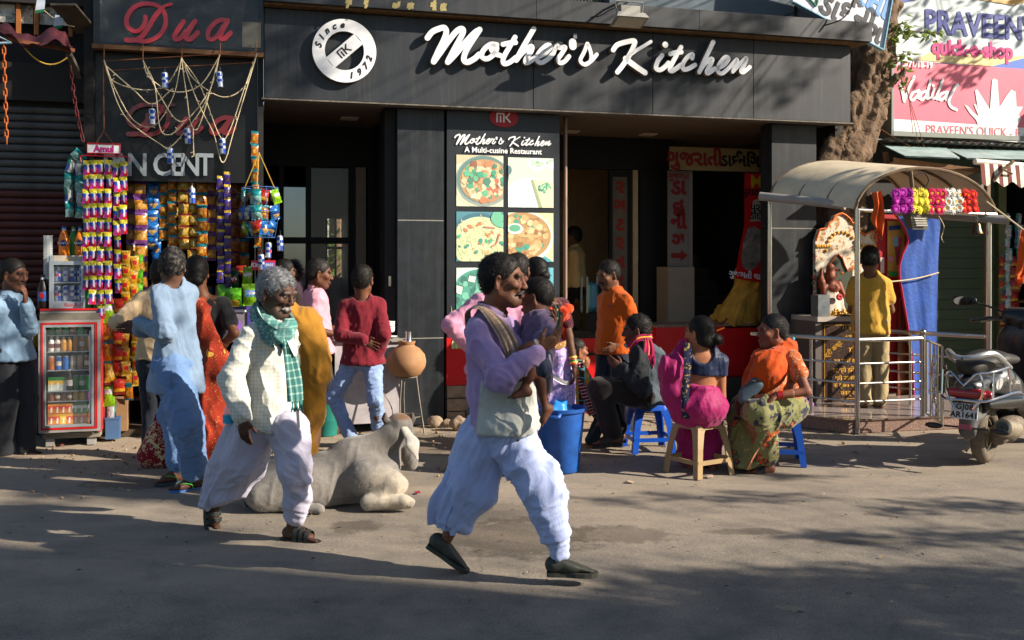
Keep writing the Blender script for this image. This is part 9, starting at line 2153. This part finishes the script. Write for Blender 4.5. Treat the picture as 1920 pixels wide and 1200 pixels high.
def scooter():
 t=thing('scooter','dusty dark grey scooter with rear crash bars parked beside the shrine','scooter',G(1846,868),R(47));t.scale=(1.13,1.13,1.13)
 blk=mat('gloss black plastic','#0c0d0f',.38,coat=.2,var=.1);dg=mat('dusty grey paint','#3a3c3e',.28,.3,coat=.5,var=.35,vscale=9);tyr=mat('dusty tyre','#5f564a',.9,var=.3,vscale=20,bump=.5,bscale=60);alu=mat('dull alloy','#9a8f7c',.45,.6,var=.35,vscale=14);chm=mat('bright tube','#c9cacb',.15,1.0)
 def wheel(x):
  mb=MB();n,m=40,12
  for i in range(n):
   a0=2*math.pi*i/n
   for j in range(m):
    b0=2*math.pi*j/m;q=[]
    for a,b in((a0,b0),(a0,b0+2*math.pi/m),(a0+2*math.pi/n,b0+2*math.pi/m),(a0+2*math.pi/n,b0)):
     tread=.003 if(round(a*n/6.2832)%2 and abs(math.cos(b))>.6 and math.cos(b)>0)else 0;rr=.162+(.048-tread)*math.cos(b);q.append((rr*math.cos(a),.050*math.sin(b),rr*math.sin(a)))
    mb.add(q,[(0,1,2,3)])
  wn_=mb.build('wheel',tyr,t,loc=(x,0,.21),smooth=True)
  mb=MB();mb.tube([(.125*math.cos(a),0,.125*math.sin(a))for a in(6.283*i/28 for i in range(28))],.022,8,closed=True);mb.cyl((0,-.045,0),(0,.045,0),.05,n=16)
  for k in range(5):a=6.283*k/5;mb.bar((.04*math.cos(a),0,.04*math.sin(a)),(.12*math.cos(a),0,.12*math.sin(a)),.03,.02,up=(0,1,0))
  mb.build('rim',alu,wn_,smooth=True);return wn_
 wheel(0);wheel(1.24)
 def blob_(name,ops,m,vox=.011,smooth=2):
  v,f=sdf_mesh(ops,vox);v=relax(v,f,smooth,.4);return link(name,np_mesh(name,v,f,m),t)
 Y=(0,1,0);Zx=(0,0,1)
 blob_('rear_body',[cone((-.30,0,.57),(.10,0,.60),.105,.155,.06,flat=Zx,s=.8),cone((.10,0,.60),(.48,0,.50),.155,.13,.06,flat=Zx,s=.95),cone((-.36,0,.58),(-.2,0,.58),.06,.10,.05),cone((.30,0,.50),(.52,0,.36),.15,.12,.06),dict(ell((.0,0,.28),(.30,.30,.22),.03,op='-'))],dg)
 blob_('lower_panel',[cone((-.26,.10,.46),(.35,.13,.43),.035,.06,.03),cone((-.26,-.10,.46),(.35,-.13,.43),.035,.06,.03),cone((.35,.12,.43),(.55,.1,.28),.06,.06,.03),cone((.35,-.12,.43),(.55,-.1,.28),.06,.06,.03)],blk)
 blob_('seat',[cone((-.26,0,.74),(.08,0,.755),.105,.14,.05,flat=Zx,s=.42),cone((.08,0,.75),(.46,0,.72),.14,.105,.05,flat=Zx,s=.42),cone((-.30,0,.70),(-.1,0,.72),.085,.10,.04,flat=Zx,s=.5)],mat('dusty black seat','#26231f',.6,var=.4,vscale=9))
 for sg in(1,-1):MB().tube(smooth_path([(.02,sg*.17,.70),(-.15,sg*.175,.76),(-.30,sg*.15,.82),(-.42,sg*.07,.80),(-.45,0,.79)]),[.016]*6+[.022]*12+[.018]*7,8).build('grab_rail',mat('silver rail','#a9abac',.3,.7),t,smooth=True)
 blob_('tail_lamp',[cone((-.395,-.09,.545),(-.395,.09,.545),.036,.036,.02),cone((-.33,-.13,.535),(-.33,.13,.535),.032,.032,.03)],mat('red lens','#8a0c14',.12,coat=.6),.009)
 for sg in(1,-1):
  MB().disc(0,0,.075,.042,0,n=16).build('turn_signal',mat('clear lens','#b5b8b8',.1,coat=.6,var=.3),t,loc=(-.16,sg*.152,.60),rot=(R(-8*sg),0,R(0 if sg<0 else 180)))
 mb=MB()
 for sg in(1,-1):
  mb.tube(smooth_path([(-.44,0,.50),(-.42,sg*.13,.50),(-.3,sg*.19,.52),(.0,sg*.22,.53),(.3,sg*.21,.48)]),.009,6).tube(smooth_path([(-.42,sg*.1,.69),(-.34,sg*.17,.70),(-.16,sg*.21,.72)]),.0075,6).tube([(-.34,sg*.17,.70),(-.36,sg*.17,.51)],.0075,6).tube([(-.16,sg*.21,.72),(-.12,sg*.21,.53)],.0075,6).tube(smooth_path([(-.44,0,.60),(-.43,sg*.1,.69),(-.42,sg*.12,.55),(-.43,sg*.06,.44)]),.0075,6)
 mb.build('crash_bar',chm,t,smooth=True)
 blob_('mudguard',[cone((-.26,0,.48),(-.36,0,.27),.075,.06,.03,flat=(1,0,.4),s=.4),cone((-.05,0,.42),(-.24,0,.36),.07,.07,.05,flat=(0,0,1),s=.4)],mat('grey mudguard','#4a4a4a',.5,var=.3))
 pl=MB().box(-.088,.088,-.004,.004,-.055,.055).build('number_plate',mat('dusty white plate','#b9b8b2',.5,var=.2),t,loc=(-.415,0,.42),rot=(R(-14),0,R(-90)))
 bk=mat('black vinyl','#15171a',.5);txt('GJ08',.054,pl,(.0,-.006,.028),bk,bold=.002,space=1.1);txt('AR1641',.054,pl,(.0,-.006,-.028),bk,bold=.002,space=1.05)
 MB().box(-.04,.04,-.008,.0,-.018,.018).build('reflector',mat('red lens','#8a0c14'),t,loc=(-.405,0,.31),rot=(R(-14),0,R(-90)))
 for sg in(1,-1):MB().tube([(-.37,sg*.04,.30),(-.38,sg*.15,.30)],.0075,6).ball((-.385,sg*.22,.295),.05,10,6,sc=(.35,1.3,.45)).build('indicator',blk,t,smooth=True)
 ex=MB();ex.tube([(-.16,-.17,.295),(-.15,-.17,.292),(.18,-.15,.235),(.22,-.15,.228)],[.045,.062,.062,.04],16);ex.build('exhaust',alu,t,smooth=True);MB().cyl((-.168,-.17,.296),(-.160,-.17,.295),.042,n=16).cyl((-.172,-.165,.30),(-.168,-.165,.30),.012,n=8).build('exhaust_end',blk,t)
 blob_('engine',[cone((.0,-.09,.21),(.42,-.06,.24),.07,.09,.04),ell((.3,-.08,.2),(.1,.06,.08),.03),cone((.35,0,.2),(.5,0,.3),.07,.06,.04)],mat('dusty engine','#6a6054',.7,.3,var=.4,vscale=18));MB().tube([(.25,.1,.2),(.2,.2,.03)],.012,6).build('side_stand',alu,t)
 blob_('floorboard',[cone((.45,0,.27),(.95,0,.27),.14,.15,.05,flat=Zx,s=.35)],blk)
 blob_('front_apron',[cone((.98,0,.30),(.92,0,.80),.16,.20,.06,flat=(1,0,.1),s=.32),cone((1.0,0,.8),(1.02,0,.92),.12,.08,.05)],blk)
 blob_('handlebar_cowl',[cone((.92,.10,1.02),(.92,-.10,1.02),.075,.075,.05),ell((1.0,0,1.0),(.10,.11,.08),.05),cone((.90,0,.98),(.94,0,.86),.06,.05,.04)],blk)
 blob_('front_mudguard',[cone((1.10,0,.42),(1.40,0,.38),.075,.07,.05,flat=Y,s=1.0),dict(ell((1.24,0,.2),(.205,.3,.205),.01,op='-'))],dg)
 MB().cyl((1.0,0,.9),(1.22,0,.22),.025,n=8).build('fork',alu,t)
 for sg in(1,-1):
  MB().tube([(.92,sg*.10,1.01),(.86,sg*.26,1.0),(.80,sg*.36,.985)],.017,8).build('handle_grip',blk,t,smooth=True);MB().tube([(.95,sg*.17,1.0),(.92,sg*.32,.965)],.006,5).build('brake_lever',alu,t)
  MB().tube(smooth_path([(.93,sg*.15,1.05),(.93,sg*.25,1.09),(.91,sg*.38,1.13)]),.009,6).build('mirror_stem',blk,t,smooth=True);m_=blob_('mirror',[cone((.91,sg*.38,1.135),(.90,sg*.50,1.135),.035,.045,.03,flat=(1,0,0),s=.4)],blk,.008);MB().disc(0,0,.075,.038,0,n=18).build('mirror_glass',mat('mirror glass','#c9cdd0',.03,1.0,var=0),m_,loc=(.876,sg*.445,1.135),rot=(0,0,R(-90)))
 txt('ELECTRONIC α',.036,t,(.13,-.166,.585),mat('white decal','#c9c9c6',.4),rot=(R(-4),R(4),0),shear=.3)
scooter()
print('script',time.time()-T0)
